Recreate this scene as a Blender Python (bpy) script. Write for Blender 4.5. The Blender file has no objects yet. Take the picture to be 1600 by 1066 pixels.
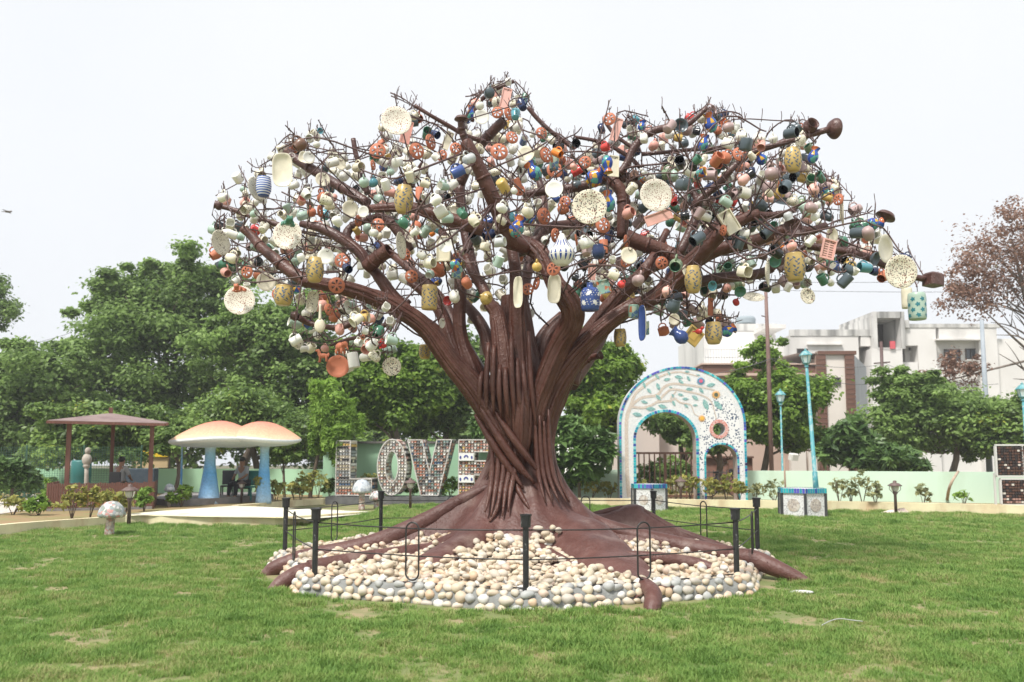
import bpy, math, random
import numpy as np
from mathutils import Vector, Matrix, Quaternion, noise as mnoise

R = math.radians
SC = bpy.context.scene
COL = SC.collection

# ------------------------------------------------------------------ camera
F = 1300.0                      # focal length in photo pixels (photo 1600 wide)
CAMZ = 1.65
PITCH = math.atan(120.0 / F)
PP = 593.0                      # row of the principal point
cam = bpy.data.cameras.new('camera')
camo = bpy.data.objects.new('camera', cam)
COL.objects.link(camo)
camo.location = (0, 0, CAMZ)
camo.rotation_euler = (R(90) + PITCH, 0, 0)
cam.sensor_width = 36.0
cam.lens = 36.0 * F / 1600.0
cam.shift_y = (PP - 533.0) / 1600.0
cam.clip_start = 0.1
cam.clip_end = 900
cam.dof.use_dof = True
cam.dof.focus_distance = 11.8
cam.dof.aperture_fstop = 1.6
SC.camera = camo

# ------------------------------------------------------------------ sky and sun
SUN_EL, SUN_AZ = R(58), R(215)      # azimuth clockwise from +Y: behind the camera, to its left
world = bpy.data.worlds.new('World')
SC.world = world
world.use_nodes = True
nt = world.node_tree
nt.nodes.clear()
wo = nt.nodes.new('ShaderNodeOutputWorld')
bg = nt.nodes.new('ShaderNodeBackground')
sky = nt.nodes.new('ShaderNodeTexSky')
sky.sky_type = 'NISHITA'
sky.sun_disc = False
sky.sun_elevation = SUN_EL
sky.sun_rotation = SUN_AZ
sky.dust_density = 6.0
sky.air_density = 1.5
hs = nt.nodes.new('ShaderNodeMixRGB')      # bright even cloud deck over a little of the blue sky
hs.blend_type = 'MIX'
hs.inputs[0].default_value = 0.94
tc = nt.nodes.new('ShaderNodeTexCoord')
nz = nt.nodes.new('ShaderNodeTexNoise')
nz.inputs['Scale'].default_value = 1.8
nz.inputs['Detail'].default_value = 4
cr = nt.nodes.new('ShaderNodeValToRGB')
cr.color_ramp.elements[0].position = 0.3
cr.color_ramp.elements[0].color = (7.3, 7.55, 7.95, 1)
cr.color_ramp.elements[1].position = 0.7
cr.color_ramp.elements[1].color = (7.9, 8.05, 8.25, 1)
nt.links.new(tc.outputs['Generated'], nz.inputs['Vector'])
nt.links.new(nz.outputs['Fac'], cr.inputs['Fac'])
nt.links.new(sky.outputs[0], hs.inputs[1])
nt.links.new(cr.outputs[0], hs.inputs[2])
nt.links.new(hs.outputs[0], bg.inputs['Color'])
bg.inputs['Strength'].default_value = 0.10
nt.links.new(bg.outputs[0], wo.inputs[0])

sun = bpy.data.lights.new('sun', 'SUN')
sun.energy = 3.6
sun.angle = R(10)
sun.color = (1.0, 0.96, 0.9)
suno = bpy.data.objects.new('sun', sun)
COL.objects.link(suno)
sd = Vector((math.sin(SUN_AZ) * math.cos(SUN_EL), math.cos(SUN_AZ) * math.cos(SUN_EL), math.sin(SUN_EL)))
suno.rotation_euler = sd.to_track_quat('Z', 'Y').to_euler()
suno.location = (-6, -10, 20)

SC.view_settings.view_transform = 'Standard'
SC.view_settings.look = 'None'
SC.view_settings.exposure = 0.38
SC.view_settings.gamma = 1.0
SC.view_settings.use_curve_mapping = False
SC.render.engine = 'CYCLES'
SC.cycles.max_bounces = 6
SC.cycles.diffuse_bounces = 3
SC.cycles.glossy_bounces = 2
SC.cycles.transmission_bounces = 3
SC.cycles.transparent_max_bounces = 6

# ------------------------------------------------------------------ surveying: where a point of the place stands
def W(px, py, Y):
    """world point seen at photo pixel px,py at distance Y in front of the camera"""
    x = (px - 800.0) / F
    u = (PP - py) / F
    fw = math.cos(PITCH) - u * math.sin(PITCH)
    up = math.sin(PITCH) + u * math.cos(PITCH)
    return Vector((Y * x / fw, Y, CAMZ + Y * up / fw))

def G(px, py, z=0.0):
    """point at height z"""
    u = (PP - py) / F
    fw = math.cos(PITCH) - u * math.sin(PITCH)
    up = math.sin(PITCH) + u * math.cos(PITCH)
    Y = (z - CAMZ) * fw / up
    return Vector((Y * ((px - 800.0) / F) / fw, Y, z))

def S(n, py, Y):
    u = (PP - py) / F
    return n / F * Y / (math.cos(PITCH) - u * math.sin(PITCH))

def PXY(p):
    """photo pixel of a world point"""
    d = p.y * math.cos(PITCH) + (p.z - CAMZ) * math.sin(PITCH)
    u = (-p.y * math.sin(PITCH) + (p.z - CAMZ) * math.cos(PITCH)) / d
    return 800 + F * p.x / d, PP - F * u

# ------------------------------------------------------------------ materials
MATS = {}
def mat(name, c, c2=None, rough=0.7, scale=6.0, bump=0.0, bscale=30.0, metal=0.0, spec=0.5, detail=5.0, lo=0.35, hi=0.65,
        coat=0.0, trans=0.0, emit=None, stretch=None, coords='Object'):
    if name in MATS:
        return MATS[name]
    m = bpy.data.materials.new(name)
    m.use_nodes = True
    n = m.node_tree
    b = n.nodes['Principled BSDF']
    b.inputs['Base Color'].default_value = (*c, 1)
    b.inputs['Roughness'].default_value = rough
    b.inputs['Metallic'].default_value = metal
    b.inputs['Specular IOR Level'].default_value = spec
    if coat:
        b.inputs['Coat Weight'].default_value = coat
        b.inputs['Coat Roughness'].default_value = 0.08
    vec = None
    if c2 is not None or bump:
        t = n.nodes.new('ShaderNodeTexCoord')
        vec = t.outputs[coords]
        if stretch:
            mp = n.nodes.new('ShaderNodeMapping')
            mp.inputs['Scale'].default_value = stretch
            n.links.new(vec, mp.inputs[0])
            vec = mp.outputs[0]
    if c2 is not None:
        z = n.nodes.new('ShaderNodeTexNoise')
        z.inputs['Scale'].default_value = scale
        z.inputs['Detail'].default_value = detail
        n.links.new(vec, z.inputs['Vector'])
        r = n.nodes.new('ShaderNodeValToRGB')
        r.color_ramp.elements[0].position = lo
        r.color_ramp.elements[0].color = (*c, 1)
        r.color_ramp.elements[1].position = hi
        r.color_ramp.elements[1].color = (*c2, 1)
        n.links.new(z.outputs['Fac'], r.inputs[0])
        n.links.new(r.outputs[0], b.inputs['Base Color'])
    if bump:
        z = n.nodes.new('ShaderNodeTexNoise')
        z.inputs['Scale'].default_value = bscale
        z.inputs['Detail'].default_value = 4
        n.links.new(vec, z.inputs['Vector'])
        bp = n.nodes.new('ShaderNodeBump')
        bp.inputs['Strength'].default_value = bump
        bp.inputs['Distance'].default_value = 0.02
        n.links.new(z.outputs['Fac'], bp.inputs['Height'])
        n.links.new(bp.outputs[0], b.inputs['Normal'])
    if trans:
        tr = n.nodes.new('ShaderNodeBsdfTranslucent')
        mx = n.nodes.new('ShaderNodeMixShader')
        mx.inputs[0].default_value = trans
        o = n.nodes['Material Output']
        n.links.new(b.outputs[0], mx.inputs[1])
        n.links.new(tr.outputs[0], mx.inputs[2])
        n.links.new(mx.outputs[0], o.inputs[0])
        if c2 is not None:
            n.links.new(r.outputs[0], tr.inputs[0])
        else:
            tr.inputs[0].default_value = (*c, 1)
    if emit:
        b.inputs['Emission Color'].default_value = (*emit[0], 1)
        b.inputs['Emission Strength'].default_value = emit[1]
    MATS[name] = m
    return m

def speck_mat(name, base, speck, scale=60.0, thr=0.17, rough=0.3, second=None):
    """glaze with small dark flecks (voronoi dots of uneven size)"""
    if name in MATS:
        return MATS[name]
    m = mat(name, base, rough=rough)
    n = m.node_tree
    b = n.nodes['Principled BSDF']
    t = n.nodes.new('ShaderNodeTexCoord')
    v = n.nodes.new('ShaderNodeTexVoronoi')
    v.inputs['Scale'].default_value = scale
    n.links.new(t.outputs['Object'], v.inputs['Vector'])
    z = n.nodes.new('ShaderNodeTexNoise')
    z.inputs['Scale'].default_value = scale * 0.4
    n.links.new(t.outputs['Object'], z.inputs['Vector'])
    mu = n.nodes.new('ShaderNodeMath'); mu.operation = 'MULTIPLY'
    n.links.new(z.outputs['Fac'], mu.inputs[0]); mu.inputs[1].default_value = thr * 2
    lt = n.nodes.new('ShaderNodeMath'); lt.operation = 'LESS_THAN'
    n.links.new(v.outputs['Distance'], lt.inputs[0]); n.links.new(mu.outputs[0], lt.inputs[1])
    mx = n.nodes.new('ShaderNodeMixRGB')
    mx.inputs[1].default_value = (*base, 1)
    mx.inputs[2].default_value = (*speck, 1)
    n.links.new(lt.outputs[0], mx.inputs[0])
    n.links.new(mx.outputs[0], b.inputs['Base Color'])
    if second:
        m2 = n.nodes.new('ShaderNodeMixRGB')
        m2.inputs[1].default_value = (*speck, 1); m2.inputs[2].default_value = (*second, 1)
        gt = n.nodes.new('ShaderNodeMath'); gt.operation = 'GREATER_THAN'; gt.inputs[1].default_value = 0.5
        sp = n.nodes.new('ShaderNodeSeparateColor')
        n.links.new(v.outputs['Color'], sp.inputs[0]); n.links.new(sp.outputs[0], gt.inputs[0])
        n.links.new(gt.outputs[0], m2.inputs[0]); n.links.new(m2.outputs[0], mx.inputs[2])
    return m

def cells_mat(name, cols, scale=20.0, rough=0.35, grout=(0.7, 0.68, 0.65), gw=0.04, stretch=(1, 1, 1)):
    """broken-tile mosaic: voronoi cells of a few colours with grout lines"""
    if name in MATS:
        return MATS[name]
    m = mat(name, cols[0], rough=rough)
    n = m.node_tree
    b = n.nodes['Principled BSDF']
    t = n.nodes.new('ShaderNodeTexCoord')
    mp = n.nodes.new('ShaderNodeMapping'); mp.inputs['Scale'].default_value = stretch
    n.links.new(t.outputs['Object'], mp.inputs[0])
    v = n.nodes.new('ShaderNodeTexVoronoi'); v.inputs['Scale'].default_value = scale
    n.links.new(mp.outputs[0], v.inputs['Vector'])
    e = n.nodes.new('ShaderNodeTexVoronoi'); e.feature = 'DISTANCE_TO_EDGE'; e.inputs['Scale'].default_value = scale
    n.links.new(mp.outputs[0], e.inputs['Vector'])
    sp = n.nodes.new('ShaderNodeSeparateColor')
    n.links.new(v.outputs['Color'], sp.inputs[0])
    r = n.nodes.new('ShaderNodeValToRGB'); r.color_ramp.interpolation = 'CONSTANT'
    k = len(cols)
    r.color_ramp.elements[0].color = (*cols[0], 1)
    r.color_ramp.elements[1].position = 1.0 / k; r.color_ramp.elements[1].color = (*cols[1 % k], 1)
    for i in range(2, k):
        el = r.color_ramp.elements.new(i / k); el.color = (*cols[i], 1)
    n.links.new(sp.outputs[0], r.inputs[0])
    lt = n.nodes.new('ShaderNodeMath'); lt.operation = 'LESS_THAN'; lt.inputs[1].default_value = gw
    n.links.new(e.outputs['Distance'], lt.inputs[0])
    mx = n.nodes.new('ShaderNodeMixRGB'); mx.inputs[2].default_value = (*grout, 1)
    n.links.new(lt.outputs[0], mx.inputs[0]); n.links.new(r.outputs[0], mx.inputs[1])
    n.links.new(mx.outputs[0], b.inputs['Base Color'])
    return m

def stain(m, amount=0.5, color=(0.25, 0.24, 0.22), scale=1.2, stretch=(1, 1, 0.15), lo=0.52, hi=0.72):
    """rain streaks and dirt over an existing material"""
    n = m.node_tree
    b = n.nodes['Principled BSDF']
    t = n.nodes.new('ShaderNodeTexCoord')
    mp = n.nodes.new('ShaderNodeMapping'); mp.inputs['Scale'].default_value = stretch
    n.links.new(t.outputs['Object'], mp.inputs[0])
    z = n.nodes.new('ShaderNodeTexNoise'); z.inputs['Scale'].default_value = scale; z.inputs['Detail'].default_value = 8
    n.links.new(mp.outputs[0], z.inputs['Vector'])
    r = n.nodes.new('ShaderNodeValToRGB')
    r.color_ramp.elements[0].position = lo; r.color_ramp.elements[0].color = (0, 0, 0, 1)
    r.color_ramp.elements[1].position = hi; r.color_ramp.elements[1].color = (amount,) * 3 + (1,)
    n.links.new(z.outputs['Fac'], r.inputs[0])
    mx = n.nodes.new('ShaderNodeMixRGB'); mx.inputs[2].default_value = (*color, 1)
    ins = b.inputs['Base Color']
    if ins.is_linked:
        n.links.new(ins.links[0].from_socket, mx.inputs[1])
    else:
        mx.inputs[1].default_value = ins.default_value
    n.links.new(r.outputs[0], mx.inputs[0])
    n.links.new(mx.outputs[0], ins)
    return m

def leaf_mat(name, dark, light, trans=0.35, rough=0.55, yellow=None):
    """leaf colour varies leaf by leaf through the 'tint' attribute, plus a slow drift through the crown"""
    if name in MATS:
        return MATS[name]
    m = mat(name, dark, rough=rough, spec=0.35)
    n = m.node_tree
    b = n.nodes['Principled BSDF']
    a = n.nodes.new('ShaderNodeAttribute'); a.attribute_name = 'tint'
    r = n.nodes.new('ShaderNodeValToRGB')
    r.color_ramp.elements[0].color = (*dark, 1)
    r.color_ramp.elements[1].position = 0.85; r.color_ramp.elements[1].color = (*light, 1)
    if yellow:
        el = r.color_ramp.elements.new(0.97); el.color = (*yellow, 1)
    n.links.new(a.outputs['Fac'], r.inputs[0])
    n.links.new(r.outputs[0], b.inputs['Base Color'])
    tr = n.nodes.new('ShaderNodeBsdfTranslucent')
    mx = n.nodes.new('ShaderNodeMixShader'); mx.inputs[0].default_value = trans
    o = n.nodes['Material Output']
    n.links.new(r.outputs[0], tr.inputs[0])
    n.links.new(b.outputs[0], mx.inputs[1]); n.links.new(tr.outputs[0], mx.inputs[2])
    n.links.new(mx.outputs[0], o.inputs[0])
    return m

# ------------------------------------------------------------------ mesh building
def catmull(pts, k=4):
    if len(pts) < 3:
        return [Vector(p) for p in pts]
    P = [Vector(p) for p in pts]
    P = [P[0] * 2 - P[1]] + P + [P[-1] * 2 - P[-2]]
    out = []
    for i in range(1, len(P) - 2):
        a, b, c, d = P[i - 1], P[i], P[i + 1], P[i + 2]
        for j in range(k):
            t = j / k
            out.append(0.5 * ((2 * b) + (c - a) * t + (2 * a - 5 * b + 4 * c - d) * t * t + (3 * b - a - 3 * c + d) * t ** 3))
    out.append(P[-2])
    return out

def lerp_list(vals, n):
    m = len(vals) - 1
    return [vals[min(int(i / (n - 1) * m), m - 1)] * (1 - ((i / (n - 1) * m) - min(int(i / (n - 1) * m), m - 1))) +
            vals[min(int(i / (n - 1) * m), m - 1) + 1] * ((i / (n - 1) * m) - min(int(i / (n - 1) * m), m - 1)) for i in range(n)]

class MB:
    def __init__(s):
        s.v, s.f, s.m, s.sm = [], [], [], []
        s.M = None
    def add(s, vs, fs, mi=0, smooth=True):
        o = len(s.v)
        if s.M is not None:
            vs = [s.M @ Vector(p) for p in vs]
        s.v.extend([tuple(p) for p in vs])
        for f in fs:
            s.f.append(tuple(i + o for i in f)); s.m.append(mi); s.sm.append(smooth)
        return s
    def box(s, c, d, mi=0, rz=0.0, bev=0.0):
        x, y, z = d[0] / 2, d[1] / 2, d[2] / 2
        cr_, sr = math.cos(rz), math.sin(rz)
        def T(p): return (c[0] + p[0] * cr_ - p[1] * sr, c[1] + p[0] * sr + p[1] * cr_, c[2] + p[2])
        if bev <= 0:
            vs = [T((a * x, b * y, e * z)) for e in (-1, 1) for b in (-1, 1) for a in (-1, 1)]
            return s.add(vs, [(0, 2, 3, 1), (4, 5, 7, 6), (0, 1, 5, 4), (2, 6, 7, 3), (0, 4, 6, 2), (1, 3, 7, 5)], mi, False)
        q = min(bev, x * .9, y * .9)
        ring = [(-x + q, -y), (x - q, -y), (x, -y + q), (x, y - q), (x - q, y), (-x + q, y), (-x, y - q), (-x, -y + q)]
        vs = [T((p[0], p[1], -z)) for p in ring] + [T((p[0], p[1], z - q)) for p in ring] + [T((p[0] * (1 - q / x), p[1] * (1 - q / y), z)) for p in ring]
        fs = [tuple(range(7, -1, -1)), tuple(range(16, 24))]
        for k in (0, 8):
            fs += [(k + i, k + (i + 1) % 8, k + 8 + (i + 1) % 8, k + 8 + i) for i in range(8)]
        return s.add(vs, fs, mi, False)
    def bar(s, a, b, w, h, mi=0):
        """rectangular bar from a to b"""
        a, b = Vector(a), Vector(b)
        d = (b - a).normalized()
        u = Vector((0, 0, 1)) if abs(d.z) < 0.9 else Vector((0, 1, 0))
        x = d.cross(u).normalized(); y = x.cross(d)
        vs = []
        for p in (a, b):
            for i, j in ((-1, -1), (1, -1), (1, 1), (-1, 1)):
                vs.append(p + x * (i * w / 2) + y * (j * h / 2))
        return s.add(vs, [(3, 2, 1, 0), (4, 5, 6, 7), (0, 1, 5, 4), (1, 2, 6, 5), (2, 3, 7, 6), (3, 0, 4, 7)], mi, False)
    def tube(s, path, rad, seg=8, mi=0, caps=True, k=1, flute=None, open_end=0.0):
        P = catmull(path, k) if k > 1 else [Vector(p) for p in path]
        n = len(P)
        rad = [rad] * n if isinstance(rad, (int, float)) else lerp_list(list(rad), n)
        vs, fs = [], []
        t0 = (P[1] - P[0]).normalized()
        u = t0.orthogonal().normalized()
        prev = t0
        for i, p in enumerate(P):
            t = (P[min(i + 1, n - 1)] - P[max(i - 1, 0)]).normalized()
            q = prev.rotation_difference(t)
            u = (q @ u); u = (u - t * u.dot(t)).normalized()
            w = t.cross(u); prev = t
            for j in range(seg):
                a = 2 * math.pi * j / seg
                r = rad[i]
                if flute: r *= flute(a, i / (n - 1))
                vs.append(p + (u * math.cos(a) + w * math.sin(a)) * r)
        for i in range(n - 1):
            for j in range(seg):
                k2 = (j + 1) % seg
                fs.append((i * seg + j, i * seg + k2, (i + 1) * seg + k2, (i + 1) * seg + j))
        s.add(vs, fs, mi, True)
        if caps:
            o = len(s.v) - n * seg
            s.f.append(tuple(o + j for j in range(seg - 1, -1, -1))); s.m.append(mi); s.sm.append(False)
            if open_end > 0:       # hollow pipe mouth: inner wall going back
                t = (P[-1] - P[-2]).normalized()
                a0 = o + (n - 1) * seg
                ring = [Vector(s.v[a0 + j]) for j in range(seg)]
                c = sum(ring, Vector()) / seg
                inn = [c + (r_ - c) * 0.8 for r_ in ring]
                bk = [q2 - t * open_end for q2 in inn]
                MM, s.M = s.M, None
                s.add(ring + inn + bk, [(j, (j + 1) % seg, seg + (j + 1) % seg, seg + j) for j in range(seg)] +
                      [(seg + j, seg + (j + 1) % seg, 2 * seg + (j + 1) % seg, 2 * seg + j) for j in range(seg)] +
                      [tuple(2 * seg + j for j in range(seg))], mi, False)
                s.M = MM
            else:
                s.f.append(tuple(o + (n - 1) * seg + j for j in range(seg))); s.m.append(mi); s.sm.append(False)
        return s
    def lathe(s, prof, seg=20, mi=0, sq=0.0, mis=None, sx=1.0, sy=1.0, smooth=True):
        """prof: (r, z) list; sq: squareness of the plan 0..1"""
        vs, fs, mm = [], [], []
        def rr(a):
            if sq <= 0: return 1.0
            c, d = abs(math.cos(a)), abs(math.sin(a))
            p = 2 + 6 * sq
            return (c ** p + d ** p) ** (-1 / p)
        idx = []
        for r, z in prof:
            if r < 1e-6:
                idx.append([len(vs)]); vs.append((0, 0, z))
            else:
                idx.append(list(range(len(vs), len(vs) + seg)))
                for j in range(seg):
                    a = 2 * math.pi * (j + 0.5) / seg
                    q = rr(a)
                    vs.append((r * q * math.cos(a) * sx, r * q * math.sin(a) * sy, z))
        for i in range(len(prof) - 1):
            A, B = idx[i], idx[i + 1]
            m_ = mis[i] if mis else mi
            for j in range(seg):
                k = (j + 1) % seg
                if len(A) == 1 and len(B) == 1: continue
                if len(A) == 1: fs.append((A[0], B[k], B[j]))
                elif len(B) == 1: fs.append((A[j], A[k], B[0]))
                else: fs.append((A[j], A[k], B[k], B[j]))
                mm.append(m_)
        o = len(s.f)
        s.add(vs, fs, mi, smooth)
        for i in range(len(fs)): s.m[o + i] = mm[i]
        return s
    def ell(s, c, r, mi=0, seg=12, rings=8, rot=None):
        vs, fs = [], []
        Q = rot.to_matrix() if rot is not None else Matrix.Identity(3)
        c = Vector(c)
        for i in range(rings + 1):
            t = math.pi * i / rings
            if i in (0, rings):
                vs.append(c + Q @ Vector((0, 0, r[2] * math.cos(t)))); continue
            for j in range(seg):
                a = 2 * math.pi * j / seg
                vs.append(c + Q @ Vector((r[0] * math.sin(t) * math.cos(a), r[1] * math.sin(t) * math.sin(a), r[2] * math.cos(t))))
        def I(i, j): return 0 if i == 0 else (len(vs) - 1 if i == rings else 1 + (i - 1) * seg + j % seg)
        for i in range(rings):
            for j in range(seg):
                if i == 0: fs.append((0, I(1, j), I(1, j + 1)))
                elif i == rings - 1: fs.append((I(i, j), len(vs) - 1, I(i, j + 1)))
                else: fs.append((I(i, j), I(i + 1, j), I(i + 1, j + 1), I(i, j + 1)))
        return s.add(vs, fs, mi, True)
    def prism(s, poly, z0, z1, mi=0, axis='z', smooth=False):
        """poly in plan (x,y) extruded in z; axis 'y': poly is (x,z) extruded from y=z0 to y=z1"""
        n = len(poly)
        if axis == 'z':
            vs = [(p[0], p[1], z0) for p in poly] + [(p[0], p[1], z1) for p in poly]
        else:
            vs = [(p[0], z0, p[1]) for p in poly] + [(p[0], z1, p[1]) for p in poly]
        fs = [tuple(range(n)), tuple(range(2 * n - 1, n - 1, -1))] + [(i, (i + 1) % n, n + (i + 1) % n, n + i) for i in range(n)]
        return s.add(vs, fs, mi, smooth)
    def ring2(s, outer, inner, y0, y1, mi=0, side=None, closed=True):
        """flat band between two outlines in (x,z) with the same number of points, thick from y0 to y1"""
        n = len(outer); side = mi if side is None else side
        vs = [(p[0], y0, p[1]) for p in outer] + [(p[0], y0, p[1]) for p in inner] + [(p[0], y1, p[1]) for p in outer] + [(p[0], y1, p[1]) for p in inner]
        rng = range(n) if closed else range(n - 1)
        fs, f2 = [], []
        for i in rng:
            k = (i + 1) % n
            fs += [(i, k, n + k, n + i), (2 * n + i, 3 * n + i, 3 * n + k, 2 * n + k)]
            f2 += [(i, 2 * n + i, 2 * n + k, k), (n + i, n + k, 3 * n + k, 3 * n + i)]
        s.add(vs, fs, mi, False)
        o = len(s.v) - len(vs)
        for f in f2:
            s.f.append(tuple(i + o for i in f)); s.m.append(side); s.sm.append(False)
        if not closed:
            for i in (0, n - 1):
                s.f.append((o + i, o + n + i, o + 3 * n + i, o + 2 * n + i)); s.m.append(side); s.sm.append(False)
        return s
    def mesh(s, name, mats):
        me = bpy.data.meshes.new(name)
        me.from_pydata(s.v, [], s.f)
        for m in (mats if isinstance(mats, (list, tuple)) else [mats]):
            me.materials.append(m)
        me.polygons.foreach_set('material_index', s.m)
        me.polygons.foreach_set('use_smooth', s.sm)
        me.update()
        return me
    def build(s, name, mats, parent=None, loc=None, rot=None):
        return put(name, s.mesh(name, mats), parent, loc, rot)

def put(name, me, parent=None, loc=None, rot=None, scale=None):
    o = bpy.data.objects.new(name, me)
    COL.objects.link(o)
    if parent is not None: o.parent = parent
    if loc is not None: o.location = loc
    if rot is not None: o.rotation_euler = rot
    if scale is not None: o.scale = scale
    return o

def tag(o, label=None, cat=None, group=None, kind=None):
    if label: o['label'] = label
    if cat: o['category'] = cat
    if group: o['group'] = group
    if kind: o['kind'] = kind
    return o

def thing(name, label, cat, loc=(0, 0, 0), rz=0.0, group=None):
    o = bpy.data.objects.new(name, None)
    COL.objects.link(o)
    o.location = loc
    o.rotation_euler = (0, 0, rz)
    o.empty_display_size = 0.2
    return tag(o, label, cat, group)

def quads_np(name, V, mats, tint=None, parent=None, nper=4):
    """many separate n-gons given as an (N, nper, 3) array"""
    n = len(V)
    me = bpy.data.meshes.new(name)
    me.vertices.add(n * nper)
    me.vertices.foreach_set('co', V.reshape(-1).astype(np.float32))
    me.loops.add(n * nper)
    me.loops.foreach_set('vertex_index', np.arange(n * nper, dtype=np.int32))
    me.polygons.add(n)
    me.polygons.foreach_set('loop_start', np.arange(0, n * nper, nper, dtype=np.int32))
    me.polygons.foreach_set('loop_total', np.full(n, nper, dtype=np.int32))
    for m in mats: me.materials.append(m)
    if tint is not None:
        a = me.attributes.new('tint', 'FLOAT', 'FACE')
        a.data.foreach_set('value', tint.astype(np.float32))
    me.update()
    me.validate()
    return put(name, me, parent)
# ================================================================== GROUND, PATHS, WALLS
rnd = random.Random(7)

def smoothnoise(x, y, z=0.0):
    return mnoise.noise(Vector((x, y, z)))

m_lawn = mat('lawn_soil', (0.17, 0.20, 0.07), (0.31, 0.25, 0.14), rough=0.95, scale=2.2, bump=1.0, bscale=26, lo=0.45, hi=0.62, detail=12)
m_far = mat('far_ground', (0.16, 0.13, 0.08), (0.08, 0.10, 0.04), rough=0.95, scale=0.3)
m_kerb = stain(mat('kerb_paint', (0.78, 0.71, 0.47), (0.66, 0.58, 0.38), rough=0.85, scale=1.5, bump=0.3, bscale=20), 0.55, (0.42, 0.24, 0.12), 2.2, (1, 1, 0.35), 0.5, 0.7)
m_path = mat('path_concrete', (0.74, 0.72, 0.60), (0.62, 0.60, 0.48), rough=0.85, scale=2.0, bump=0.2)
m_soil = mat('bed_soil', (0.30, 0.19, 0.10), (0.24, 0.22, 0.09), rough=0.95, scale=1.6, bump=0.6, bscale=12, detail=9)
m_gravel = mat('white_gravel', (0.72, 0.70, 0.66), (0.45, 0.38, 0.30), rough=0.9, scale=14, bump=0.8, bscale=40)
m_mint = stain(mat('mint_wall_paint', (0.56, 0.74, 0.60), (0.60, 0.77, 0.63), rough=0.8, scale=0.8), 0.5, (0.40, 0.50, 0.36), 1.0, (1, 1, 0.4))
m_green = stain(mat('green_wall_paint', (0.36, 0.60, 0.40), (0.42, 0.66, 0.45), rough=0.8, scale=0.6), 0.2, (0.2, 0.3, 0.2))

lawn = MB().add([(-40, -12, 0), (45, -12, 0), (45, 34, 0), (-40, 34, 0)], [(0, 1, 2, 3)], 0, False).build('lawn', m_lawn)
tag(lawn, kind='structure')
far = MB().add([(-130, -30, -0.006), (130, -30, -0.006), (130, 150, -0.006), (-130, 150, -0.006)], [(0, 1, 2, 3)], 0, False).build('ground', m_far)
tag(far, kind='structure')

def polywall(name, pts, h, w, m, hs=None, cap=0.0):
    """wall following ground points, height h (or per point), thickness w, backwards from the line"""
    mb = MB()
    n = len(pts)
    nor = []
    for i in range(n):
        d = (Vector(pts[min(i + 1, n - 1)]) - Vector(pts[max(i - 1, 0)])); d.z = 0; d.normalize()
        nor.append(Vector((-d.y, d.x, 0)))
    vs = []
    for i, p in enumerate(pts):
        p = Vector(p); p.z = 0
        hh = hs[i] if hs else h
        q = p + nor[i] * w
        vs += [p, p + Vector((0, 0, hh)), q + Vector((0, 0, hh)), q]
    fs = []
    for i in range(n - 1):
        a, b = 4 * i, 4 * i + 4
        fs += [(a, b, b + 1, a + 1), (a + 1, b + 1, b + 2, a + 2), (a + 2, b + 2, b + 3, a + 3)]
    fs += [(0, 1, 2, 3), (4 * n - 1, 4 * n - 2, 4 * n - 3, 4 * n - 4)]
    mb.add(vs, fs, 0, False)
    return mb.build(name, m)

KB = [G(372, 789.5, .2), G(443, 783.5, .2), G(512, 779, .2), G(640, 777.5, .2), G(800, 777.5, .22), G(930, 778.5, .25), G(1000, 779.5, .27),
      G(1167, 782, .28), G(1299, 783.5, .28), G(1450, 786.5, .28), G(1600, 790, .28), G(1800, 795, .28), G(2000, 801, .28)]
KBH = [.2, .2, .2, .2, .22, .25, .27, .28, .28, .28, .28, .28, .28]
KB2 = catmull(KB, 3)
KBH2 = lerp_list(KBH, len(KB2))
kb = polywall('garden_kerb', [tuple(p) for p in KB2], .28, .22, m_kerb, KBH2)
tag(kb, 'long low cream painted kerb wall curving along the far edge of the lawn', 'kerb')
KA = [G(-300, 884), G(-150, 857), G(0, 837), (G(80, 829.5)), G(150, 824), G(195, 820), G(250, 820), G(320, 821.5), G(400, 822.5), G(443, 822.5), G(480, 818.5), G(520, 811.5), G(560, 804.5), G(582, 801)]
KAH = [.22] * 10 + [.2, .14, .07, .01]
KA2 = catmull(KA, 3)
KAH2 = lerp_list(KAH, len(KA2))
ka = polywall('garden_kerb', [tuple(p) for p in KA2], .22, .18, m_kerb, KAH2)
tag(ka, 'low stained cream kerb at the lawn edge in front of the brown pavilion', 'kerb')

# raised beds behind the kerbs and the pale path between them
def sheet(name, pts, m):
    vs = [tuple(p) for p in pts]
    o = MB().add(vs, [tuple(range(len(vs)))], 0, False).build(name, m)
    return tag(o, kind='structure')

b = [Vector((p.x, p.y + .2, .16)) for p in KB2]
sheet('planting_bed', b + [Vector((30, 34, .16)), Vector((-9, 34, .16))], m_soil)
b = [Vector((p.x, p.y + .15, .17)) for p in KA2[:18]]
sheet('flower_bed', b + [Vector((-7.5, 24.2, .17)), Vector((-9, 34, .17)), Vector((-40, 34, .17)), Vector((-40, 12, .17))], m_soil)
pt = [G(196, 803.5, .205), G(250, 798.5, .205), G(362, 790.5, .205), G(400, 791.5, .2), G(443, 793.5, .17), G(500, 796, .1), G(577, 799.7, .02),
      G(560, 803.9, .03), G(520, 808, .10), G(480, 811, .17), G(443, 809.6, .215), G(400, 808.6, .215), G(320, 807.7, .215), G(250, 806, .215), G(200, 806, .215)]
sheet('path', pt[::-1], m_path)
# white gravel patch beside the pavilion
gp = [G(-60, 812, .18), G(20, 800, .18), G(82, 794, .18), G(82, 776, .18), G(50, 772, .18), G(-30, 785, .18)]
sheet('gravel_path', gp[::-1], m_gravel)

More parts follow.
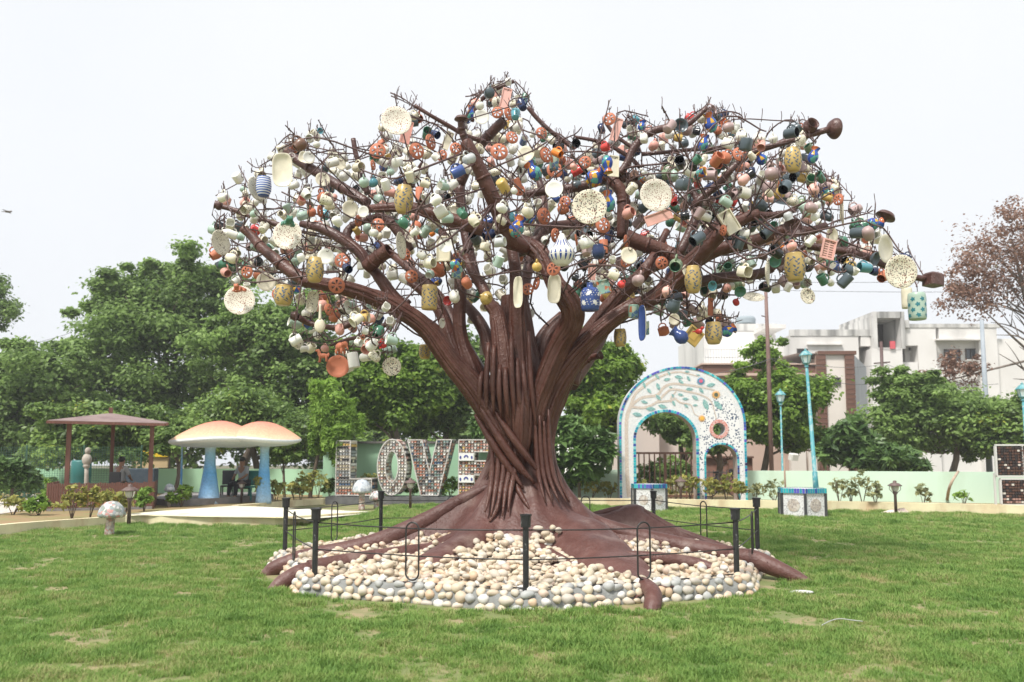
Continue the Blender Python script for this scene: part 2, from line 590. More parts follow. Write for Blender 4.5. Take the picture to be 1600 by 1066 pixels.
bw = [Vector((-60, 36, 0)), Vector((-22, 35, 0)), Vector((-9, 33, 0))]
w0 = polywall('boundary_wall', [tuple(p) for p in bw + [Vector((-7.2, 32.2, 0))]], 1.15, .2, m_green)
tag(w0, 'green boundary wall running behind the pavilion and the giant mushrooms', 'wall')
a0 = W(505, 713, 31.0); a1 = W(748, 713, 30.6)
w1 = polywall('boundary_wall', [(a0.x, a0.y, 0), (a1.x + 1.2, a1.y, 0)], 2.12, .25, m_green)
tag(w1, 'taller green wall panel standing right behind the big word LOVE', 'wall')
cp = MB().box(((a0.x + a1.x + 1.2) / 2, 30.9, 2.16), (a1.x - a0.x + 1.4, .4, .08)).build('coping', mat('coping_dark', (.07, .07, .07), (.16, .15, .13), rough=.9, scale=3))
cp.parent = w1
c0 = W(820, 713, 30.2)
w2 = polywall('boundary_wall', [(c0.x, 30.2, 0), (W(967, 713, 29.6).x, 29.6, 0)], 1.17, .2, m_mint)
tag(w2, 'pale green wall between the tree trunk and the mosaic arch', 'wall')
c1 = W(1160, 713, 29.2); c2 = W(1553, 713, 26.6)
w3 = polywall('boundary_wall', [(c1.x, 29.2, 0), (c2.x, 26.6, 0), (c2.x + 14, 24.0, 0)], 1.15, .2, m_mint)
tag(w3, 'long pale mint wall running right of the mosaic arch', 'wall')

# ================================================================== TREES AND SHRUBS
m_bark = mat('bark', (.10, .075, .05), (.17, .13, .10), rough=.95, scale=8, bump=.8, bscale=18, stretch=(1, 1, .3))
m_bark2 = mat('bark_grey', (.16, .13, .11), (.26, .22, .19), rough=.95, scale=8, bump=.8, bscale=18, stretch=(1, 1, .3))
LM = {
    'feather': leaf_mat('leaf_feather', (.10, .17, .045), (.35, .51, .15), .5, .5),
    'dark': leaf_mat('leaf_dark', (.075, .135, .035), (.28, .42, .10), .35, .45, (.34, .38, .06)),
    'bright': leaf_mat('leaf_bright', (.085, .16, .028), (.34, .52, .09), .5, .45, (.50, .55, .08)),
    'lime': leaf_mat('leaf_lime', (.10, .19, .025), (.32, .50, .09), .45, .6),
    'frangi': leaf_mat('leaf_frangipani', (.05, .10, .03), (.20, .33, .10), .3, .35),
    'dry': leaf_mat('leaf_dry', (.20, .11, .08), (.42, .27, .20), .35, .8, (.24, .26, .10)),
    'yellow': leaf_mat('leaf_yellow', (.20, .25, .06), (.50, .45, .12), .4, .6, (.55, .30, .10)),
    'pale': leaf_mat('leaf_pale', (.16, .19, .09), (.42, .42, .20), .35, .6),
}

def crown_leaves(rs, c, r, n, size, nclump, crad=0.27, elong=1.6, droop=0.0, core=0.12, flat=0.6, squash=0.75, rough=0.35, bottom=-0.55, shell=(.55, 1.0)):
    """numpy leaf cards spread in clumps through an uneven ellipsoid; returns (N,4,3) quads and tint"""
    c = np.array(c, float); r = np.array(r, float)
    # clump centres
    d = rs.normal(size=(nclump, 3)); d /= np.linalg.norm(d, axis=1)[:, None]
    d[:, 2] = np.where(d[:, 2] < bottom, -d[:, 2] * 0.5, d[:, 2])
    bump = 1 + rough * np.sin(d[:, 0] * 4.1 + c[0] * 3) * np.cos(d[:, 2] * 5.3 + c[1]) + rs.normal(size=nclump) * 0.10
    rad = rs.uniform(shell[0] ** 3, shell[1] ** 3, nclump) ** (1 / 3)
    cc = c + d * r * (rad * bump)[:, None]
    cr_ = crad * 1.12 * r.mean() * rs.uniform(0.5, 1.3, nclump)
    ctint = np.clip(rs.normal(0.42, 0.16, nclump), 0.05, 0.95)
    k = rs.integers(0, nclump, n)
    e = rs.normal(size=(n, 3)); e /= np.linalg.norm(e, axis=1)[:, None]
    e[:, 2] = np.where(rs.random(n) < 0.55, np.abs(e[:, 2]), e[:, 2])
    rr = rs.random(n) ** 0.42 * (1 + (rs.random(n) < .25) * rs.random(n) * .7)
    pos = cc[k] + e * (cr_[k] * rr)[:, None] * np.array([1, 1, squash])
    if droop:
        pos[:, 2] -= droop * rs.random(n) ** 2
    ncore = int(n * core)
    dd = rs.normal(size=(ncore, 3)); dd /= np.linalg.norm(dd, axis=1)[:, None]
    pos[:ncore] = c + dd * r * 0.62 * (rs.random(ncore) ** (1 / 3))[:, None]
    nrm = e * 0.55 + np.array([0, 0, flat]) + rs.normal(size=(n, 3)) * 0.45
    nrm /= np.linalg.norm(nrm, axis=1)[:, None]
    a = rs.normal(size=(n, 3)) + e * 0.8 - np.array([0, 0, 0.35 + droop * .4])
    a -= nrm * (a * nrm).sum(1)[:, None]
    a /= np.linalg.norm(a, axis=1)[:, None] + 1e-9
    b = np.cross(nrm, a)
    s = size * rs.uniform(0.6, 1.3, n)
    a *= (s * elong * 0.5)[:, None]; b *= (s * 0.5)[:, None]
    V = np.stack([pos - a, pos + b * 0.9 - a * 0.1, pos + a, pos - b * 0.9 - a * 0.1], axis=1)
    t = np.clip(ctint[k] + rs.normal(0, 0.17, n), 0, 1)
    return V, t

def limbs(mb, base, top, r0, n, spread, rs, lean=(0, 0)):
    """tapered trunk with a handful of limbs; returns nothing, fills mb"""
    base, top = Vector(base), Vector(top)
    mid = base.lerp(top, .5) + Vector((lean[0], 0, 0))
    mb.tube([base - Vector((0, 0, .1)), base + Vector((lean[0] * .2, 0, (top.z - base.z) * .12)), mid, top], [r0 * 1.35, r0, r0 * .8, r0 * .35], 8, k=4)
    for i in range(n):
        t = rs.uniform(.35, .9)
        s = base.lerp(top, t) + Vector((lean[0] * (1 - abs(2 * t - 1)), 0, 0))
        a = rs.uniform(0, 2 * math.pi)
        e = s + Vector((math.cos(a) * spread[0], math.sin(a) * spread[1], rs.uniform(.3, 1.0) * spread[2]))
        m = s.lerp(e, .5) + Vector((rs.uniform(-.2, .2), rs.uniform(-.2, .2), rs.uniform(0, .4)))
        rb = r0 * .5 * (1 - t * .5)
        mb.tube([s, m, e], [rb, rb * .6, rb * .2], 6, k=3)
        for _ in range(2):
            e2 = m + Vector((rs.uniform(-1, 1) * spread[0] * .5, rs.uniform(-1, 1) * spread[1] * .5, rs.uniform(.1, .7) * spread[2]))
            mb.tube([m, m.lerp(e2, .5) + Vector((0, 0, .1)), e2], [rb * .45, rb * .3, rb * .1], 5, k=2)

TREE_N = [0]
def tree(px, py, Y, rx, rz, kind, label, leaves=26000, size=.16, nclump=70, trunk_px=None, trunk_r=.16, group='trees beyond the garden wall',
         name='tree', ry=None, z0=0.0, blobs=None, barkm=None, lean=0.0, nl=7, **kw):
    TREE_N[0] += 1
    nclump = int(nclump * 1.7); rs = np.random.default_rng(100 + TREE_N[0]); pr = random.Random(100 + TREE_N[0])
    c = W(px, py, Y); Rx = S(rx, py, Y); Rz = S(rz, py, Y); Ry = ry or Rx * .8
    base = W(trunk_px if trunk_px is not None else px, 713, Y); base.z = z0
    root = thing(name, label, 'tree' if 'shrub' not in name and 'bush' not in name else 'shrub', base, group=group)
    cl = [(c, (Rx, Ry, Rz), 1.0)]
    for (bx, by, brx, brz) in (blobs or []):
        bc = W(bx, by, Y + pr.uniform(-.6, .2)); cl.append((bc, (S(brx, by, Y), S(brx, by, Y) * .8, S(brz, by, Y)), (brx * brz) / (rx * rz)))
    tot = sum(q[2] for q in cl)
    Vs, ts = [], []
    if leaves > 9000 and kind != 'dry': leaves, size = int(leaves * 1.6), size * .76
    for (cc, rr, wgt) in cl:
        V, t = crown_leaves(rs, cc - base, rr, int(leaves * wgt / tot), size, max(8, int(nclump * wgt / tot)), **kw)
        Vs.append(V); ts.append(t)
    V = np.concatenate(Vs); t = np.concatenate(ts)
    lo = .03
    V[:, :, 2] = np.maximum(V[:, :, 2], lo + (V[:, :, 2] - lo) * .02)
    quads_np('crown', V, [LM[kind]], t, root)
    mb = MB()
    limbs(mb, (0, 0, 0), tuple((c - base) + Vector((0, 0, Rz * .45))), trunk_r, nl, (Rx * .8, Ry * .6, Rz * .7), pr, (lean, 0))
    for (cc, rr, wgt) in cl[1:]:
        mb.tube([(c - base) * .6, (cc - base)], [trunk_r * .4, trunk_r * .1], 6)
    mb.build('trunk', barkm or m_bark, root)
    return root

TB = 'trees beyond the garden wall'
tree(258, 560, 44, 135, 132, 'feather', 'tallest feathery green tree at the left, its crown rising above all the others', 62000, .21, 120, trunk_r=.3,
     blobs=[(300, 440, 72, 50), (190, 480, 68, 60), (235, 428, 48, 30), (352, 470, 55, 62), (135, 565, 45, 75), (300, 620, 70, 60), (210, 640, 80, 60)], squash=.6, rough=.3)
tree(40, 655, 40, 112, 108, 'feather', 'broad dark green tree at the far left edge behind the lawn', 38000, .20, 90, trunk_px=66, trunk_r=.22, blobs=[(20, 590, 65, 50), (90, 605, 55, 50)], squash=.6)
tree(425, 575, 40, 108, 118, 'feather', 'feathery tree whose crown spreads above the giant mushrooms', 46000, .20, 100, trunk_px=372, trunk_r=.2, lean=.5,
     blobs=[(470, 505, 58, 68), (375, 520, 55, 60), (510, 600, 62, 72), (450, 650, 70, 40)], squash=.6)
tree(598, 628, 36, 88, 78, 'bright', 'round glossy leaved tree right above the letters O and V', 34000, .20, 90, trunk_px=640, trunk_r=.2, elong=1.5, blobs=[(570, 560, 50, 45), (650, 575, 50, 50)], rough=.2, barkm=m_bark2)
tree(705, 628, 38, 62, 92, 'dark', 'dark glossy tree directly behind the fork of the sculpture at its left', 24000, .20, 70, trunk_px=690, trunk_r=.18, elong=1.5)
tree(-48, 475, 50, 66, 62, 'dark', 'small dark crown cut by the left edge, high against the sky', 12000, .20, 40, trunk_r=.2)
tree(935, 610, 35, 66, 92, 'bright', 'bright green round tree right of the sculpture trunk', 34000, .19, 90, trunk_px=944, trunk_r=.16, elong=1.5,
     blobs=[(960, 560, 36, 40), (905, 560, 40, 45), (930, 660, 55, 45)], rough=.2)
tree(1056, 668, 37, 42, 44, 'feather', 'small tree seen through the big opening of the mosaic arch', 12000, .17, 40, trunk_px=1075, trunk_r=.12)
tree(1115, 690, 34, 42, 34, 'feather', 'leafy branchy tree seen through the small opening of the arch', 8000, .15, 30, trunk_px=1112, trunk_r=.16, lean=.3)
tree(1212, 650, 37, 78, 74, 'bright', 'bushy tree between the mosaic arch and the brown clad house', 32000, .18, 100, trunk_px=1190, trunk_r=.16,
     blobs=[(1192, 560, 34, 30), (1168, 620, 45, 45), (1240, 680, 50, 50)], rough=.25)
tree(1470, 665, 36, 92, 70, 'feather', 'wide feathery tree in front of the white apartment block', 40000, .17, 120, trunk_px=1475, trunk_r=.16, lean=.6,
     blobs=[(1402, 632, 36, 55), (1440, 605, 36, 26), (1520, 690, 50, 50), (1400, 700, 45, 40)], squash=.6, rough=.3, barkm=m_bark2)
tree(1600, 680, 34, 62, 60, 'dark', 'dark green tree at the right edge above the cup racks', 16000, .17, 50, trunk_r=.14)
tree(1585, 425, 40, 92, 100, 'dry', 'sparse tree with rusty dry leaves at the right edge against the sky', 15000, .105, 90, trunk_px=1668, trunk_r=.17, z0=0, core=.10, squash=.75, crad=.30,
     nl=26, barkm=m_bark2, blobs=[(1520, 470, 50, 65), (1500, 590, 50, 45), (1440, 605, 36, 30), (1600, 350, 40, 40)], shell=(.2, 1.0))
tree(150, 690, 33, 90, 52, 'dark', 'low shady tree behind the brown pavilion', 18000, .17, 50, trunk_px=128, trunk_r=.14)
tree(385, 668, 34.5, 118, 52, 'dark', 'dark shady tree filling the space behind the giant mushrooms', 26000, .17, 70, trunk_px=410, trunk_r=.16)
tree(262, 690, 29.5, 30, 36, 'feather', 'slim curved tree between the pavilion and the giant mushrooms', 7000, .13, 26, trunk_px=272, trunk_r=.08, lean=.3)
tree(442, 705, 29.5, 30, 34, 'dark', 'small dark leafy tree between the mushroom legs and the wall', 7000, .14, 24, trunk_px=446, trunk_r=.05)
tree(513, 632, 29.8, 30, 44, 'lime', 'drooping lime green tree beside the letter L', 16000, .12, 46, trunk_px=487, trunk_r=.07, droop=.7, flat=.2, elong=2.4, blobs=[(497, 672, 17, 34), (530, 680, 18, 40), (512, 660, 20, 44), (545, 650, 16, 30)], rough=.35, group='slender trees inside the wall')
tree(903, 722, 28.6, 44, 48, 'frangi', 'frangipani bush with white blossoms at the right foot of the sculpture', 5200, .27, 60, trunk_px=905, trunk_r=.06, name='frangipani_shrub', group='frangipani bushes', elong=2.6, core=.2,
     blobs=[(885, 690, 32, 36), (930, 695, 26, 34)], flat=.8)
tree(768, 665, 30, 22, 44, 'frangi', 'frangipani bush squeezed between the letter E and the sculpture trunk', 2600, .25, 24, trunk_px=770, trunk_r=.06, name='frangipani_shrub', group='frangipani bushes', elong=2.6)
tree(1330, 705, 33, 44, 38, 'frangi', 'round frangipani bush above the wall before the brown clad house', 5200, .27, 50, trunk_px=1330, trunk_r=.07, name='frangipani_shrub', group='frangipani bushes', elong=2.6, flat=.8)
tree(1395, 725, 32, 45, 24, 'frangi', 'low frangipani bush peeking above the mint wall, right of the round one', 3000, .25, 24, trunk_px=1400, trunk_r=.07, name='frangipani_shrub', group='frangipani bushes', elong=2.6)
tree(22, 745, 26, 34, 24, 'frangi', 'low frangipani bush at the far left behind the kerb', 2600, .2, 20, trunk_px=20, trunk_r=.05, name='frangipani_shrub', group='frangipani bushes', elong=2.6)

# white blossoms on the frangipani bush by the trunk
m_blossom = mat('blossom', (.85, .84, .78), rough=.7)
rs = np.random.default_rng(5)
mb = MB()
for i in range(15):
    p = W(rs.uniform(868, 945), rs.uniform(672, 738), 27.7)
    for k in range(4):
        q = p + Vector(rs.normal(0, .035, 3).tolist())
        d = Vector(rs.normal(0, 1, 3).tolist()).normalized(); e = d.orthogonal().normalized()
        mb.add([q + d * .035, q + e * .03, q - d * .035, q - e * .03], [(0, 1, 2, 3)], 0, False)
fb = bpy.data.objects['frangipani_shrub']
bl = mb.build('blossom', m_blossom); bl['kind'] = 'stuff'
bl.parent = fb; bl.matrix_parent_inverse = Matrix.Translation(-Vector(fb.location))

# far mass of trees closing the horizon
rs = np.random.default_rng(11)
Vs, ts = [], []
for i in range(26):
    x = -62 + i * 2.6 + rs.uniform(-1, 1)
    V, t = crown_leaves(rs, (x, 60 + rs.uniform(-3, 3), rs.uniform(1.5, 2.8)), (3.2, 2.5, rs.uniform(2.2, 3.6)), 2600, .34, 12)
    Vs.append(V); ts.append(t)
for i in range(22):
    x = 2 + i * 2.4
    V, t = crown_leaves(rs, (x, 74 + rs.uniform(-3, 3), 1.6), (3, 2.5, 2.2), 1300, .36, 8)
    Vs.append(V); ts.append(t)
tl = quads_np('treeline', np.concatenate(Vs), [LM['dark']], np.concatenate(ts))
tag(tl, 'distant mass of trees closing the view beyond the walls', kind='stuff')

# ================================================================== BUILDINGS
m_white = stain(mat('white_plaster', (.78, .76, .73), (.70, .68, .65), rough=.9, scale=.4), .75, (.28, .27, .26), .35, (1, 1, .3), .5, .75)
m_whiteb = stain(mat('white_plaster_parapet', (.70, .69, .66), (.55, .54, .52), rough=.9, scale=.8), .8, (.16, .16, .155), .9, (1.5, 1.5, .22), .45, .68)
m_cream = mat('cream_cladding', (.80, .74, .68), (.75, .69, .63), rough=.7, scale=1)
m_pink = mat('pink_plaster', (.62, .46, .38), (.56, .41, .34), rough=.9, scale=.6)
m_glass = mat('window_glass', (.05, .06, .07), rough=.12, spec=.8)
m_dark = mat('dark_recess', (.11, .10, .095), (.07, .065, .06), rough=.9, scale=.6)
m_clad = mat('brown_cladding', (.15, .075, .055), (.19, .10, .07), rough=.6, scale=3, stretch=(.3, 1, 3))
m_joint = mat('cladding_joint', (.33, .25, .20), rough=.8)
m_grey = stain(mat('grey_side_wall', (.52, .54, .56), (.46, .48, .50), rough=.9, scale=.6), .5, (.35, .36, .36))
m_yell = mat('yellow_paint', (.70, .50, .12), rough=.7)

def rect(px0, py0, px1, py1, Y):
    a = W(px0, (py0 + py1) / 2, Y); b_ = W(px1, (py0 + py1) / 2, Y)
    return a.x, b_.x, W((px0 + px1) / 2, py1, Y).z, W((px0 + px1) / 2, py0, Y).z

def block(mb, px0, py0, px1, py1, Y, dep, mi=0, ground=False):
    x0, x1, z0, z1 = rect(px0, py0, px1, py1, Y)
    if ground: z0 = -.05
    mb.box(((x0 + x1) / 2, Y + dep / 2, (z0 + z1) / 2), (x1 - x0, dep, z1 - z0), mi)
    return x0, x1, z0, z1

def window(parent, off, px0, py0, px1, py1, Y, m=None, bars=2, sill=True, label=None):
    """recessed window: frame with bars, pane behind, sill proud of the wall"""
    x0, x1, z0, z1 = rect(px0, py0, px1, py1, Y)
    t = .07
    mb = MB()
    for (cx, cz, w, h) in (((x0 + x1) / 2, z1 - t / 2, x1 - x0, t), ((x0 + x1) / 2, z0 + t / 2, x1 - x0, t), (x0 + t / 2, (z0 + z1) / 2, t, z1 - z0 - 2 * t), (x1 - t / 2, (z0 + z1) / 2, t, z1 - z0 - 2 * t)):
        mb.box((cx, Y - .03, cz), (w, .1, h))
    for i in range(bars):
        mb.box((x0 + (x1 - x0) * (i + 1) / (bars + 1), Y - .025, (z0 + z1) / 2), (.04, .06, z1 - z0 - 2 * t))
    f = mb.build('window', m or m_dark, parent)
    MB().box(((x0 + x1) / 2, Y - .008, (z0 + z1) / 2), (x1 - x0 - 2 * t, .012, z1 - z0 - 2 * t)).build('pane', m_glass, f)
    if sill:
        MB().box(((x0 + x1) / 2, Y - .1, z0 - .05), (x1 - x0 + .16, .2, .08)).build('sill', m_white, f)
    for c in [f]:
        c.location = -Vector(off)
    return f

# white apartment block
Y0 = 58.0
off = (W(1400, 713, Y0).x, Y0, 0)
apt = thing('apartment_building', 'weathered white apartment block with a stair tower, behind the feathery tree', 'building', off)
def bpart(name, fn, mats, parent=apt, o=off):
    mb = MB(); fn(mb)
    return mb.build(name, mats, parent, loc=tuple(-Vector(o)))
def _w(mb):
    block(mb, 1236, 524, 1337, 740, Y0, 12, 0, True)
    block(mb, 1337, 524, 1345, 740, Y0 + .003, 12, 0, True)
    block(mb, 1345, 541, 1365, 740, Y0 + 1.2, 10, 0, True)
    block(mb, 1345, 524, 1365, 541, Y0 + .003, 12, 0)
    block(mb, 1365, 545, 1414, 740, Y0 - .6, 12, 0, True)
    block(mb, 1414, 566, 1438, 740, Y0 + .003, 12, 0, True)
    block(mb, 1414, 512, 1438, 540, Y0 + .003, 12, 0)
    block(mb, 1414, 540, 1438, 566, Y0 + 1.2, 10, 0)
    block(mb, 1438, 510, 1467, 740, Y0, 12, 0, True)
    block(mb, 1467, 510, 1534, 531, Y0 + .003, 12, 0)
    block(mb, 1467, 531, 1534, 740, Y0 + .5, 11, 0, True)
    block(mb, 1534, 510, 1563, 740, Y0, 12, 0, True)
bpart('wall', _w, [m_white])
def _p(mb):
    block(mb, 1235, 515, 1366, 525, Y0 - .05, .35)
    block(mb, 1421, 506, 1564, 512, Y0 - .05, .35)
bpart('parapet', _p, [m_whiteb])
def _t(mb):
    block(mb, 1365, 487, 1371, 545, Y0 - .6, 6)
    block(mb, 1408, 487, 1414, 545, Y0 - .6, 6)
    block(mb, 1371, 487, 1408, 497, Y0 - .6, 6)
    block(mb, 1359, 495, 1365, 525, Y0 - .2, 6)
    block(mb, 1414, 500, 1421, 512, Y0 - .2, 6)
    block(mb, 1371, 543, 1408, 547, Y0 - .62, 6)
bpart('stair_tower', _t, [m_whiteb])
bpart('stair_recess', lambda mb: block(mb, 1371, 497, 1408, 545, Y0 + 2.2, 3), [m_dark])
bpart('side_wall', lambda mb: mb.box((W(1563, 713, Y0).x + 3.5, Y0 + 5, 5.0), (6.9, 9, 9.9), 0), [m_white])
for wd in ((1350, 543, 1364, 551, Y0 + 1.2), (1420, 540, 1435, 548, Y0 + 1.2), (1475, 546, 1500, 565, Y0 + .5), (1508, 545, 1533, 562, Y0 + .5), (1350, 593, 1367, 602, Y0 + 1.2), (1356, 645, 1372, 673, Y0 + 1.2), (1245, 545, 1262, 556, Y0), (1470, 610, 1500, 630, Y0 + .5), (1510, 610, 1534, 630, Y0 + .5)):
    window(apt, off, *wd)
bpart('shutter', lambda mb: block(mb, 1347, 552, 1353, 569, Y0 + 1.1, .1), [m_yell])
bpart('cloth', lambda mb: block(mb, 1391, 533, 1399, 545, Y0 - .75, .08), [mat('red_cloth', (.65, .12, .14), rough=.9)])
bpart('ledge', lambda mb: (block(mb, 1262, 537, 1317, 539, Y0 - .2, .22), block(mb, 1464, 529, 1536, 531.5, Y0 - .35, .38), block(mb, 1464, 576, 1536, 579, Y0 - .2, .3)), [m_white])

# lower white building with a water tank
Y1 = 64.0
off1 = (W(1160, 713, Y1).x, Y1, 0)
lb = thing('white_building', 'plain white building with a roof canopy and a grey tank on top', 'building', off1)
bpart('wall', lambda mb: (block(mb, 1102, 516, 1215, 740, Y1, 10, 0, True), block(mb, 1102, 570, 1236, 740, Y1 - 4, 3.9, 0, True)), [m_white], lb, off1)
bpart('parapet', lambda mb: block(mb, 1145, 506, 1214, 517, Y1 - .05, .4), [m_whiteb], lb, off1)
bpart('canopy', lambda mb: block(mb, 1196, 507, 1228, 513, Y1 - 3, 5), [m_white], lb, off1)
def _rail(mb):
    for i in range(15):
        x0, x1, z0, z1 = rect(1102 + i * 4.2, 546, 1102.6 + i * 4.2, 570, Y1 - 3.9)
        mb.box(((x0 + x1) / 2, Y1 - 3.9, (z0 + z1) / 2), (.05, .05, z1 - z0))
    x0, x1, z0, z1 = rect(1101, 546, 1162, 547, Y1 - 3.9)
    mb.box(((x0 + x1) / 2, Y1 - 3.9, z1), (x1 - x0, .06, .06)); mb.box(((x0 + x1) / 2, Y1 - 3.9, z1 - .6), (x1 - x0, .05, .05))
bpart('railing', _rail, [mat('rail_white', (.65, .65, .65), rough=.5)], lb, off1)
p = W(1172.5, 506, Y1)
tk = MB().lathe([(0, 0), (.72, 0), (.75, .1), (.72, .2), (.75, .35), (.72, .5), (.62, .62), (0, .7)], 16).build('water_tank', [mat('tank_grey', (.30, .35, .38), rough=.7)], loc=(p.x, p.y + 1.2, p.z + .12))
tag(tk, 'grey water tank on the roof of the plain white building', 'water tank')

# brown clad house
Y2 = 44.0
off2 = (W(1290, 713, Y2).x, Y2, 0)
hs_ = thing('modern_house', 'two storey house with brown cladding strips and a cream panel', 'house', off2)
bpart('wall', lambda mb: (block(mb, 1293, 554, 1323, 740, Y2 + .1, 6, 0, True),), [m_cream], hs_, off2)
def _side(mb):
    a, b_ = W(1338, 713, Y2 + .1), W(1359, 713, Y2 + 7)
    za, zb = W(1334, 552, Y2).z, W(1334, 552, Y2).z
    mb.add([(a.x, a.y, 0), (b_.x, b_.y, 0), (b_.x, b_.y, zb), (a.x, a.y, za)], [(0, 1, 2, 3)], 0, False)
    mb.add([(a.x - .01, a.y, za), (b_.x, b_.y, za), (b_.x - 8, b_.y, za), (a.x - 3, a.y, za)], [(0, 1, 2, 3)], 0, False)
bpart('side_wall', _side, [m_grey], hs_, off2)
def clad(px0, py0, px1, py1, Y, dep):
    x0, x1, z0, z1 = rect(px0, py0, px1, py1, Y)
    z0 = max(z0, 0)
    n = max(1, int((z1 - z0) / .26))
    h = (z1 - z0) / n
    base = MB().box(((x0 + x1) / 2, Y + dep / 2 + .02, (z0 + z1) / 2), (x1 - x0 - .04, dep, z1 - z0 - .02)).build('cladding_back', m_joint, hs_, loc=tuple(-Vector(off2)))
    me = MB().box((0, 0, 0), (x1 - x0, .04, h - .03)).mesh('plank', [m_clad])
    mbj = None
    for i in range(n):
        o = put('plank', me, hs_, loc=tuple(Vector(((x0 + x1) / 2, Y - .005, z0 + h * (i + .5))) - Vector(off2)))
for q in ((1278, 555, 1293, 740, Y2, .3), (1323, 555, 1338, 740, Y2, .3), (1278, 548, 1338, 554.5, Y2 - .02, .5)):
    clad(*q)
window(hs_, off2, 1301, 590, 1313, 602, Y2 + .1, sill=False, bars=1)
bpart('upper_wall', lambda mb: (block(mb, 1098, 582, 1277, 740, Y2 + 1.5, 6, 0, True),), [m_pink], hs_, off2)
bpart('fascia', lambda mb: (block(mb, 1098, 570, 1277, 583, Y2 + .2, 3), block(mb, 1234, 664, 1277.5, 690, Y2 + .6, 3)), [m_clad], hs_, off2)
bpart('slab_edge', lambda mb: (block(mb, 1096, 583, 1277, 587, Y2 + .1, 3.3), block(mb, 1096, 567.5, 1277, 569.7, Y2 + .1, 3.3)), [m_pink], hs_, off2)
window(hs_, off2, 1262, 598, 1278, 612, Y2 + 1.5, bars=1)
window(hs_, off2, 1236, 692, 1276, 700, Y2 + .6, bars=3)
bpart('low_wall', lambda mb: (block(mb, 1236, 705, 1260, 740, Y2 - .5, .3, 0, True), block(mb, 1264, 705, 1277, 740, Y2 - .5, .3, 0, True)), [m_cream], hs_, off2)
# brown gatehouse and pink wall seen through the arch
Y3 = 46.0
ph = thing('pink_house', 'plain pinkish house half seen through the mosaic arch', 'house', (W(1010, 713, Y3).x, Y3, 0))
o3 = tuple(ph.location)
bpart('wall', lambda mb: (block(mb, 955, 640, 1030, 740, Y3, 5, 0, True), block(mb, 1030, 652, 1060, 740, Y3 + 1, 5, 0, True)), [mat('pale_pink', (.66, .56, .50), (.60, .52, .48), rough=.9, scale=.5)], ph, o3)
bpart('roof', lambda mb: (block(mb, 952, 636, 1032, 640, Y3 - .3, 5.6),), [m_white], ph, o3)
bh = thing('brown_building', 'low brown brick building behind the small opening of the arch', 'building', (W(1135, 713, 41).x, 41, 0))
bpart('wall', lambda mb: block(mb, 1104, 716, 1176, 740, 41, 3, 0, True), [mat('brown_brick', (.30, .16, .12), (.24, .12, .09), rough=.9, scale=4)], bh, tuple(bh.location))
bpart('roof', lambda mb: block(mb, 1102, 713, 1178, 716, 40.8, 3.4), [m_clad], bh, tuple(bh.location))
# yellow hoarding, pink-white van roof and teal tank glimpsed between the left trees
yh = thing('yellow_hoarding', 'bright yellow hoarding glimpsed between the trees behind the pavilion', 'hoarding', (W(240, 713, 37.5).x, 37.5, 0))
o4 = tuple(yh.location)
bpart('board', lambda mb: block(mb, 205, 690, 262, 714, 37.5, .12), [mat('hoarding_yellow', (.85, .58, .02), (.80, .50, .02), rough=.6, scale=1)], yh, o4)
bpart('lower_board', lambda mb: block(mb, 205, 715, 262, 731, 37.6, .1, 0), [mat('hoarding_tan', (.62, .45, .25), (.50, .38, .22), rough=.8, scale=1)], yh, o4)
bpart('post', lambda mb: (mb.box((W(210, 713, 37.7).x, 37.75, 1.0), (.1, .1, 2.0)), mb.box((W(258, 713, 37.7).x, 37.75, 1.0), (.1, .1, 2.0))), [m_dark], yh, o4)
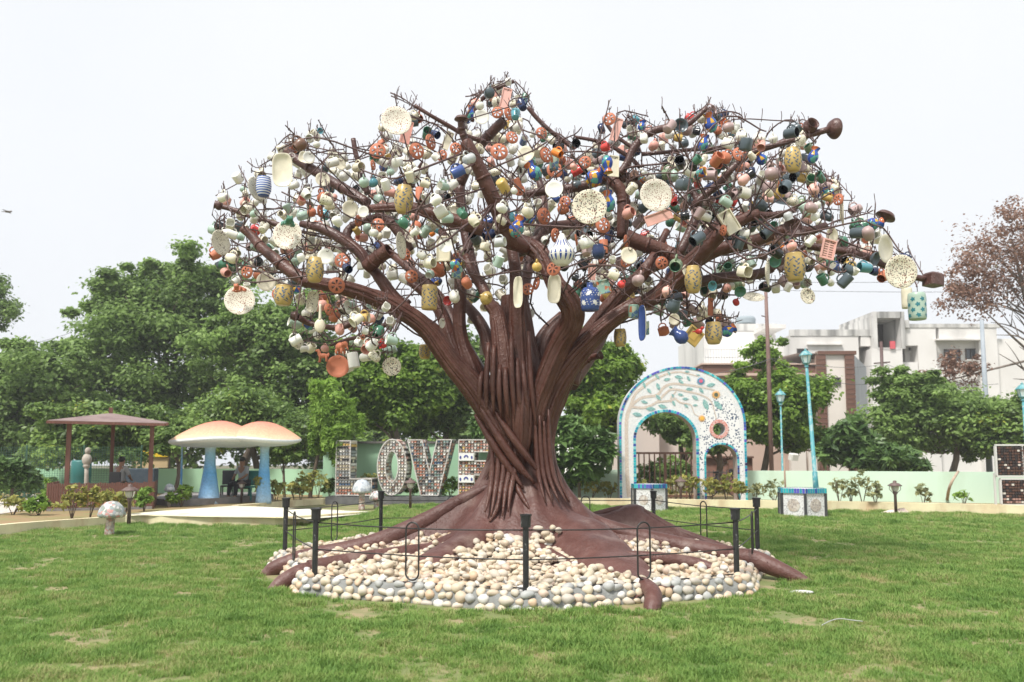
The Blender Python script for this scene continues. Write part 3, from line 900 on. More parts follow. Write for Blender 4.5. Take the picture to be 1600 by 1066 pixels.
# ================================================================== THE BROWN PIPE TREE
CX, CY = 0.15, 12.75
def paint(name, c, c2, rough, beads=True):
    m = mat(name, c, c2, rough=rough, scale=5, spec=0.5, bump=.0, detail=8)
    n = m.node_tree; b = n.nodes['Principled BSDF']
    t = n.nodes.new('ShaderNodeTexCoord')
    z = n.nodes.new('ShaderNodeTexNoise'); z.inputs['Scale'].default_value = 22; z.inputs['Detail'].default_value = 6
    v = n.nodes.new('ShaderNodeTexVoronoi'); v.inputs['Scale'].default_value = 38
    mp = n.nodes.new('ShaderNodeMapping'); mp.inputs['Scale'].default_value = (1, 1, .45)
    n.links.new(t.outputs['Object'], z.inputs['Vector']); n.links.new(t.outputs['Object'], mp.inputs[0]); n.links.new(mp.outputs[0], v.inputs['Vector'])
    mr = n.nodes.new('ShaderNodeMapRange'); mr.inputs[1].default_value = 0.0; mr.inputs[2].default_value = 0.28; mr.inputs[3].default_value = 1.0; mr.inputs[4].default_value = 0.0
    n.links.new(v.outputs['Distance'], mr.inputs[0])
    big = n.nodes.new('ShaderNodeTexNoise'); big.inputs['Scale'].default_value = 3.0
    n.links.new(t.outputs['Object'], big.inputs['Vector'])
    gt = n.nodes.new('ShaderNodeMapRange'); gt.inputs[1].default_value = .5; gt.inputs[2].default_value = .6
    n.links.new(big.outputs['Fac'], gt.inputs[0])
    mu = n.nodes.new('ShaderNodeMath'); mu.operation = 'MULTIPLY'
    n.links.new(mr.outputs[0], mu.inputs[0]); n.links.new(gt.outputs[0], mu.inputs[1])
    ad = n.nodes.new('ShaderNodeMath'); ad.operation = 'ADD'
    n.links.new(z.outputs['Fac'], ad.inputs[0]); n.links.new(mu.outputs[0], ad.inputs[1])
    bp = n.nodes.new('ShaderNodeBump'); bp.inputs['Strength'].default_value = .75; bp.inputs['Distance'].default_value = .018
    n.links.new(ad.outputs[0], bp.inputs['Height']); n.links.new(bp.outputs[0], b.inputs['Normal'])
    cm = n.nodes.new('ShaderNodeMixRGB'); cm.inputs[2].default_value = (.34, .22, .17, 1)      # weld dots tinted a lighter brown
    mh = n.nodes.new('ShaderNodeMath'); mh.operation = 'MULTIPLY'; mh.inputs[1].default_value = .38
    n.links.new(mu.outputs[0], mh.inputs[0]); n.links.new(mh.outputs[0], cm.inputs[0])
    n.links.new(b.inputs['Base Color'].links[0].from_socket, cm.inputs[1]); n.links.new(cm.outputs[0], b.inputs['Base Color'])
    rr = n.nodes.new('ShaderNodeMapRange'); rr.inputs[3].default_value = rough - .1; rr.inputs[4].default_value = rough + .15
    n.links.new(z.outputs['Fac'], rr.inputs[0]); n.links.new(rr.outputs[0], b.inputs['Roughness'])
    return m
m_brown = paint('brown_paint', (.078, .024, .015), (.115, .045, .031), .42)
m_brownd = paint('brown_paint_pipe', (.070, .028, .022), (.100, .046, .038), .36)
m_sheet = stain(paint('brown_sheet_paint', (.098, .038, .030), (.135, .060, .050), .48), .5, (.26, .19, .16), 2.5, (1, 1, 1), .55, .7)
m_rod = mat('rod_paint', (.075, .040, .035), (.11, .06, .055), rough=.5, scale=10)
m_wire = mat('black_wire', (.028, .025, .025), rough=.45)

tree_s = thing('pipe_tree', 'huge sculpted tree of brown painted pipes hung all over with crockery', 'sculpture', (CX, CY, 0))
TO = Vector((CX, CY, 0))
def tpart(name, mb, mats, parent=None):
    o = mb.build(name, mats, parent or tree_s)
    if parent is None: o.location = -TO
    return o

# ---- skirt of roots: height of the sheet over the bed, seen from above
def interp(x, tab):
    if x <= tab[0][0]: return tab[0][1]
    for (a, va), (b, vb) in zip(tab, tab[1:]):
        if x <= b:
            t = (x - a) / (b - a); return va + (vb - va) * t
    return tab[-1][1]
FL = [(0.40, 2.05), (.44, 1.80), (.51, 1.58), (.60, 1.38), (.70, 1.19), (.84, 1.02), (1.02, .84), (1.25, .66), (1.55, .48), (1.9, .33), (2.4, .18), (3.0, .06), (3.5, -.05), (3.9, -.2)]
# ridges: plan polyline (relative x, y, crest z), half width
RIDGES = [
    ([(-.5, -.1, 1.15), (-.9, -.25, .98), (-1.5, -.4, .64), (-2.2, -.6, .38), (-2.9, -.75, .27), (-3.65, -.92, .02)], .13),
    ([(-.7, -.8, .70), (-1.4, -1.25, .42), (-2.2, -1.65, .30), (-2.75, -1.95, .24), (-3.15, -2.2, .0)], .12),
    ([(-.5, -.9, .75), (-.95, -1.5, .52), (-1.15, -1.95, .42), (-1.2, -2.35, .20)], .22),
    ([(.50, -.65, .90), (.78, -1.05, .80), (.95, -1.6, .62), (1.1, -2.1, .45), (1.3, -2.55, .29), (1.5, -2.9, .18)], .40),
    ([(.1, -.9, .66), (.35, -1.5, .46), (.6, -2.1, .33), (.85, -2.6, .20)], .28),
    ([(.7, -.3, .95), (1.3, -.45, .66), (2.1, -.7, .45), (2.9, -1.05, .30), (3.4, -1.4, .06)], .13),
    ([(.8, .5, .70), (1.3, .7, .74), (1.78, .75, .88), (2.3, .55, .56), (2.9, .28, .32), (3.4, .1, .08)], .2),
    ([(-.5, .6, .9), (-1.5, 1.5, .45), (-2.6, 2.4, .15)], .2),
    ([(.2, .8, .9), (.6, 1.8, .45), (.9, 3.0, .1)], .25),
]
def ridge_h(x, y):
    best = -1.0
    for pl, w in RIDGES:
        for a, b in zip(pl, pl[1:]):
            dx, dy = b[0] - a[0], b[1] - a[1]
            L2 = dx * dx + dy * dy
            t = max(0, min(1, ((x - a[0]) * dx + (y - a[1]) * dy) / L2))
            qx, qy = a[0] + dx * t, a[1] + dy * t
            d = math.hypot(x - qx, y - qy)
            z = a[2] + (b[2] - a[2]) * t
            if w > .25: h = z - .10 * (d / w) ** 2 - .75 * max(0, d - w)         # flat topped sheet with sloping sides
            else: h = z - w * .5 + math.sqrt(max(0, 1 - min(1, (d / (w * 1.1)) ** 2))) * w * .55 - max(0, d - w * .95) * 1.5
            best = max(best, h)
    return best
def sheet_h(x, y):
    r = math.hypot(x, y); a = math.atan2(y, x)
    f = interp(r * (1 + .05 * math.sin(a * 7 + 1) + .03 * math.sin(a * 15)), FL)
    if r > 1.0: f -= (r - 1.0) * .34
    g = ridge_h(x, y) + .012 * smoothnoise(x * 4, y * 4)
    k = .07
    h = max(f, g); d = abs(f - g)
    if d < k * 3: h += k * .5 * (1 - d / (k * 3)) ** 2
    return h
mb = MB()
NA, vs, fs = 220, [], []
rr_ = [.34, .40, .44, .46, .48, .50, .52, .55, .58, .62, .66, .70, .75, .8, .86, .92, .99, 1.06, 1.14, 1.22, 1.3, 1.39, 1.48, 1.58, 1.68, 1.78, 1.88, 1.98, 2.08, 2.18, 2.28, 2.38, 2.48, 2.58, 2.68, 2.78, 2.88, 2.98, 3.08, 3.18, 3.28, 3.38, 3.45]
for r in rr_:
    for j in range(NA):
        a = 2 * math.pi * j / NA
        x, y = r * math.cos(a), r * math.sin(a)
        z = sheet_h(x, y)
        if r > 1.0: z += .008 * math.sin(a * 26 + r * 3)
        # folds running down the flare
        q = 1 + (.045 * math.sin(a * 11 + .6) + .022 * math.sin(a * 23 + 2)) * max(0, min(1, (1.5 - r) / .8))
        vs.append((CX + x * q, CY + y * q, z))
for i in range(len(rr_) - 1):
    for j in range(NA):
        k = (j + 1) % NA
        fs.append((i * NA + j, (i + 1) * NA + j, (i + 1) * NA + k, i * NA + k))
mb.add(vs, fs)
tpart('root_skirt', mb, [m_sheet])
for m_x in (m_brown, m_brownd): stain(m_x, .4, (.20, .11, .085), 5, (1, 1, .6), .55, .75)

# ---- trunk with pipe-like flutes
def tr_r(z):
    return interp(z, [(1.0, .56), (1.3, .50), (1.6, .45), (1.9, .42), (2.2, .42), (2.5, .44), (2.8, .42), (3.1, .36), (3.4, .29), (3.7, .26), (4.1, .20)])
mb = MB(); vs, fs = [], []
zs = [1.0 + i * .08 for i in range(40)]
NA = 120
for z in zs:
    for j in range(NA):
        a = 2 * math.pi * j / NA + (z - 1) * .35
        r = tr_r(z) * (1 + .045 * abs(math.sin(a * 6.5)) + .03 * math.sin(a * 3 + z))
        b = a - (z - 1) * .35
        cx = CX + interp(z, [(1, 0), (2, 0), (3, -.05), (4.2, -.12)])
        vs.append((cx + r * math.cos(b), CY + r * math.sin(b) * .95, z))
for i in range(len(zs) - 1):
    for j in range(NA):
        k = (j + 1) % NA
        fs.append((i * NA + j, i * NA + k, (i + 1) * NA + k, (i + 1) * NA + j))
mb.add(vs, fs)
trunk = tpart('trunk', mb, [m_brown])

# ---- main limbs: photo pixel, distance, radius in photo pixels
LIMBS = [
 # px,py,Y ...                                                                               radii          strands
 ([(806,770,12.35),(797,715,12.28),(782,670,12.22),(747,615,12.2),(702,562,12.1),(664,512,12.0),(620,482,11.9),(580,463,11.8),(543,451,11.7),(505,444,11.6),(472,438,11.5)], [16,18,20,18,14.5,13,12.5,12,11.5,10.5,9], 14, 'left'),
 ([(640,492,12.0),(612,460,12.0),(598,440,12.0),(585,424,12.05),(574,414,12.1)], [12,10,9,8,7], 3, ''),
 ([(573,418,11.9),(590,403,11.8),(608,391,11.7)], [11,11,11], 0, 'open'),
 ([(574,416,12.15),(566,398,12.2),(540,377,12.3),(503,357,12.4),(470,350,12.5)], [8,9,9,8,5], 2, ''),
 ([(566,398,12.25),(545,378,12.4),(543,362,12.5),(560,348,12.5),(590,338,12.5)], [8,7,7,6,5], 0, ''),
 ([(640,392,12.6),(626,368,12.5),(607,346,12.5),(588,333,12.5)], [9,8,7,6], 0, ''),
 ([(438,500,12.3),(482,442,12.0),(455,425,12.1),(430,405,12.2),(409,387,12.3),(392,368,12.4),(378,357,12.4)], [0.1,10,10,9,8,7,6], 0, 'skip0'),
 ([(836,690,12.25),(838,640,12.2),(850,600,12.15),(872,545,12.05),(891,510,11.9),(895,485,11.75),(882,462,11.7),(869,446,11.7),(855,415,11.75),(843,396,11.8),(825,384,11.85),(795,374,11.9),(757,358,11.9),(700,342,11.9),(668,332,11.9),(640,324,12.0),(600,325,12.1),(575,327,12.2)], [12,15,16,16,16,17,16,13.5,12,12,12,13,11,10,10,8,7,6], 12, 'right'),
 ([(575,318,12.4),(545,299,12.5),(525,288,12.6),(490,266,12.7),(458,246,12.8),(446,236,12.8)], [8,8,8,8,7,7], 0, ''),
 ([(825,388,11.8),(797,375,11.6),(786,348,11.4),(769,308,11.2),(752,270,11.1),(735,235,11.0),(728,222,11.0)], [10,12,12,12,11,10,10], 0, ''),
 ([(728,224,11.0),(722,204,10.95),(720,190,10.9)], [6,5.5,5.5], 0, ''),
 ([(806,735,12.25),(812,690,12.15),(812,640,12.1),(812,590,12.15),(810,545,12.2),(808,500,12.2),(807,440,12.2),(802,400,12.3),(796,372,12.35)], [10,16,18,17,14,11.5,10,9,8], 10, ''),
 ([(796,720,12.25),(800,680,12.2),(798,640,12.1),(790,580,12.1),(783,530,12.15),(775,490,12.2),(764,474,12.2),(752,445,12.3),(738,425,12.4),(728,400,12.5)], [10,15,16,16,13,11,9.5,8,7,6], 10, ''),
 ([(800,620,12.5),(770,560,12.7),(757,520,12.8),(742,494,12.9),(722,470,13.1)], [16,13,10,9,7], 2, ''),
 ([(778,660,12.35),(752,610,12.4),(735,570,12.45),(722,535,12.5),(717,500,12.5),(719,455,12.5),(716,425,12.6),(700,400,12.7),(690,360,12.9)], [15,15,13,10,9.5,9,8,7,6], 5, ''),
 ([(745,615,12.5),(722,570,12.5),(704,530,12.6),(690,490,12.7),(668,462,12.8),(640,440,12.9)], [16,14,12,10,8,6], 3, ''),
 ([(718,570,12.7),(690,525,12.8),(660,500,12.9),(636,484,13.0)], [11,10,8,7], 2, ''),
 ([(842,720,12.35),(846,680,12.35),(861,620,12.3),(885,575,12.2),(913,540,12.1),(950,505,12.0),(985,480,11.95),(1004,470,11.9)], [14,17,18,17,14.5,12,10.5,9], 12, 'right'),
 ([(862,650,12.45),(880,595,12.4),(905,545,12.3),(935,502,12.25),(968,462,12.2),(1001,432,12.15),(1012,415,12.1),(1022,398,12.2)], [13,14,13,12,11,10,8,6], 8, ''),
 ([(955,495,12.4),(985,455,12.6),(1010,420,12.7),(1030,385,12.8),(1042,360,12.9)], [10,8,7,6,5], 2, ''),
 ([(1073,450,12.2),(1060,408,12.3),(1040,393,12.4),(1015,385,12.4),(994,377,12.4),(978,368,12.4)], [6,10,11,12,12,11], 0, 'open'),
 ([(940,520,12.6),(985,485,12.4),(1020,466,12.3),(1040,452,12.2),(1058,434,12.1),(1074,417,12.0),(1091,401,11.9),(1112,379,11.8),(1131,361,11.7),(1160,343,11.7),(1185,334,11.7)], [8,9,11,13,14,14,13,12,12,9,8], 4, ''),
 ([(1150,348,11.8),(1172,336,11.8),(1200,337,11.8),(1224,334,11.8),(1242,328,11.9)], [6,6,6,5,4.5], 0, ''),
 ([(1082,412,12.3),(1117,392,12.3),(1150,384,12.3),(1178,377,12.3),(1208,366,12.3),(1235,358,12.3),(1265,361,12.4),(1290,352,12.5)], [11,11,10,10,9,9,7,5], 0, ''),
 ([(1040,455,12.5),(1073,447,12.5),(1110,437,12.5),(1150,432,12.5),(1190,427,12.5),(1212,414,12.5),(1240,398,12.6),(1262,380,12.6)], [8,8,9,9,8,6,5,4], 0, ''),
 ([(1262,384,12.4),(1308,391,12.3),(1344,398,12.2),(1385,415,12.1),(1420,431,12.0),(1446,436,12.0)], [6,7,6,6,5,5], 0, ''),
 ([(972,372,12.5),(974,335,12.5),(973,305,12.5),(962,288,12.5),(948,274,12.6),(930,268,12.7)], [9,10,10,9,9,7], 0, ''),
 ([(965,280,12.7),(980,277,12.8),(997,292,12.9)], [8,8,8], 0, 'open'),
 ([(944,280,12.8),(910,291,12.8),(881,296,12.8),(850,299,12.8),(817,305,12.8)], [8,8,7,7,6], 0, ''),
 ([(968,272,12.6),(980,255,12.6),(990,232,12.6),(1006,214,12.6),(1024,204,12.6),(1052,198,12.6),(1074,194,12.6),(1090,182,12.6),(1104,169,12.6)], [6,6,6,6,6,6,5,4,4], 0, ''),
 ([(1086,330,12.9),(1090,315,12.8),(1108,300,12.8),(1125,286,12.7),(1140,268,12.6),(1152,256,12.6),(1168,243,12.5),(1198,231,12.4),(1248,216,12.3),(1296,202,12.2)], [6,6,6,6,5.5,5,5,5,5,5], 0, ''),
 ([(1060,400,12.9),(1086,345,13),(1090,315,13),(1075,290,13.1)], [8,8,6,5], 0, ''),
 ([(718,290,13.4),(735,252,13.3),(752,225,13.2),(772,203,13.1),(788,188,13.0)], [8,8,8,8,8], 0, 'open'),
 ([(745,440,13.2),(730,380,13.3),(722,330,13.4),(718,290,13.4)], [8,8,8,8], 0, ''),
 ([(860,640,12.7),(848,580,12.8),(850,540,12.9),(868,510,13.0),(890,490,13.1)], [18,14,11,9,8], 3, ''),
 ([(828,600,12.9),(832,560,13.1),(850,520,13.2),(878,492,13.3)], [14,10,8,7], 2, ''),
 ([(895,600,12.7),(905,575,12.7),(922,560,12.7),(936,556,12.6)], [10,6,5,5], 0, 'open'),
 ([(800,400,12.9),(830,385,13.0),(850,360,13.1),(880,352,13.2),(915,350,13.3)], [6,9,9,8,7], 0, ''),
 ([(890,600,12.9),(930,540,13.3),(960,480,13.6),(1000,430,13.9),(1060,400,14.3),(1120,350,14.8)], [14,12,10,8,7,5], 0, ''),
 ([(760,600,13.0),(720,530,13.4),(690,470,13.8),(640,420,14.3),(590,380,14.9)], [12,10,9,7,5], 0, ''),
 ([(820,560,13.1),(815,480,13.6),(830,400,14.2),(850,330,14.8),(840,270,15.2)], [12,10,8,7,5], 0, ''),
 ([(342,322,12.8),(362,327,12.8),(400,341,12.7),(430,350,12.7),(466,362,12.6)], [4,4,4,4.5,5], 0, ''),
 ([(552,217,12.6),(556,240,12.6),(563,262,12.6),(570,285,12.5),(574,303,12.5)], [4,4,4,4.5,5], 0, ''),
 ([(648,165,12.0),(672,180,12.0),(700,196,12.1),(728,212,12.2),(758,222,12.3)], [3,3,3.5,3.5,4], 0, ''),
 ([(753,155,12.9),(770,142,12.9),(786,134,12.9),(803,127,12.9)], [3.5,3.5,3,3], 0, ''),
 ([(753,155,12.9),(742,172,12.9),(738,190,12.9)], [3.5,3.5,3], 0, ''),
 ([(825,168,12.7),(840,186,12.7),(860,205,12.7),(880,220,12.8),(896,232,12.8)], [3.5,3.5,3.5,3.5,3.5], 0, ''),
 ([(898,214,12.8),(930,220,12.8),(957,230,12.8),(985,247,12.8),(1000,262,12.8)], [2.5,3,3,3.5,3.5], 0, ''),
 ([(947,193,12.7),(960,210,12.7),(975,222,12.7),(995,235,12.7)], [3,3,3,3], 0, ''),
 ([(1003,241,12.9),(1040,238,12.8),(1069,235,12.8),(1100,233,12.8),(1134,231,12.7),(1150,225,12.7),(1166,221,12.7)], [3.5,3,3,3,3,2.5,2], 0, ''),
 ([(572,482,12.3),(560,500,12.2),(530,512,12.1),(505,510,12.0),(482,505,12.0),(466,496,11.9)], [5,5,5,4,4.5,5], 0, ''),
 ([(640,470,12.3),(610,500,12.2),(580,522,12.2),(545,530,12.1),(515,540,12.0)], [4,4,3.5,3,2.5], 0, ''),
 ([(640,288,12.6),(650,272,12.5),(661,255,12.4)], [5,5,4], 0, 'open'),
]
JOIN_EXTRA = []
limb_pts = []      # (world point, pixel radius, px, py, Y)
for li, (pts, radii, ns, flag) in enumerate(LIMBS):
    if flag == 'skip0': pts, radii = pts[1:], radii[1:]
    P = [W(a, b_, c) for a, b_, c in pts]
    rad = [S(r, p[1], p[2]) for r, p in zip(radii, pts)]
    big = max(radii) > 9
    k = 5 if len(P) > 2 else 1
    PS = catmull(P, k); RS = lerp_list(rad, len(PS))
    for q, r_ in zip(PS, RS):
        a, b_ = PXY(q); limb_pts.append((q, r_ * F / q.y, a, b_, q.y))
    mb = MB()
    ph = li * 1.3
    fl = (lambda a, t, ph=ph: 1 + .05 * math.sin(a * 5 + ph + t * 2) + .03 * math.sin(a * 9 + t * 3)) if big and ns else None
    mb.tube(PS, RS, 16 if big else 9, flute=fl, open_end=.25 if flag == 'open' else 0)
    if ns == 0 and max(radii) > 5 and len(PS) > 10:
        for t in (.33, .66):
            i = int(t * (len(PS) - 1)); d = (PS[i + 1] - PS[i]).normalized()
            mb.tube([PS[i] - d * .02, PS[i] + d * .02], RS[i] * 1.12, 12)
    lb = tpart('branch', mb, [m_brownd if not big else m_brown])
    # welded strips running along the thick limbs
    pr = random.Random(li)
    for s_ in range(ns):
        t0 = pr.uniform(0, .25) if s_ % 2 else 0.0
        t1 = pr.uniform(.55, 1.0)
        i0, i1 = int(t0 * (len(PS) - 1)), int(t1 * (len(PS) - 1))
        if i1 - i0 < 4: continue
        ang = 2 * math.pi * s_ / ns + pr.uniform(-.25, .25)
        path, rr2 = [], []
        u = None; prev = None
        for i in range(len(PS)):
            t = (PS[min(i + 1, len(PS) - 1)] - PS[max(i - 1, 0)]).normalized()
            if u is None: u = (Vector((0, -1, 0)) - t * t.dot(Vector((0, -1, 0)))).normalized()
            else:
                u = prev.rotation_difference(t) @ u; u = (u - t * u.dot(t)).normalized()
            prev = t
            if i0 <= i <= i1:
                a = ang + i * .022
                w = t.cross(u)
                q_ = (.27 if s_ % 3 else .21) if ns > 5 else .34
                path.append(PS[i] + (u * math.cos(a) + w * math.sin(a)) * RS[i] * (.90 if ns > 5 else .80))
                e = min(1, (i - i0) / 3 + .2, (i1 - i) / 3 + .2)
                rr2.append(RS[i] * q_ * e)
        tb = MB(); tb.tube(path, rr2, 7)
        o = tb.build('pipe_strip', [m_brown], lb)

# pipes welded over the trunk, fanning from the foot up into the fork (front and sides)
pr = random.Random(3)
for i in range(44):
    a0 = R(-190 + i * 8.6 + pr.uniform(-3, 3))
    z0, z1 = pr.uniform(.95, 1.5), pr.uniform(2.2, 3.3)
    if i % 3 == 0: z0 += .5
    path, rad = [], []
    n = 9
    for k in range(n):
        z = z0 + (z1 - z0) * k / (n - 1)
        a = a0 + (z - 1.2) * .22 * (1 if i % 2 else .5)
        rb = interp(z, [(.9, .95), (1.05, .80), (1.2, .67), (1.4, .57), (1.6, .49), (1.9, .44), (2.2, .44), (2.5, .46), (2.8, .44), (3.1, .38), (3.4, .30)])
        path.append(Vector((CX + interp(z, [(1, 0), (2, 0), (3, -.04)]) + rb * math.cos(a), CY + rb * math.sin(a) * .95, z)))
        rad.append((.036 + .012 * math.sin(i * 2.1)) * (1 if 0 < k < n - 1 else .3))
    MB().tube(path, rad, 8, k=2).build('pipe_strip', [m_brown], trunk)
# the slanting pipes in the middle of the fork
for i in range(9):
    b0 = (838 - i * 11, 668 - i * 3); b1 = (812 + 0 * i - i * 9.0 + 14, 540 + (i % 3) * 9)
    p0 = W(b0[0], b0[1], 11.93 + abs(i - 4) * .035); p1 = W(b1[0], b1[1] + ((i * 37) % 50 - 22), 11.95 + abs(i - 4) * .035)
    m_ = W((b0[0] + b1[0]) / 2 - 2, (b0[1] + b1[1]) / 2, 11.86 + abs(i - 4) * .035)
    MB().tube([p0, m_, p1], [.012, .038, .042, .030], 8, k=4).build('pipe_strip', [m_brown], trunk).location = (0, 0, 0)
# crossing strips low on the trunk
VS = [([(768 + 9 * k, 688 + 6 * (k % 3), 12.02), (769 + 9 * k, 730, 12.0), (766 + 8 * k, 765, 11.9), (758 + 9 * k, 800 + 7 * (k % 2), 11.66)], 5.5) for k in range(5)] + [([(836 + 7 * k, 640 + 9 * (k % 3), 12.02), (838 + 7 * k, 700, 12.04), (842 + 8 * k, 745, 11.98), (852 + 11 * k, 785, 11.8)], 5) for k in range(4)]
for pts, r in tuple(VS) + (([(748,632,12.0),(782,688,11.93),(810,728,11.93),(836,756,11.95)], 8.5), ([(764,630,11.98),(798,680,11.90),(824,715,11.92),(848,745,12.0)], 7), ([(742,648,12.05),(770,694,11.98),(796,732,11.96),(818,764,11.92)], 8), ([(858,640,12.2),(848,690,12.2),(856,750,12.1),(866,790,11.9)], 7),
               ([(872,650,12.25),(862,700,12.25),(872,745,12.15),(890,785,12.0)], 6), ([(783,700,12.2),(785,740,12.1),(778,790,11.8),(765,815,11.6)], 7), ([(806,720,12.15),(808,760,12.0),(830,800,11.75)], 6)):
    MB().tube([W(q[0], q[1], q[2] + (.075 if r > 6 else .045)) for q in pts], [S(r * .3, 700, 12.2), S(r * .8, 700, 12.2), S(r * .8, 700, 12.2), S(r * .2, 700, 12.2)], 8, k=4).build('pipe_strip', [m_brown], trunk)

for pts, r in (([(-.45, -.35, 1.22), (-.9, -.3, 1.0), (-1.5, -.42, .66), (-2.2, -.6, .38), (-2.9, -.75, .25), (-3.2, -.82, .2)], [.05, .1, .14, .14, .13, .12]),
               ([(-1.0, -1.0, .42), (-1.5, -1.3, .36), (-2.2, -1.65, .29), (-2.75, -1.95, .22)], [.06, .1, .11, .11]),
               ([(.9, -.35, .78), (1.4, -.5, .56), (2.1, -.7, .40), (2.9, -1.05, .28)], [.08, .13, .14, .13]),
               ([(.1, -1.2, .50), (.3, -1.7, .40), (.5, -2.1, .31), (.7, -2.4, .22)], [.05, .08, .09, .07]),
               ([(1.2, -1.9, .40), (1.7, -2.0, .36), (2.2, -2.0, .29), (2.5, -2.2, .2)], [.05, .08, .08, .05]),
               ([(1.0, .6, .70), (1.78, .72, .82), (2.4, .5, .50), (3.0, .25, .28), (3.4, .1, .14)], [.04, .05, .07, .07, .06])):
    P = [Vector((CX + a, CY + b_, c)) for a, b_, c in pts]
    tpart('root', MB().tube(P, r, 12, k=4), [m_sheet])
# root ends that crawl out over the rim
for pts, r in (([(-2.8, -.74, .24), (-3.2, -.82, .18), (-3.5, -.88, .07), (-3.62, -.92, -.06)], [.12, .12, .11, .08]),
               ([(-2.6, -1.88, .2), (-2.8, -2.0, .19), (-3.02, -2.15, .08), (-3.16, -2.26, -.05)], [.1, .11, .1, .06]),
               ([(1.25, -2.75, .2), (1.38, -3.05, .17), (1.42, -3.3, .12), (1.38, -3.5, .03), (1.34, -3.6, -.08)], [.07, .09, .10, .10, .07]),
               ([(2.7, -.95, .24), (3.1, -1.2, .26), (3.35, -1.38, .17), (3.6, -1.55, .06), (3.8, -1.68, -.04)], [.13, .13, .12, .09, .05])):
    P = [Vector((CX + a, CY + b_, c)) for a, b_, c in pts]
    tpart('root', MB().tube(P, r, 12, k=4), [m_sheet])

# ---- end caps of pipes: bowls and pots painted brown
def cap(px, py, Y, size, prof, tilt, az, mi=m_brownd, mats=None):
    o = MB().lathe([(r_ * size, z * size) for r_, z in prof], 20).build('end_cap', [mi], tree_s)
    o.location = W(px, py, Y) - TO
    o.rotation_euler = (0, R(tilt), R(az))
    return o
BOWL = [(0, -.25), (.3, -.28), (.75, -.05), (1.0, .35), (1.02, .5), (.94, .5), (.85, .32), (.5, .05), (0, 0)]
DOME = [(0, .5), (.4, .47), (.8, .3), (1.0, 0), (1.03, -.12), (.9, -.15), (.3, -.3), (.28, -.6), (0, -.6)]
POT = [(0, 0), (.6, 0), (.9, .25), (1.0, .6), (.85, 1.0), (.7, 1.15), (.85, 1.35), (.8, 1.38), (.6, 1.15), (.6, .4), (0, .3)]
cap(721, 186, 10.9, S(11, 186, 10.9), DOME, 0, 0)
cap(1299, 201, 12.2, S(16, 200, 12.2), BOWL, 85, 18)
cap(1262, 203, 12.3, S(12, 200, 12.3), POT, 70, -75)
cap(1384, 338, 12.2, S(15, 338, 12.2), DOME, 30, 0)
cap(347, 322, 12.8, S(8, 322, 12.8), POT, -80, 10)
cap(1237, 360, 11.9, S(16, 360, 11.9), BOWL, 75, -85)
cap(466, 495, 11.9, S(8, 495, 11.9), POT, -80, 0)
cap(936, 556, 12.55, S(7, 556, 12.6), BOWL, 80, -40)
o = MB().box((0, 0, 0), (S(26, 437, 12), S(24, 437, 12), S(20, 437, 12)), bev=.03).build('end_cap', [m_brownd], tree_s, W(1458, 437, 12) - TO, (0, R(5), R(20)))

# ================================================================== PEBBLE BED WITH MORTAR RIM, POSTS AND WIRES
m_mortar = mat('mortar', (.26, .27, .26), (.20, .20, .19), rough=.95, scale=6, bump=.6, bscale=35)
bed = thing('pebble_bed', 'raised octagonal bed of pale pebbles around the foot of the brown tree', 'pebble bed', (CX, CY, 0))
def oct_r(a, r):
    """distance to the octagon's side in direction a; corners on the posts"""
    k = math.pi / 4
    d = (a - k * math.floor(a / k)) - k / 2
    return r * math.cos(k / 2) / math.cos(d) * (1 - .012 * math.cos(d * 8))
def ptop(x, y):
    r = math.hypot(x, y)
    return interp(r, [(1.0, .60), (1.25, .54), (1.7, .42), (2.3, .31), (2.9, .235), (3.3, .20), (3.6, .17)]) + .035 * smoothnoise(x * 1.6 + 5, y * 1.6)
NA, vs, fs = 96, [], []
prof = [(3.77, -.05), (3.74, .07), (3.69, .17), (3.58, .20), (3.3, .15), (2.6, .19), (1.6, .27), (.6, .35)]
for r, z in prof:
    for j in range(NA):
        a = 2 * math.pi * j / NA
        q = oct_r(a, r) if r > 2 else r
        vs.append((q * math.cos(a), q * math.sin(a), z + .012 * smoothnoise(q * math.cos(a) * 3, q * math.sin(a) * 3)))
for i in range(len(prof) - 1):
    for j in range(NA):
        k = (j + 1) % NA
        fs.append((i * NA + j, i * NA + k, (i + 1) * NA + k, (i + 1) * NA + j))
MB().add(vs, fs).build('mortar_rim', [m_mortar], bed)

PEB = []
for i, (c1, c2) in enumerate((((.56, .47, .34), (.63, .55, .42)), ((.50, .42, .32), (.60, .49, .36)), ((.56, .39, .25), (.62, .47, .33)), ((.60, .58, .54), (.68, .66, .62)), ((.62, .56, .47), (.56, .49, .39)), ((.58, .43, .33), (.64, .52, .42)))):
    PEB.append(mat('pebble_stone_%d' % i, c1, c2, rough=.55, scale=14, detail=6))
PEBG = [mat('pebble_grey_%d' % i, c, c2, rough=.55, scale=14) for i, (c, c2) in enumerate((((.36, .37, .36), (.44, .44, .42)), ((.46, .42, .37), (.52, .47, .40))))]
PALL = PEB + PEBG
pm = []
pr = random.Random(9)
for k in range(24):
    mb = MB()
    sx, sy, sz = pr.uniform(.92, 1.18), pr.uniform(.62, .92), pr.uniform(.42, .7)
    mb.ell((0, 0, 0), (sx, sy, sz), 0, 10, 6)
    ph = pr.uniform(0, 6)
    mb.v = [(x * (1 + .20 * math.sin(y * 1.7 + ph)), y * (1 + .20 * math.cos(x * 1.9 + ph)), z * (1 + .16 * math.sin(x * 2.3 + ph) + .1 * math.cos(y * 3))) for x, y, z in mb.v]
    pm.append(mb)
pmesh = {}
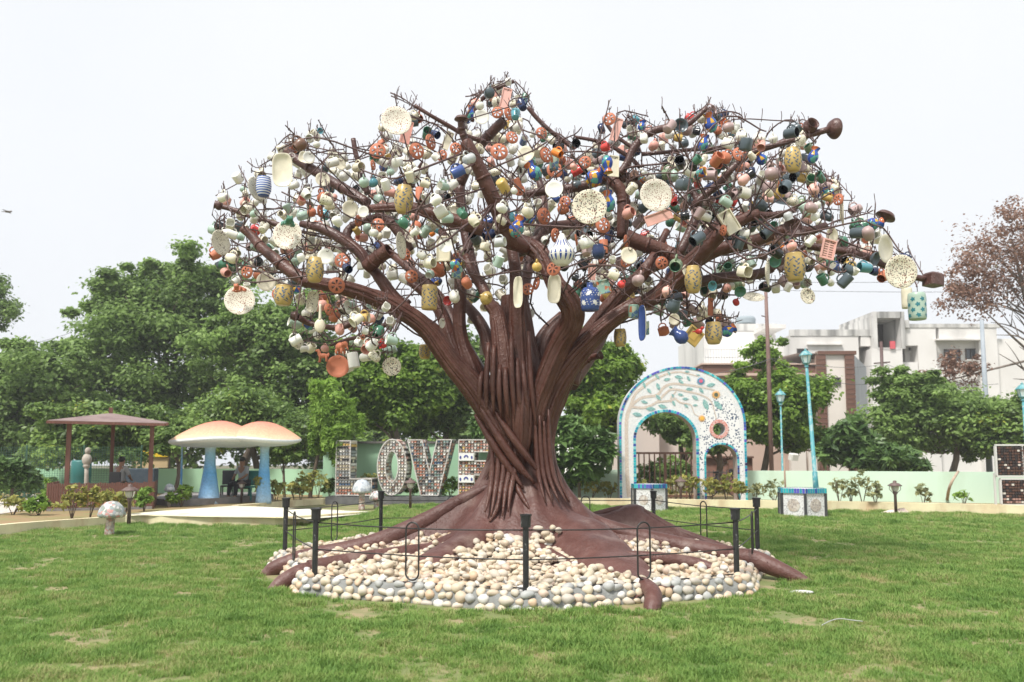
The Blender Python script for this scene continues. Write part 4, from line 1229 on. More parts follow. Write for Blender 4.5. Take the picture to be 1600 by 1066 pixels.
def peb_mesh(shape, m_):
    key = (shape, m_.name)
    if key not in pmesh: pmesh[key] = pm[shape].mesh('pebble', [m_])
    return pmesh[key]
cands = []
# loose pebbles heaped on the bed
grid = {}
def far_enough(x, y, d):
    gx, gy = int(x / .12), int(y / .12)
    for i in range(-2, 3):
        for j in range(-2, 3):
            for (a, b_) in grid.get((gx + i, gy + j), ()):
                if (a - x) ** 2 + (b_ - y) ** 2 < d * d: return False
    grid.setdefault((gx, gy), []).append((x, y)); return True
for _ in range(26000):
    a = pr.uniform(0, 2 * math.pi); r = math.sqrt(pr.uniform(.9 ** 2, 3.55 ** 2))
    x, y = r * math.cos(a), r * math.sin(a)
    if r > oct_r(a, 3.53): continue
    if y > 1.2 and pr.random() < .5: continue
    z = ptop(x, y)
    if sheet_h(x, y) > z + .005: continue
    s_ = pr.uniform(.046, .084)
    if not far_enough(x, y, s_ * 1.15): continue
    cands.append((x, y, z + pr.uniform(-.015, .03), s_, (pr.uniform(-.35, .35), pr.uniform(-.35, .35), pr.uniform(0, 6.28)), pr.choices(range(6), (26, 22, 10, 8, 24, 8))[0]))
    if pr.random() < .22:
        cands.append((x + pr.uniform(-.04, .04), y + pr.uniform(-.04, .04), z + .075, s_ * .95, (pr.uniform(-.5, .5), pr.uniform(-.5, .5), pr.uniform(0, 6.28)), pr.choices(range(6), (30, 22, 8, 6, 26, 8))[0]))
# small heaps on the brown sheet
for (hx, hy, n, sp) in ((.33, -1.42, 20, .11),):
    for k in range(n):
        x, y = hx + pr.gauss(0, sp), hy + pr.gauss(0, sp)
        if sheet_h(x, y) > .62: continue
        cands.append((x, y, max(sheet_h(x, y), ptop(x, y)) + .03 + (.06 if k % 3 == 0 else 0), pr.uniform(.055, .08), (pr.uniform(-.3, .3), pr.uniform(-.3, .3), pr.uniform(0, 6.28)), pr.choice((0, 0, 1, 4, 4))))
# pebbles set into the sloping mortar rim, in rows
for row, (rr0, zz, tl_) in enumerate(((3.58, .215, .3), (3.68, .185, .85), (3.735, .105, 1.25), (3.765, .025, 1.35))):
    n = int(2 * math.pi * rr0 / .138)
    for k in range(n):
        a = 2 * math.pi * (k + (row % 2) * .5 + pr.uniform(-.18, .18)) / n
        if math.sin(a) > .72: continue
        if pr.random() < .06: continue
        q = oct_r(a, rr0)
        cands.append((q * math.cos(a), q * math.sin(a), zz + pr.uniform(-.012, .012), pr.uniform(.054, .074), ('rim', a, tl_), pr.choices(range(8), (22, 18, 9, 12, 16, 9, 9, 9))[0]))
cands.sort(key=lambda q: (q[1] + 0.0) - q[3] * 8 + abs(q[0]) * .2)
rest_by = {}
for i, (x, y, z, s_, rot, mi) in enumerate(cands):
    if rot[0] == 'rim':
        a, tl_ = rot[1], rot[2]
        qn = Matrix.Rotation(a, 3, 'Z') @ Matrix.Rotation(tl_, 3, 'Y') @ Matrix.Rotation(pr.uniform(1.2, 1.9), 3, 'Z')
        e = qn.to_euler()
    else:
        e = rot
    if i < 300:
        o = put('pebble', peb_mesh(i % 24, PALL[mi]), bed, (x, y, z), e, (s_, s_, s_))
    else:
        Mx = Matrix.Translation((x, y, z)) @ (e.to_matrix() if rot[0] == 'rim' else __import__('mathutils').Euler(e).to_matrix()).to_4x4() @ Matrix.Scale(s_, 4)
        mbr = rest_by.setdefault('x', MB())
        src = pm[i % 24]
        mbr.M = Mx; mbr.add(src.v, src.f, mi); mbr.M = None
o = rest_by['x'].build('pebbles', PALL, bed); o['kind'] = 'stuff'

# posts
m_blk = stain(mat('black_paint', (.018, .018, .02), (.03, .03, .032), rough=.38, scale=12), .7, (.35, .36, .36), 14, (1, 1, .7), .62, .7)
PH = .87
posts = []
POST_PX = [(-90, 'black fence post standing in front of the trunk, the nearest of the ring'), (-135, 'black fence post at the front left corner of the pebble bed'), (180, 'black fence post at the far left corner of the pebble bed'),
           (135, 'black fence post behind the bed, left of the trunk'), (90, None), (47, 'black fence post right of the trunk in front of the small tiled planter'),
           (1, 'black fence post at the right corner, half hidden behind a thicker one'), (-44, 'thick black fence post at the front right corner of the pebble bed')]
pt_pos = {}
for a, lab in POST_PX:
    x, y = CX + 3.58 * math.cos(R(a)), CY + 3.58 * math.sin(R(a))
    pt_pos[a] = Vector((x, y, .17))
    if lab is None: continue
    t = thing('fence_post', lab, 'post', (x, y, .15), group='black posts around the pebble bed')
    MB().lathe([(0, 0), (.034, 0), (.034, PH - .12), (0, PH - .12)], 12, smooth=False).build('pole', [m_blk], t)
    MB().lathe([(0, PH - .14), (.055, PH - .14), (.058, PH - .02), (.066, PH - .02), (.066, PH), (.03, PH + .004), (0, PH + .004)], 12, smooth=False).build('cap', [m_blk], t)
order = [-135, -90, -44, 1, 47, 90, 135, 180]
for i, a in enumerate(order):
    b_ = order[(i + 1) % 8]
    A, B = pt_pos[a], pt_pos[b_]
    sidew = {-135: 'front left side', -90: 'front right side', -44: 'right side', 1: 'back right side', 47: 'far side behind trunk, right half', 90: 'far side behind trunk, left half', 135: 'back left side', 180: 'left side'}[a]
    t = thing('wire_rail', 'black wire rails with loop on the %s of the bed' % sidew, 'wire fence', A, group='wire rails between the posts')
    d = B - A
    for h in (.68, .36, .06):
        sag = .03 if h > .5 else .02
        MB().tube([d * s_ + Vector((0, 0, h - sag * 4 * s_ * (1 - s_))) for s_ in (0, .25, .5, .75, 1)], .008, 5).build('wire', [m_wire], t)
    # tall rounded loop hung at mid span
    c = d * (.5 if a != -90 else .52); dn = d.normalized(); w = .085
    loop = []
    for k in range(25):
        an = 2 * math.pi * k / 24
        zz = .40 + (.24 if math.sin(an) > 0 else -.24) + w * math.sin(an)
        loop.append(c + dn * (w * math.cos(an)) + Vector((dn.y, -dn.x, 0)) * .06 + Vector((0, 0, zz)))
    MB().tube(loop, .0105, 6, caps=False).build('loop', [m_wire], t)
# ================================================================== CROCKERY HUNG IN THE TREE
GL = {}
def glaze(name, c, rough=.28, **k):
    GL[name] = mat('glaze_' + name, c, tuple(min(1, q * 1.12) for q in c), rough=rough, scale=9, spec=.5, **k)
glaze('white', (.78, .77, .70)); glaze('cream', (.74, .69, .54)); glaze('black', (.012, .014, .018), .2); glaze('navy', (.02, .035, .10), .22)
glaze('slate', (.075, .10, .115), .3); glaze('green', (.07, .20, .13), .25); glaze('sage', (.38, .50, .42), .3); glaze('pink', (.66, .34, .28), .5)
glaze('terracotta', (.48, .16, .085), .65); glaze('mauve', (.40, .29, .28), .4); glaze('red', (.55, .05, .045), .25); glaze('mustard', (.56, .38, .11), .3)
glaze('blue', (.05, .09, .28), .22); glaze('orange', (.75, .22, .03), .35); glaze('turquoise', (.10, .30, .36), .25); glaze('brown', (.16, .085, .055), .35)
glaze('gold', (.45, .32, .10), .3); glaze('rose', (.72, .42, .36), .6); glaze('grey', (.52, .54, .54), .35)
GL['speckled'] = speck_mat('glaze_speckled', (.76, .72, .58), (.12, .08, .05), 42, .26)
GL['bigspeck'] = speck_mat('glaze_plate', (.78, .73, .58), (.10, .085, .07), 46, .36, second=(.25, .10, .07))
GL['redspeck'] = speck_mat('glaze_plate_fine', (.80, .75, .64), (.28, .12, .08), 52, .30)
GL['greenspeck'] = speck_mat('glaze_greenspeck', (.22, .30, .18), (.05, .07, .04), 45, .3)
glaze('vaseyellow', (.50, .36, .13), .3)
GL['painted'] = cells_mat('glaze_painted', [(.03, .07, .35), (.03, .10, .42), (.65, .38, .04), (.50, .14, .05), (.04, .09, .38), (.10, .35, .30)], 14, .2, (.02, .05, .25), .03)
GL['paintedteal'] = cells_mat('glaze_paintedteal', [(.30, .50, .42), (.55, .62, .50), (.60, .20, .10), (.30, .48, .40), (.12, .22, .40)], 16, .25, (.35, .5, .42), .04)
GL['stripe'] = None
m = mat('glaze_stripe', (.70, .72, .70), rough=.25); n = m.node_tree
t = n.nodes.new('ShaderNodeTexCoord'); w_ = n.nodes.new('ShaderNodeTexWave'); w_.bands_direction = 'Z'; w_.inputs['Scale'].default_value = 9; w_.inputs['Distortion'].default_value = .4
r_ = n.nodes.new('ShaderNodeValToRGB'); r_.color_ramp.elements[0].color = (.06, .12, .42, 1); r_.color_ramp.elements[0].position = .45; r_.color_ramp.elements[1].color = (.70, .74, .76, 1); r_.color_ramp.elements[1].position = .55
n.links.new(t.outputs['Object'], w_.inputs[0]); n.links.new(w_.outputs['Fac'], r_.inputs[0]); n.links.new(r_.outputs[0], n.nodes['Principled BSDF'].inputs['Base Color'])
GL['stripe'] = m
DARKIN = mat('dark_glaze_inside', (.03, .028, .03), rough=.3)

ITEMS = []          # dict(obj, desc, cat, px, py, size)
def reg(o, desc, cat, p, size, ref=None, label=None, group=None):
    a, b_ = PXY(Vector(p))
    ITEMS.append(dict(o=o, desc=desc, cat=cat, px=a, py=b_, size=size, ref=ref, label=label, group=group))

# ---- flat painted motifs laid on a vase wall (arc length, height) -> surface
def prof_r(prof, z):
    return interp(z, sorted([(zz, r) for r, zz in prof], key=lambda q: q[0]))
def motifs(prof, polys, mi, lift=.002):
    mb = MB()
    for poly in polys:
        vs = []
        for s_, z in poly:
            r = prof_r(prof, z) + lift
            vs.append((r * math.cos(s_ / max(r, .01)), r * math.sin(s_ / max(r, .01)), z))
        mb.add(vs, [tuple(range(len(vs)))], mi)
    return mb
def leafpoly(x, z, a, L, w):
    c, s_ = math.cos(a), math.sin(a)
    return [(x + c * u - s_ * v, z + s_ * u + c * v) for u, v in ((0, 0), (L * .35, w), (L * .7, w * .7), (L, 0), (L * .7, -w * .7), (L * .35, -w))]

# ---- outer/inner profile from an outer one
def shell(outer, th, bottom=None):
    inner = [(max(r - th, .001), z) for r, z in outer[1:]][::-1]
    zb = outer[0][1] + th
    inner = [(r, z) for r, z in inner if z > zb] + [(max(outer[1][0] - th, .001), zb), (0, zb)]
    return [(0, outer[0][1])] + list(outer[1:]) + inner

# mugs: shape -> outer profile (r, z) z = 0 at the base; unit metres
MUGS = {
    'straight': [(0, 0), (.058, 0), (.064, .012), (.066, .15), (.067, .165)],
    'belly': [(0, 0), (.045, 0), (.068, .03), (.078, .075), (.070, .12), (.060, .15), (.063, .162)],
    'taper': [(0, 0), (.046, 0), (.052, .01), (.066, .13), (.07, .15)],
    'small': [(0, 0), (.036, 0), (.05, .02), (.055, .06), (.052, .095), (.054, .10)],
    'square': [(0, 0), (.058, 0), (.066, .01), (.067, .14), (.065, .15)],
}
mug_cache = {}
def mug_meshes(shape, col, inner):
    key = (shape, col, inner)
    if key in mug_cache: return mug_cache[key]
    outer = MUGS[shape]
    prof = shell(outer, .006)
    k = len(outer)
    mis = [0 if i < k else 1 for i in range(len(prof) - 1)]
    mb = MB()
    h = outer[-1][1]; rm = max(r for r, z in outer)
    # axis along X, centred; handle above (+Z); the hanging point is the origin
    hh = rm * .62
    M_ = Matrix.Translation((-h / 2, 0, -(rm + hh - .006))) @ Matrix.Rotation(math.pi / 2, 4, 'Y')
    mb.M = M_
    mb.lathe(prof, 14, mis=mis, sq=.45 if shape == 'square' else 0)
    mb.M = None
    body = mb.mesh('mug', [GL[col], GL[inner] if inner in GL and GL[inner] else DARKIN])
    hb = MB()
    n = 9
    path = [((math.cos(math.pi * i / (n - 1))) * h * .34, 0, -hh + math.sin(math.pi * i / (n - 1)) * hh - .012 * (i in (0, n - 1))) for i in range(n)]
    hb.tube(path, .010 if shape != 'small' else .007, 6)
    han = hb.mesh('handle', [GL[col]])
    mug_cache[key] = (body, han, outer, h, rm, mb, hb)
    return mug_cache[key]

COLN = {'white': 'white', 'cream': 'cream', 'black': 'black', 'navy': 'dark navy', 'slate': 'slate grey', 'green': 'green', 'sage': 'pale sage green', 'pink': 'pink', 'terracotta': 'terracotta',
        'mauve': 'mauve', 'red': 'red', 'mustard': 'mustard yellow', 'blue': 'deep blue', 'orange': 'orange', 'turquoise': 'turquoise', 'brown': 'brown', 'speckled': 'speckled cream',
        'greenspeck': 'speckled green', 'painted': 'blue and orange painted', 'paintedteal': 'teal floral painted', 'rose': 'pale rose', 'grey': 'light grey', 'gold': 'golden brown', 'stripe': 'blue striped'}
SHN = {'straight': 'straight mug', 'belly': 'rounded mug', 'taper': 'tapered mug', 'small': 'small cup', 'square': 'square mug'}

# ---- hooks
hk = MB(); hk.tube([(0, 0, .075), (.004, 0, .03), (0, 0, -.03), (.022, 0, -.052), (.045, 0, -.035), (.048, 0, -.005)], .0052, 5, k=2)
hook_me = hk.mesh('hook', [m_rod])
hk2 = MB(); hk2.tube([(0, 0, -.05), (.003, 0, .03), (.012, 0, .085), (.03, 0, .125)], .0052, 5, k=2)
hook2_me = hk2.mesh('hook', [m_rod])
HOOKS = []
def hook(p, az=None, up=False, tilt=0.0, prio=0):
    HOOKS.append((Vector(p), az if az is not None else pr.uniform(0, 6.28), up, tilt, prio))

# ================= hand placed crockery: (px, py, distance, size in photo pixels, ...)
pr = random.Random(21)
def place(o, px, py, Y, rot, scale=1.0, order='XYZ'):
    o.location = W(px, py, Y)
    o.rotation_euler = rot
    o.scale = (scale,) * 3
    return o.location

def plate_mesh(name, col, back, seg=32, oval=1.0, scal=False):
    prof = [(0, .02), (.62, .02), (.70, .05), (1.0, .13), (1.02, .15), (.99, .165), (.68, .085), (.60, .05), (0, .05)]
    mb = MB(); mb.lathe(prof, seg, mis=[1, 1, 1, 1, 0, 0, 0, 0], sx=1, sy=oval)
    if scal:
        mb.v = [(x * (1 + .045 * math.cos(math.atan2(y, x) * 16)) if math.hypot(x, y) > .9 else x, y * (1 + .045 * math.cos(math.atan2(y, x) * 16)) if math.hypot(x, y) > .9 else y, z) for x, y, z in mb.v]
    mb.M = None
    # scaled copies keep flecks at real size: apply size into the mesh
    return mb
def plate(px, py, Y, d, col, face, roll=0.0, pitch=0.0, desc='plate', ref=None, label=None, cat='plate', oval=1.0, scal=False, back=None, name='plate', foot=True):
    """face: degrees the dish is turned about the vertical, 0 = facing the camera"""
    r = S(d / 2, py, Y)
    mb = plate_mesh(name, col, back, 32, oval, scal)
    mb.v = [(x * r, y * r, z * r) for x, y, z in mb.v]
    o = mb.build(name, [GL[col], GL[back or col]])
    o.rotation_mode = 'XYZ'
    # mesh +Z (eating side) towards camera (-Y)
    Mx = Matrix.Rotation(R(face), 4, 'Z') @ Matrix.Rotation(R(90 + pitch), 4, 'X') @ Matrix.Rotation(R(roll), 4, 'Z')
    o.matrix_world = Matrix.Translation(W(px, py, Y)) @ Mx
    if foot:
        f = MB().lathe([(.50 * r, -.02 * r), (.56 * r, -.02 * r), (.56 * r, .03 * r), (.50 * r, .03 * r)], 24).build('foot_ring', [GL[back or col]], o)
    reg(o, desc, cat, o.matrix_world.translation, d, ref, label)
    hook(W(px, py - d * oval / 2 - 1, Y), 0, prio=5)
    return o

PL = [
 (619, 190, 11.6, 47, 'redspeck', 12, dict(ref='highest speckled plate', label='big fine speckled plate hanging highest on the left side of the tree')),
 (921, 324, 10.6, 54, 'bigspeck', -8, dict(ref='big middle speckled plate', label='big black speckled plate in the middle of the crown above the ribbed vase')),
 (1024, 306, 10.9, 51, 'redspeck', 8, dict(ref='big brown flecked plate', label='big brown flecked plate right above the long pink tray')),
 (450, 368, 10.8, 46, 'redspeck', -5, dict(ref='green frog plate', label='big speckled plate with a green frog sitting on its upper rim')),
 (375, 470, 11.8, 46, 'redspeck', 10, dict(ref='terracotta frog plate', label='big speckled plate with a terracotta frog, lowest at the far left')),
 (1406, 425, 11.6, 52, 'bigspeck', 4, dict(ref='big right tip plate', label='big dark speckled plate near the square box at the right tip')),
 (1381, 389, 11.7, 44, 'cream', 38, dict(scal=True, ref='scalloped cream plate', label='scalloped cream plate overlapping the speckled plate at the right tip')),
 (612, 573, 12.4, 29, 'bigspeck', 10, dict(ref='lowest small speckled plate', label='small speckled rimmed plate hanging lowest over the dark green leaves at left')),
 (1313, 330, 11.7, 50, 'speckled', 70, dict(ref='long edge-on plate', label='long speckled plate seen almost on edge among the right branches')),
 (343, 380, 12.0, 40, 'speckled', 66, dict(ref='edge-on plate at far left', label='speckled plate turned nearly on edge at the far left below the pipe cap')),
 (399, 296, 12.2, 38, 'speckled', 64, dict(ref='striped jar plate', label='speckled plate turned on edge beside the blue striped jar')),
 (624, 384, 11.2, 42, 'speckled', 76, dict(label='narrow speckled plate seen on edge under the yellow vase of the left crown')),
 (1197, 426, 11.3, 46, 'speckled', 68, dict(ref='tall edge-on speckled plate', label='tall speckled plate seen on edge beside the yellow vase at lower right')),
 (1261, 463, 12.0, 26, 'bigspeck', 15, dict(label='small speckled saucer hanging lowest under the right branches')),
 (1177, 466, 12.0, 34, 'speckled', 0, dict(pitch=-55, label='speckled bowl like plate tipped forward at the lower right edge')),
 (509, 401, 11.0, 25, 'white', 5, dict(ref='white saucer over yellow vase', label='white saucer half covering the top of a yellow vase at left')),
 (866, 296, 10.7, 28, 'white', -10, dict(ref='upper middle white plate', label='plain round white plate in the upper middle left of the speckled one')),
 (982, 400, 10.9, 27, 'cream', 14, dict(ref='cream saucer by ribbed vase', label='cream saucer hanging right of the blue ribbed vase')),
 (1299, 368, 11.4, 23, 'cream', 20, dict(label='cream saucer above the slotted pink tray at right')),
 (547, 327, 11.6, 26, 'cream', 30, dict(label='deep cream saucer turned sideways left of the round white lid')),
 (568, 331, 11.5, 18, 'white', -12, dict(label='small round white lid beside the deep cream saucer')),
 (752, 183, 12.0, 24, 'white', 8, dict(ref='topmost white saucer', label='white saucer near the top of the crown beside the upright pipe cap')),
 (697, 384, 10.9, 24, 'white', 0, dict(label='round white saucer in front of the square cream tray')),
 (504, 281, 12.0, 22, 'cream', 20, dict(label='cream saucer below the upper left branch beside a mustard cup')),
 (482, 246, 12.4, 18, 'white', 30, dict(label='white saucer on the uppermost left pipe')),
 (531, 257, 12.3, 19, 'cream', 40, dict(label='cream saucer turned aside on the upper left rods')),
 (614, 260, 12.3, 20, 'white', 55, dict(label='white saucer seen nearly on edge in the gap under the highest left plate')),
 (415, 441, 11.8, 29, 'cream', 30, dict(label='cream saucer at the far left beside a white mug')),
 (822, 241, 11.5, 26, 'cream', -6, dict(label='cream plate with a terracotta ring beneath the top of the crown')),
 (690, 505, 11.8, 16, 'white', 62, dict(label='small white saucer on edge below the white mugs near the trunk')),
 (1075, 424, 11.9, 22, 'cream', 20, dict(label='cream saucer behind the dark mugs over the right limb')),
 (1053, 499, 12.2, 18, 'cream', 10, dict(label='pale cream saucer hanging low right of the long blue dish')),
 (1170, 383, 11.9, 22, 'cream', 55, dict(label='cream saucer on edge over the right pipe')),
 (827, 490, 12.8, 16, 'white', 10, dict(label='small white saucer in the gap above the fork')),
 (641, 370, 11.7, 20, 'redspeck', 30, dict(label='small red flecked saucer beside the narrow speckled plate')),
 (1355, 352, 11.9, 20, 'speckled', 40, dict(label='small speckled saucer over the far right rods')),
 (528, 573, 11.9, 35, 'terracotta', 8, dict(name='plate', desc='terracotta plate', ref='big terracotta plate', label='big plain terracotta plate hanging lowest at the lower left')),
]
for (px, py, Y, d, col, face, kw) in PL:
    kw.setdefault('desc', 'plate')
    if d >= 40: Y -= .5
    plate(px, py, Y, d, col, face, pitch=kw.pop('pitch', pr.uniform(-8, 8)), **kw)

# oval and boat dishes
def dish(px, py, Y, w, h, col, face, roll, label, ref=None, back=None, cat='dish', name='oval_dish', pitch=0):
    a, b_ = S(w / 2, py, Y), S(h / 2, py, Y)
    prof = [(0, 0), (.7, 0), (.92, .16), (1.0, .36), (.97, .38), (.86, .22), (.66, .07), (0, .06)]
    mb = MB(); mb.lathe(prof, 28, sq=.25, mis=[1, 1, 1, 0, 0, 0, 0])
    mb.v = [(x * a, y * b_, z * min(a, b_) * .9) for x, y, z in mb.v]
    o = mb.build(name, [GL[col], GL[back or col]])
    o.matrix_world = Matrix.Translation(W(px, py, Y)) @ Matrix.Rotation(R(face), 4, 'Z') @ Matrix.Rotation(R(roll), 4, 'Y') @ Matrix.Rotation(R(90 + pitch), 4, 'X')
    reg(o, 'dish', cat, o.matrix_world.translation, h, ref, label)
    hook(W(px, py - h / 2, Y), 0, prio=5)
dish(442, 267, 11.4, 31, 54, 'cream', 6, -3, 'large plain cream oval dish near the upper left end of the crown', 'large cream oval dish')
dish(480, 247, 12.6, 26, 18, 'cream', 0, 10, 'cream oval bowl peeking over the large oval dish at upper left')
dish(865, 452, 11.5, 22, 46, 'cream', 15, 4, 'long cream boat dish hanging left of the blue flowered jar', 'cream boat dish')
dish(811, 457, 11.1, 18, 50, 'cream', -35, 0, 'long cream boat dish with a deep blue back above the centre of the fork', 'blue backed boat dish', back='blue')
dish(1006, 505, 11.5, 22, 56, 'blue', -68, 0, 'long blue dish with white specks seen on edge below the right limb', 'long blue dish', back='cream')
dish(713, 330, 12.0, 20, 12, 'cream', 10, 20, 'small cream oval dish behind the left pipes')
dish(1226, 315, 12.4, 36, 12, 'slate', 0, 10, 'slate grey oval dish lying over the right pipes')
dish(488, 472, 11.7, 18, 34, 'speckled', 20, 6, 'speckled cream oval dish at lower left above the long spoon')
dish(1052, 252, 12.0, 19, 12, 'cream', 0, 30, 'small cream boat shaped bowl over the upper right gap')
dish(1076, 256, 12.0, 20, 12, 'white', 0, 10, 'small white boat shaped bowl right of the cream one in the upper right gap')

# trays
def tray(px, py, Y, w, h, col, roll, face, label, ref=None, slots=0, cat='tray', pitch=0, inner=None):
    a, b_ = S(w / 2, py, Y), S(h / 2, py, Y)
    t = min(a, b_) * .16
    root = thing('tray', None, None, (0, 0, 0))
    MB().box((0, 0, 0), (2 * a, t, 2 * b_)).build('base', [GL[col]], root)
    mb = MB()
    for (x, z, ww, hh) in ((0, b_ - t * .6, 2 * a - .002, t * 1.2), (0, -b_ + t * .6, 2 * a - .002, t * 1.2), (a - t * .6, 0, t * 1.2 - .002, 2 * b_ - 2.6 * t), (-a + t * .6, 0, t * 1.2 - .002, 2 * b_ - 2.6 * t)):
        mb.box((x, -t * 1.1, z), (ww, t * 1.2 - .002, hh))
    mb.build('rim', [GL[col]], root)
    if slots:
        sb = MB()
        for i in range(slots):
            for j in range(2):
                sb.box((-a * .4 + a * .8 * j, -t * .55, -b_ * .7 + 1.4 * b_ * i / (slots - 1)), (a * .55, t * .2, b_ * .5 / slots))
        o = sb.build('slots', [GL['brown']], root); o['kind'] = 'stuff'
    elif inner:
        MB().box((0, -t * .62, 0), (a * .9, t * .25, b_ * .9)).build('inlay', [GL[inner]], root)
    root.matrix_world = Matrix.Translation(W(px, py, Y)) @ Matrix.Rotation(R(face), 4, 'Z') @ Matrix.Rotation(R(roll), 4, 'Y') @ Matrix.Rotation(R(pitch), 4, 'X')
    reg(root, 'tray', cat, root.matrix_world.translation, max(w, h), ref, label)
    hook(W(px, py - h / 2, Y), 0, prio=5)
tray(790, 154, 12.0, 15, 33, 'rose', 12, 5, 'pale pink tray hanging upright at the very top of the crown', 'pink tray at the very top')
tray(963, 203, 12.2, 13, 38, 'rose', 17, 5, 'narrow pale pink tray beneath the highest right twigs', 'narrow pink tray at upper right')
tray(1029, 340, 10.8, 44, 17, 'rose', -20, 0, 'long pale pink tray tilted under the brown flecked plate', 'long tilted pink tray')
tray(635, 207, 12.0, 16, 38, 'pink', 12, 25, 'pink ribbed tray half hidden by the highest left plate')
tray(1294, 390, 11.3, 22, 32, 'rose', 14, 5, 'pink slotted tray below the cream saucer at right', 'pink slotted tray', slots=7)
tray(1139, 347, 11.0, 24, 38, 'cream', -32, 8, 'cream soap tray tilted under a slate mug at right', 'tilted cream tray', inner='cream')
tray(693, 389, 11.05, 22, 40, 'cream', 0, -5, 'upright rectangular cream tray behind a round saucer', 'upright cream tray')
tray(958, 260, 12.0, 18, 34, 'cream', 2, 10, 'rectangular cream plate behind the painted jugs at upper middle')
tray(1083, 525, 12.0, 26, 26, 'gold', 38, 5, 'ochre square tile set on its corner low on the right side', 'ochre square tile', inner='mustard')
tray(1110, 480, 12.3, 9, 28, 'terracotta', 2, 20, 'narrow terracotta bar tray low under the right branches')
tray(943, 448, 11.7, 20, 22, 'paintedteal', -14, 5, 'teal floral square tile right above the blue flowered jar')
tray(985, 467, 12.4, 16, 20, 'gold', -20, 10, 'ochre slatted tile behind the right limb')
tray(756, 540, 12.9, 13, 30, 'cream', 0, 5, 'cream rectangular dish hanging left of the centre of the trunk fork')
tray(699, 220, 12.3, 12, 30, 'cream', 22, 10, 'narrow cream tray among the mugs at upper left centre')
tray(925, 425, 11.8, 12, 26, 'rose', 4, 10, 'narrow rose tray behind the mugs right of the ribbed vase')

# vases and jars (upright, hung by a wire)
VP = {
 'vase': [(0, 0), (.60, 0), (.64, .05), (.80, .28), (.97, .80), (1.0, 1.25), (.94, 1.75), (.80, 2.15), (.70, 2.35), (.70, 2.42)],
 'drum': [(0, 0), (.86, 0), (.92, .06), (.95, .4), (.95, 1.7), (.90, 1.95), (.84, 2.0)],
 'barrel': [(0, 0), (.66, 0), (.72, .08), (.96, .6), (1.0, 1.2), (.92, 1.85), (.82, 2.1), (.84, 2.16)],
 'onion': [(0, 0), (.45, 0), (.50, .05), (.85, .35), (1.0, .72), (.92, 1.05), (.62, 1.45), (.36, 1.85), (.22, 2.2), (.16, 2.3)],
 'jar': [(0, 0), (.80, 0), (.88, .08), (.95, .5), (1.0, 1.2), (.92, 1.65), (.70, 1.95), (.34, 2.05), (.30, 2.35), (.34, 2.42)],
 'jug': [(0, 0), (.42, 0), (.50, .06), (.90, .45), (1.0, .85), (.88, 1.25), (.62, 1.6), (.60, 1.8), (.80, 2.15), (.86, 2.2)],
 'cup': [(0, 0), (.82, 0), (.90, .06), (.92, 1.9), (.95, 2.0)],
}
def vase(px, py, Y, w, h, prof, col, label, cat, ref=None, tilt=0.0, az=0.0, inner=None, lid=None, name=None, deco=None, handle=False):
    r = S(w / 2, py, Y); H_ = S(h, py, Y)
    p0 = VP[prof]; zm = p0[-1][1]
    outer = [(q * r, z / zm * H_) for q, z in p0]
    full = shell(outer, r * .09)
    k = len(outer)
    root = thing(name or {'onion': 'onion_vase', 'jug': 'jug', 'jar': 'jar', 'cup': 'tumbler'}.get(prof, 'vase'), None, None)
    mb = MB(); mb.M = Matrix.Translation((0, 0, -H_ / 2)); mb.lathe(full, 24, mis=[0 if i < k else 1 for i in range(len(full) - 1)])
    mb.build('body', [GL[col] if col in GL else col, GL[inner] if inner else DARKIN], root)
    if deco:
        polys, m_ = deco(r, H_, outer)
        d = motifs(outer, polys, 0); d.v = [(x, y, z - H_ / 2) for x, y, z in d.v]
        o = d.build('painted_motif', [m_], root); o['kind'] = 'stuff'
    if handle:
        MB().tube([(r * .6, 0, H_ * .28), (r * 1.25, 0, H_ * .30), (r * 1.45, 0, 0), (r * .9, 0, -H_ * .2)], r * .12, 7, k=3).build('handle', [GL[col]], root)
    hook(W(px, py - h / 2 - 2, Y), 0, prio=6)
    root.matrix_world = Matrix.Translation(W(px, py, Y)) @ Matrix.Rotation(R(az), 4, 'Z') @ Matrix.Rotation(R(tilt), 4, 'Y')
    reg(root, cat, cat, root.matrix_world.translation, max(w, h), ref, label)
    return root
m_vleaf = mat('leaf_paint', (.10, .14, .20), rough=.35)
m_vwhite = mat('white_paint_motif', (.82, .82, .80), rough=.3)
m_vblue = mat('blue_paint_motif', (.04, .08, .32), rough=.25)
m_vteal = mat('teal_paint_motif', (.03, .20, .24), rough=.3)
def vine(r, H_, outer):
    polys = []
    n = 7
    for i in range(n):
        x0 = 2 * math.pi * r * i / n
        for j in range(9):
            z = H_ * (.10 + .08 * j + (.03 if i % 2 else 0))
            x = x0 + r * .10 * math.sin(j * 1.3)
            polys.append(leafpoly(x, z, R(40 if j % 2 else 140), r * .40, r * .09))
    return polys, m_vleaf
def ribs(r, H_, outer):
    polys = []
    n = 15
    for i in range(n):
        a = 2 * math.pi * i / n
        for z0, z1, w in ((.10, .46, .085), (.50, .86, .05)):
            zs_ = [H_ * (z0 + (z1 - z0) * k / 6) for k in range(7)]
            for k in range(6):
                def ww(z, k_): return w * r * math.sin(math.pi * (k_ + .15) / 6.3) * 1.0
                r0, r1 = prof_r(outer, zs_[k]), prof_r(outer, zs_[k + 1])
                polys.append([(a * r0 - ww(0, k), zs_[k]), (a * r0 + ww(0, k), zs_[k]), (a * r1 + ww(0, k + 1), zs_[k + 1]), (a * r1 - ww(0, k + 1), zs_[k + 1])])
    return polys, m_vblue
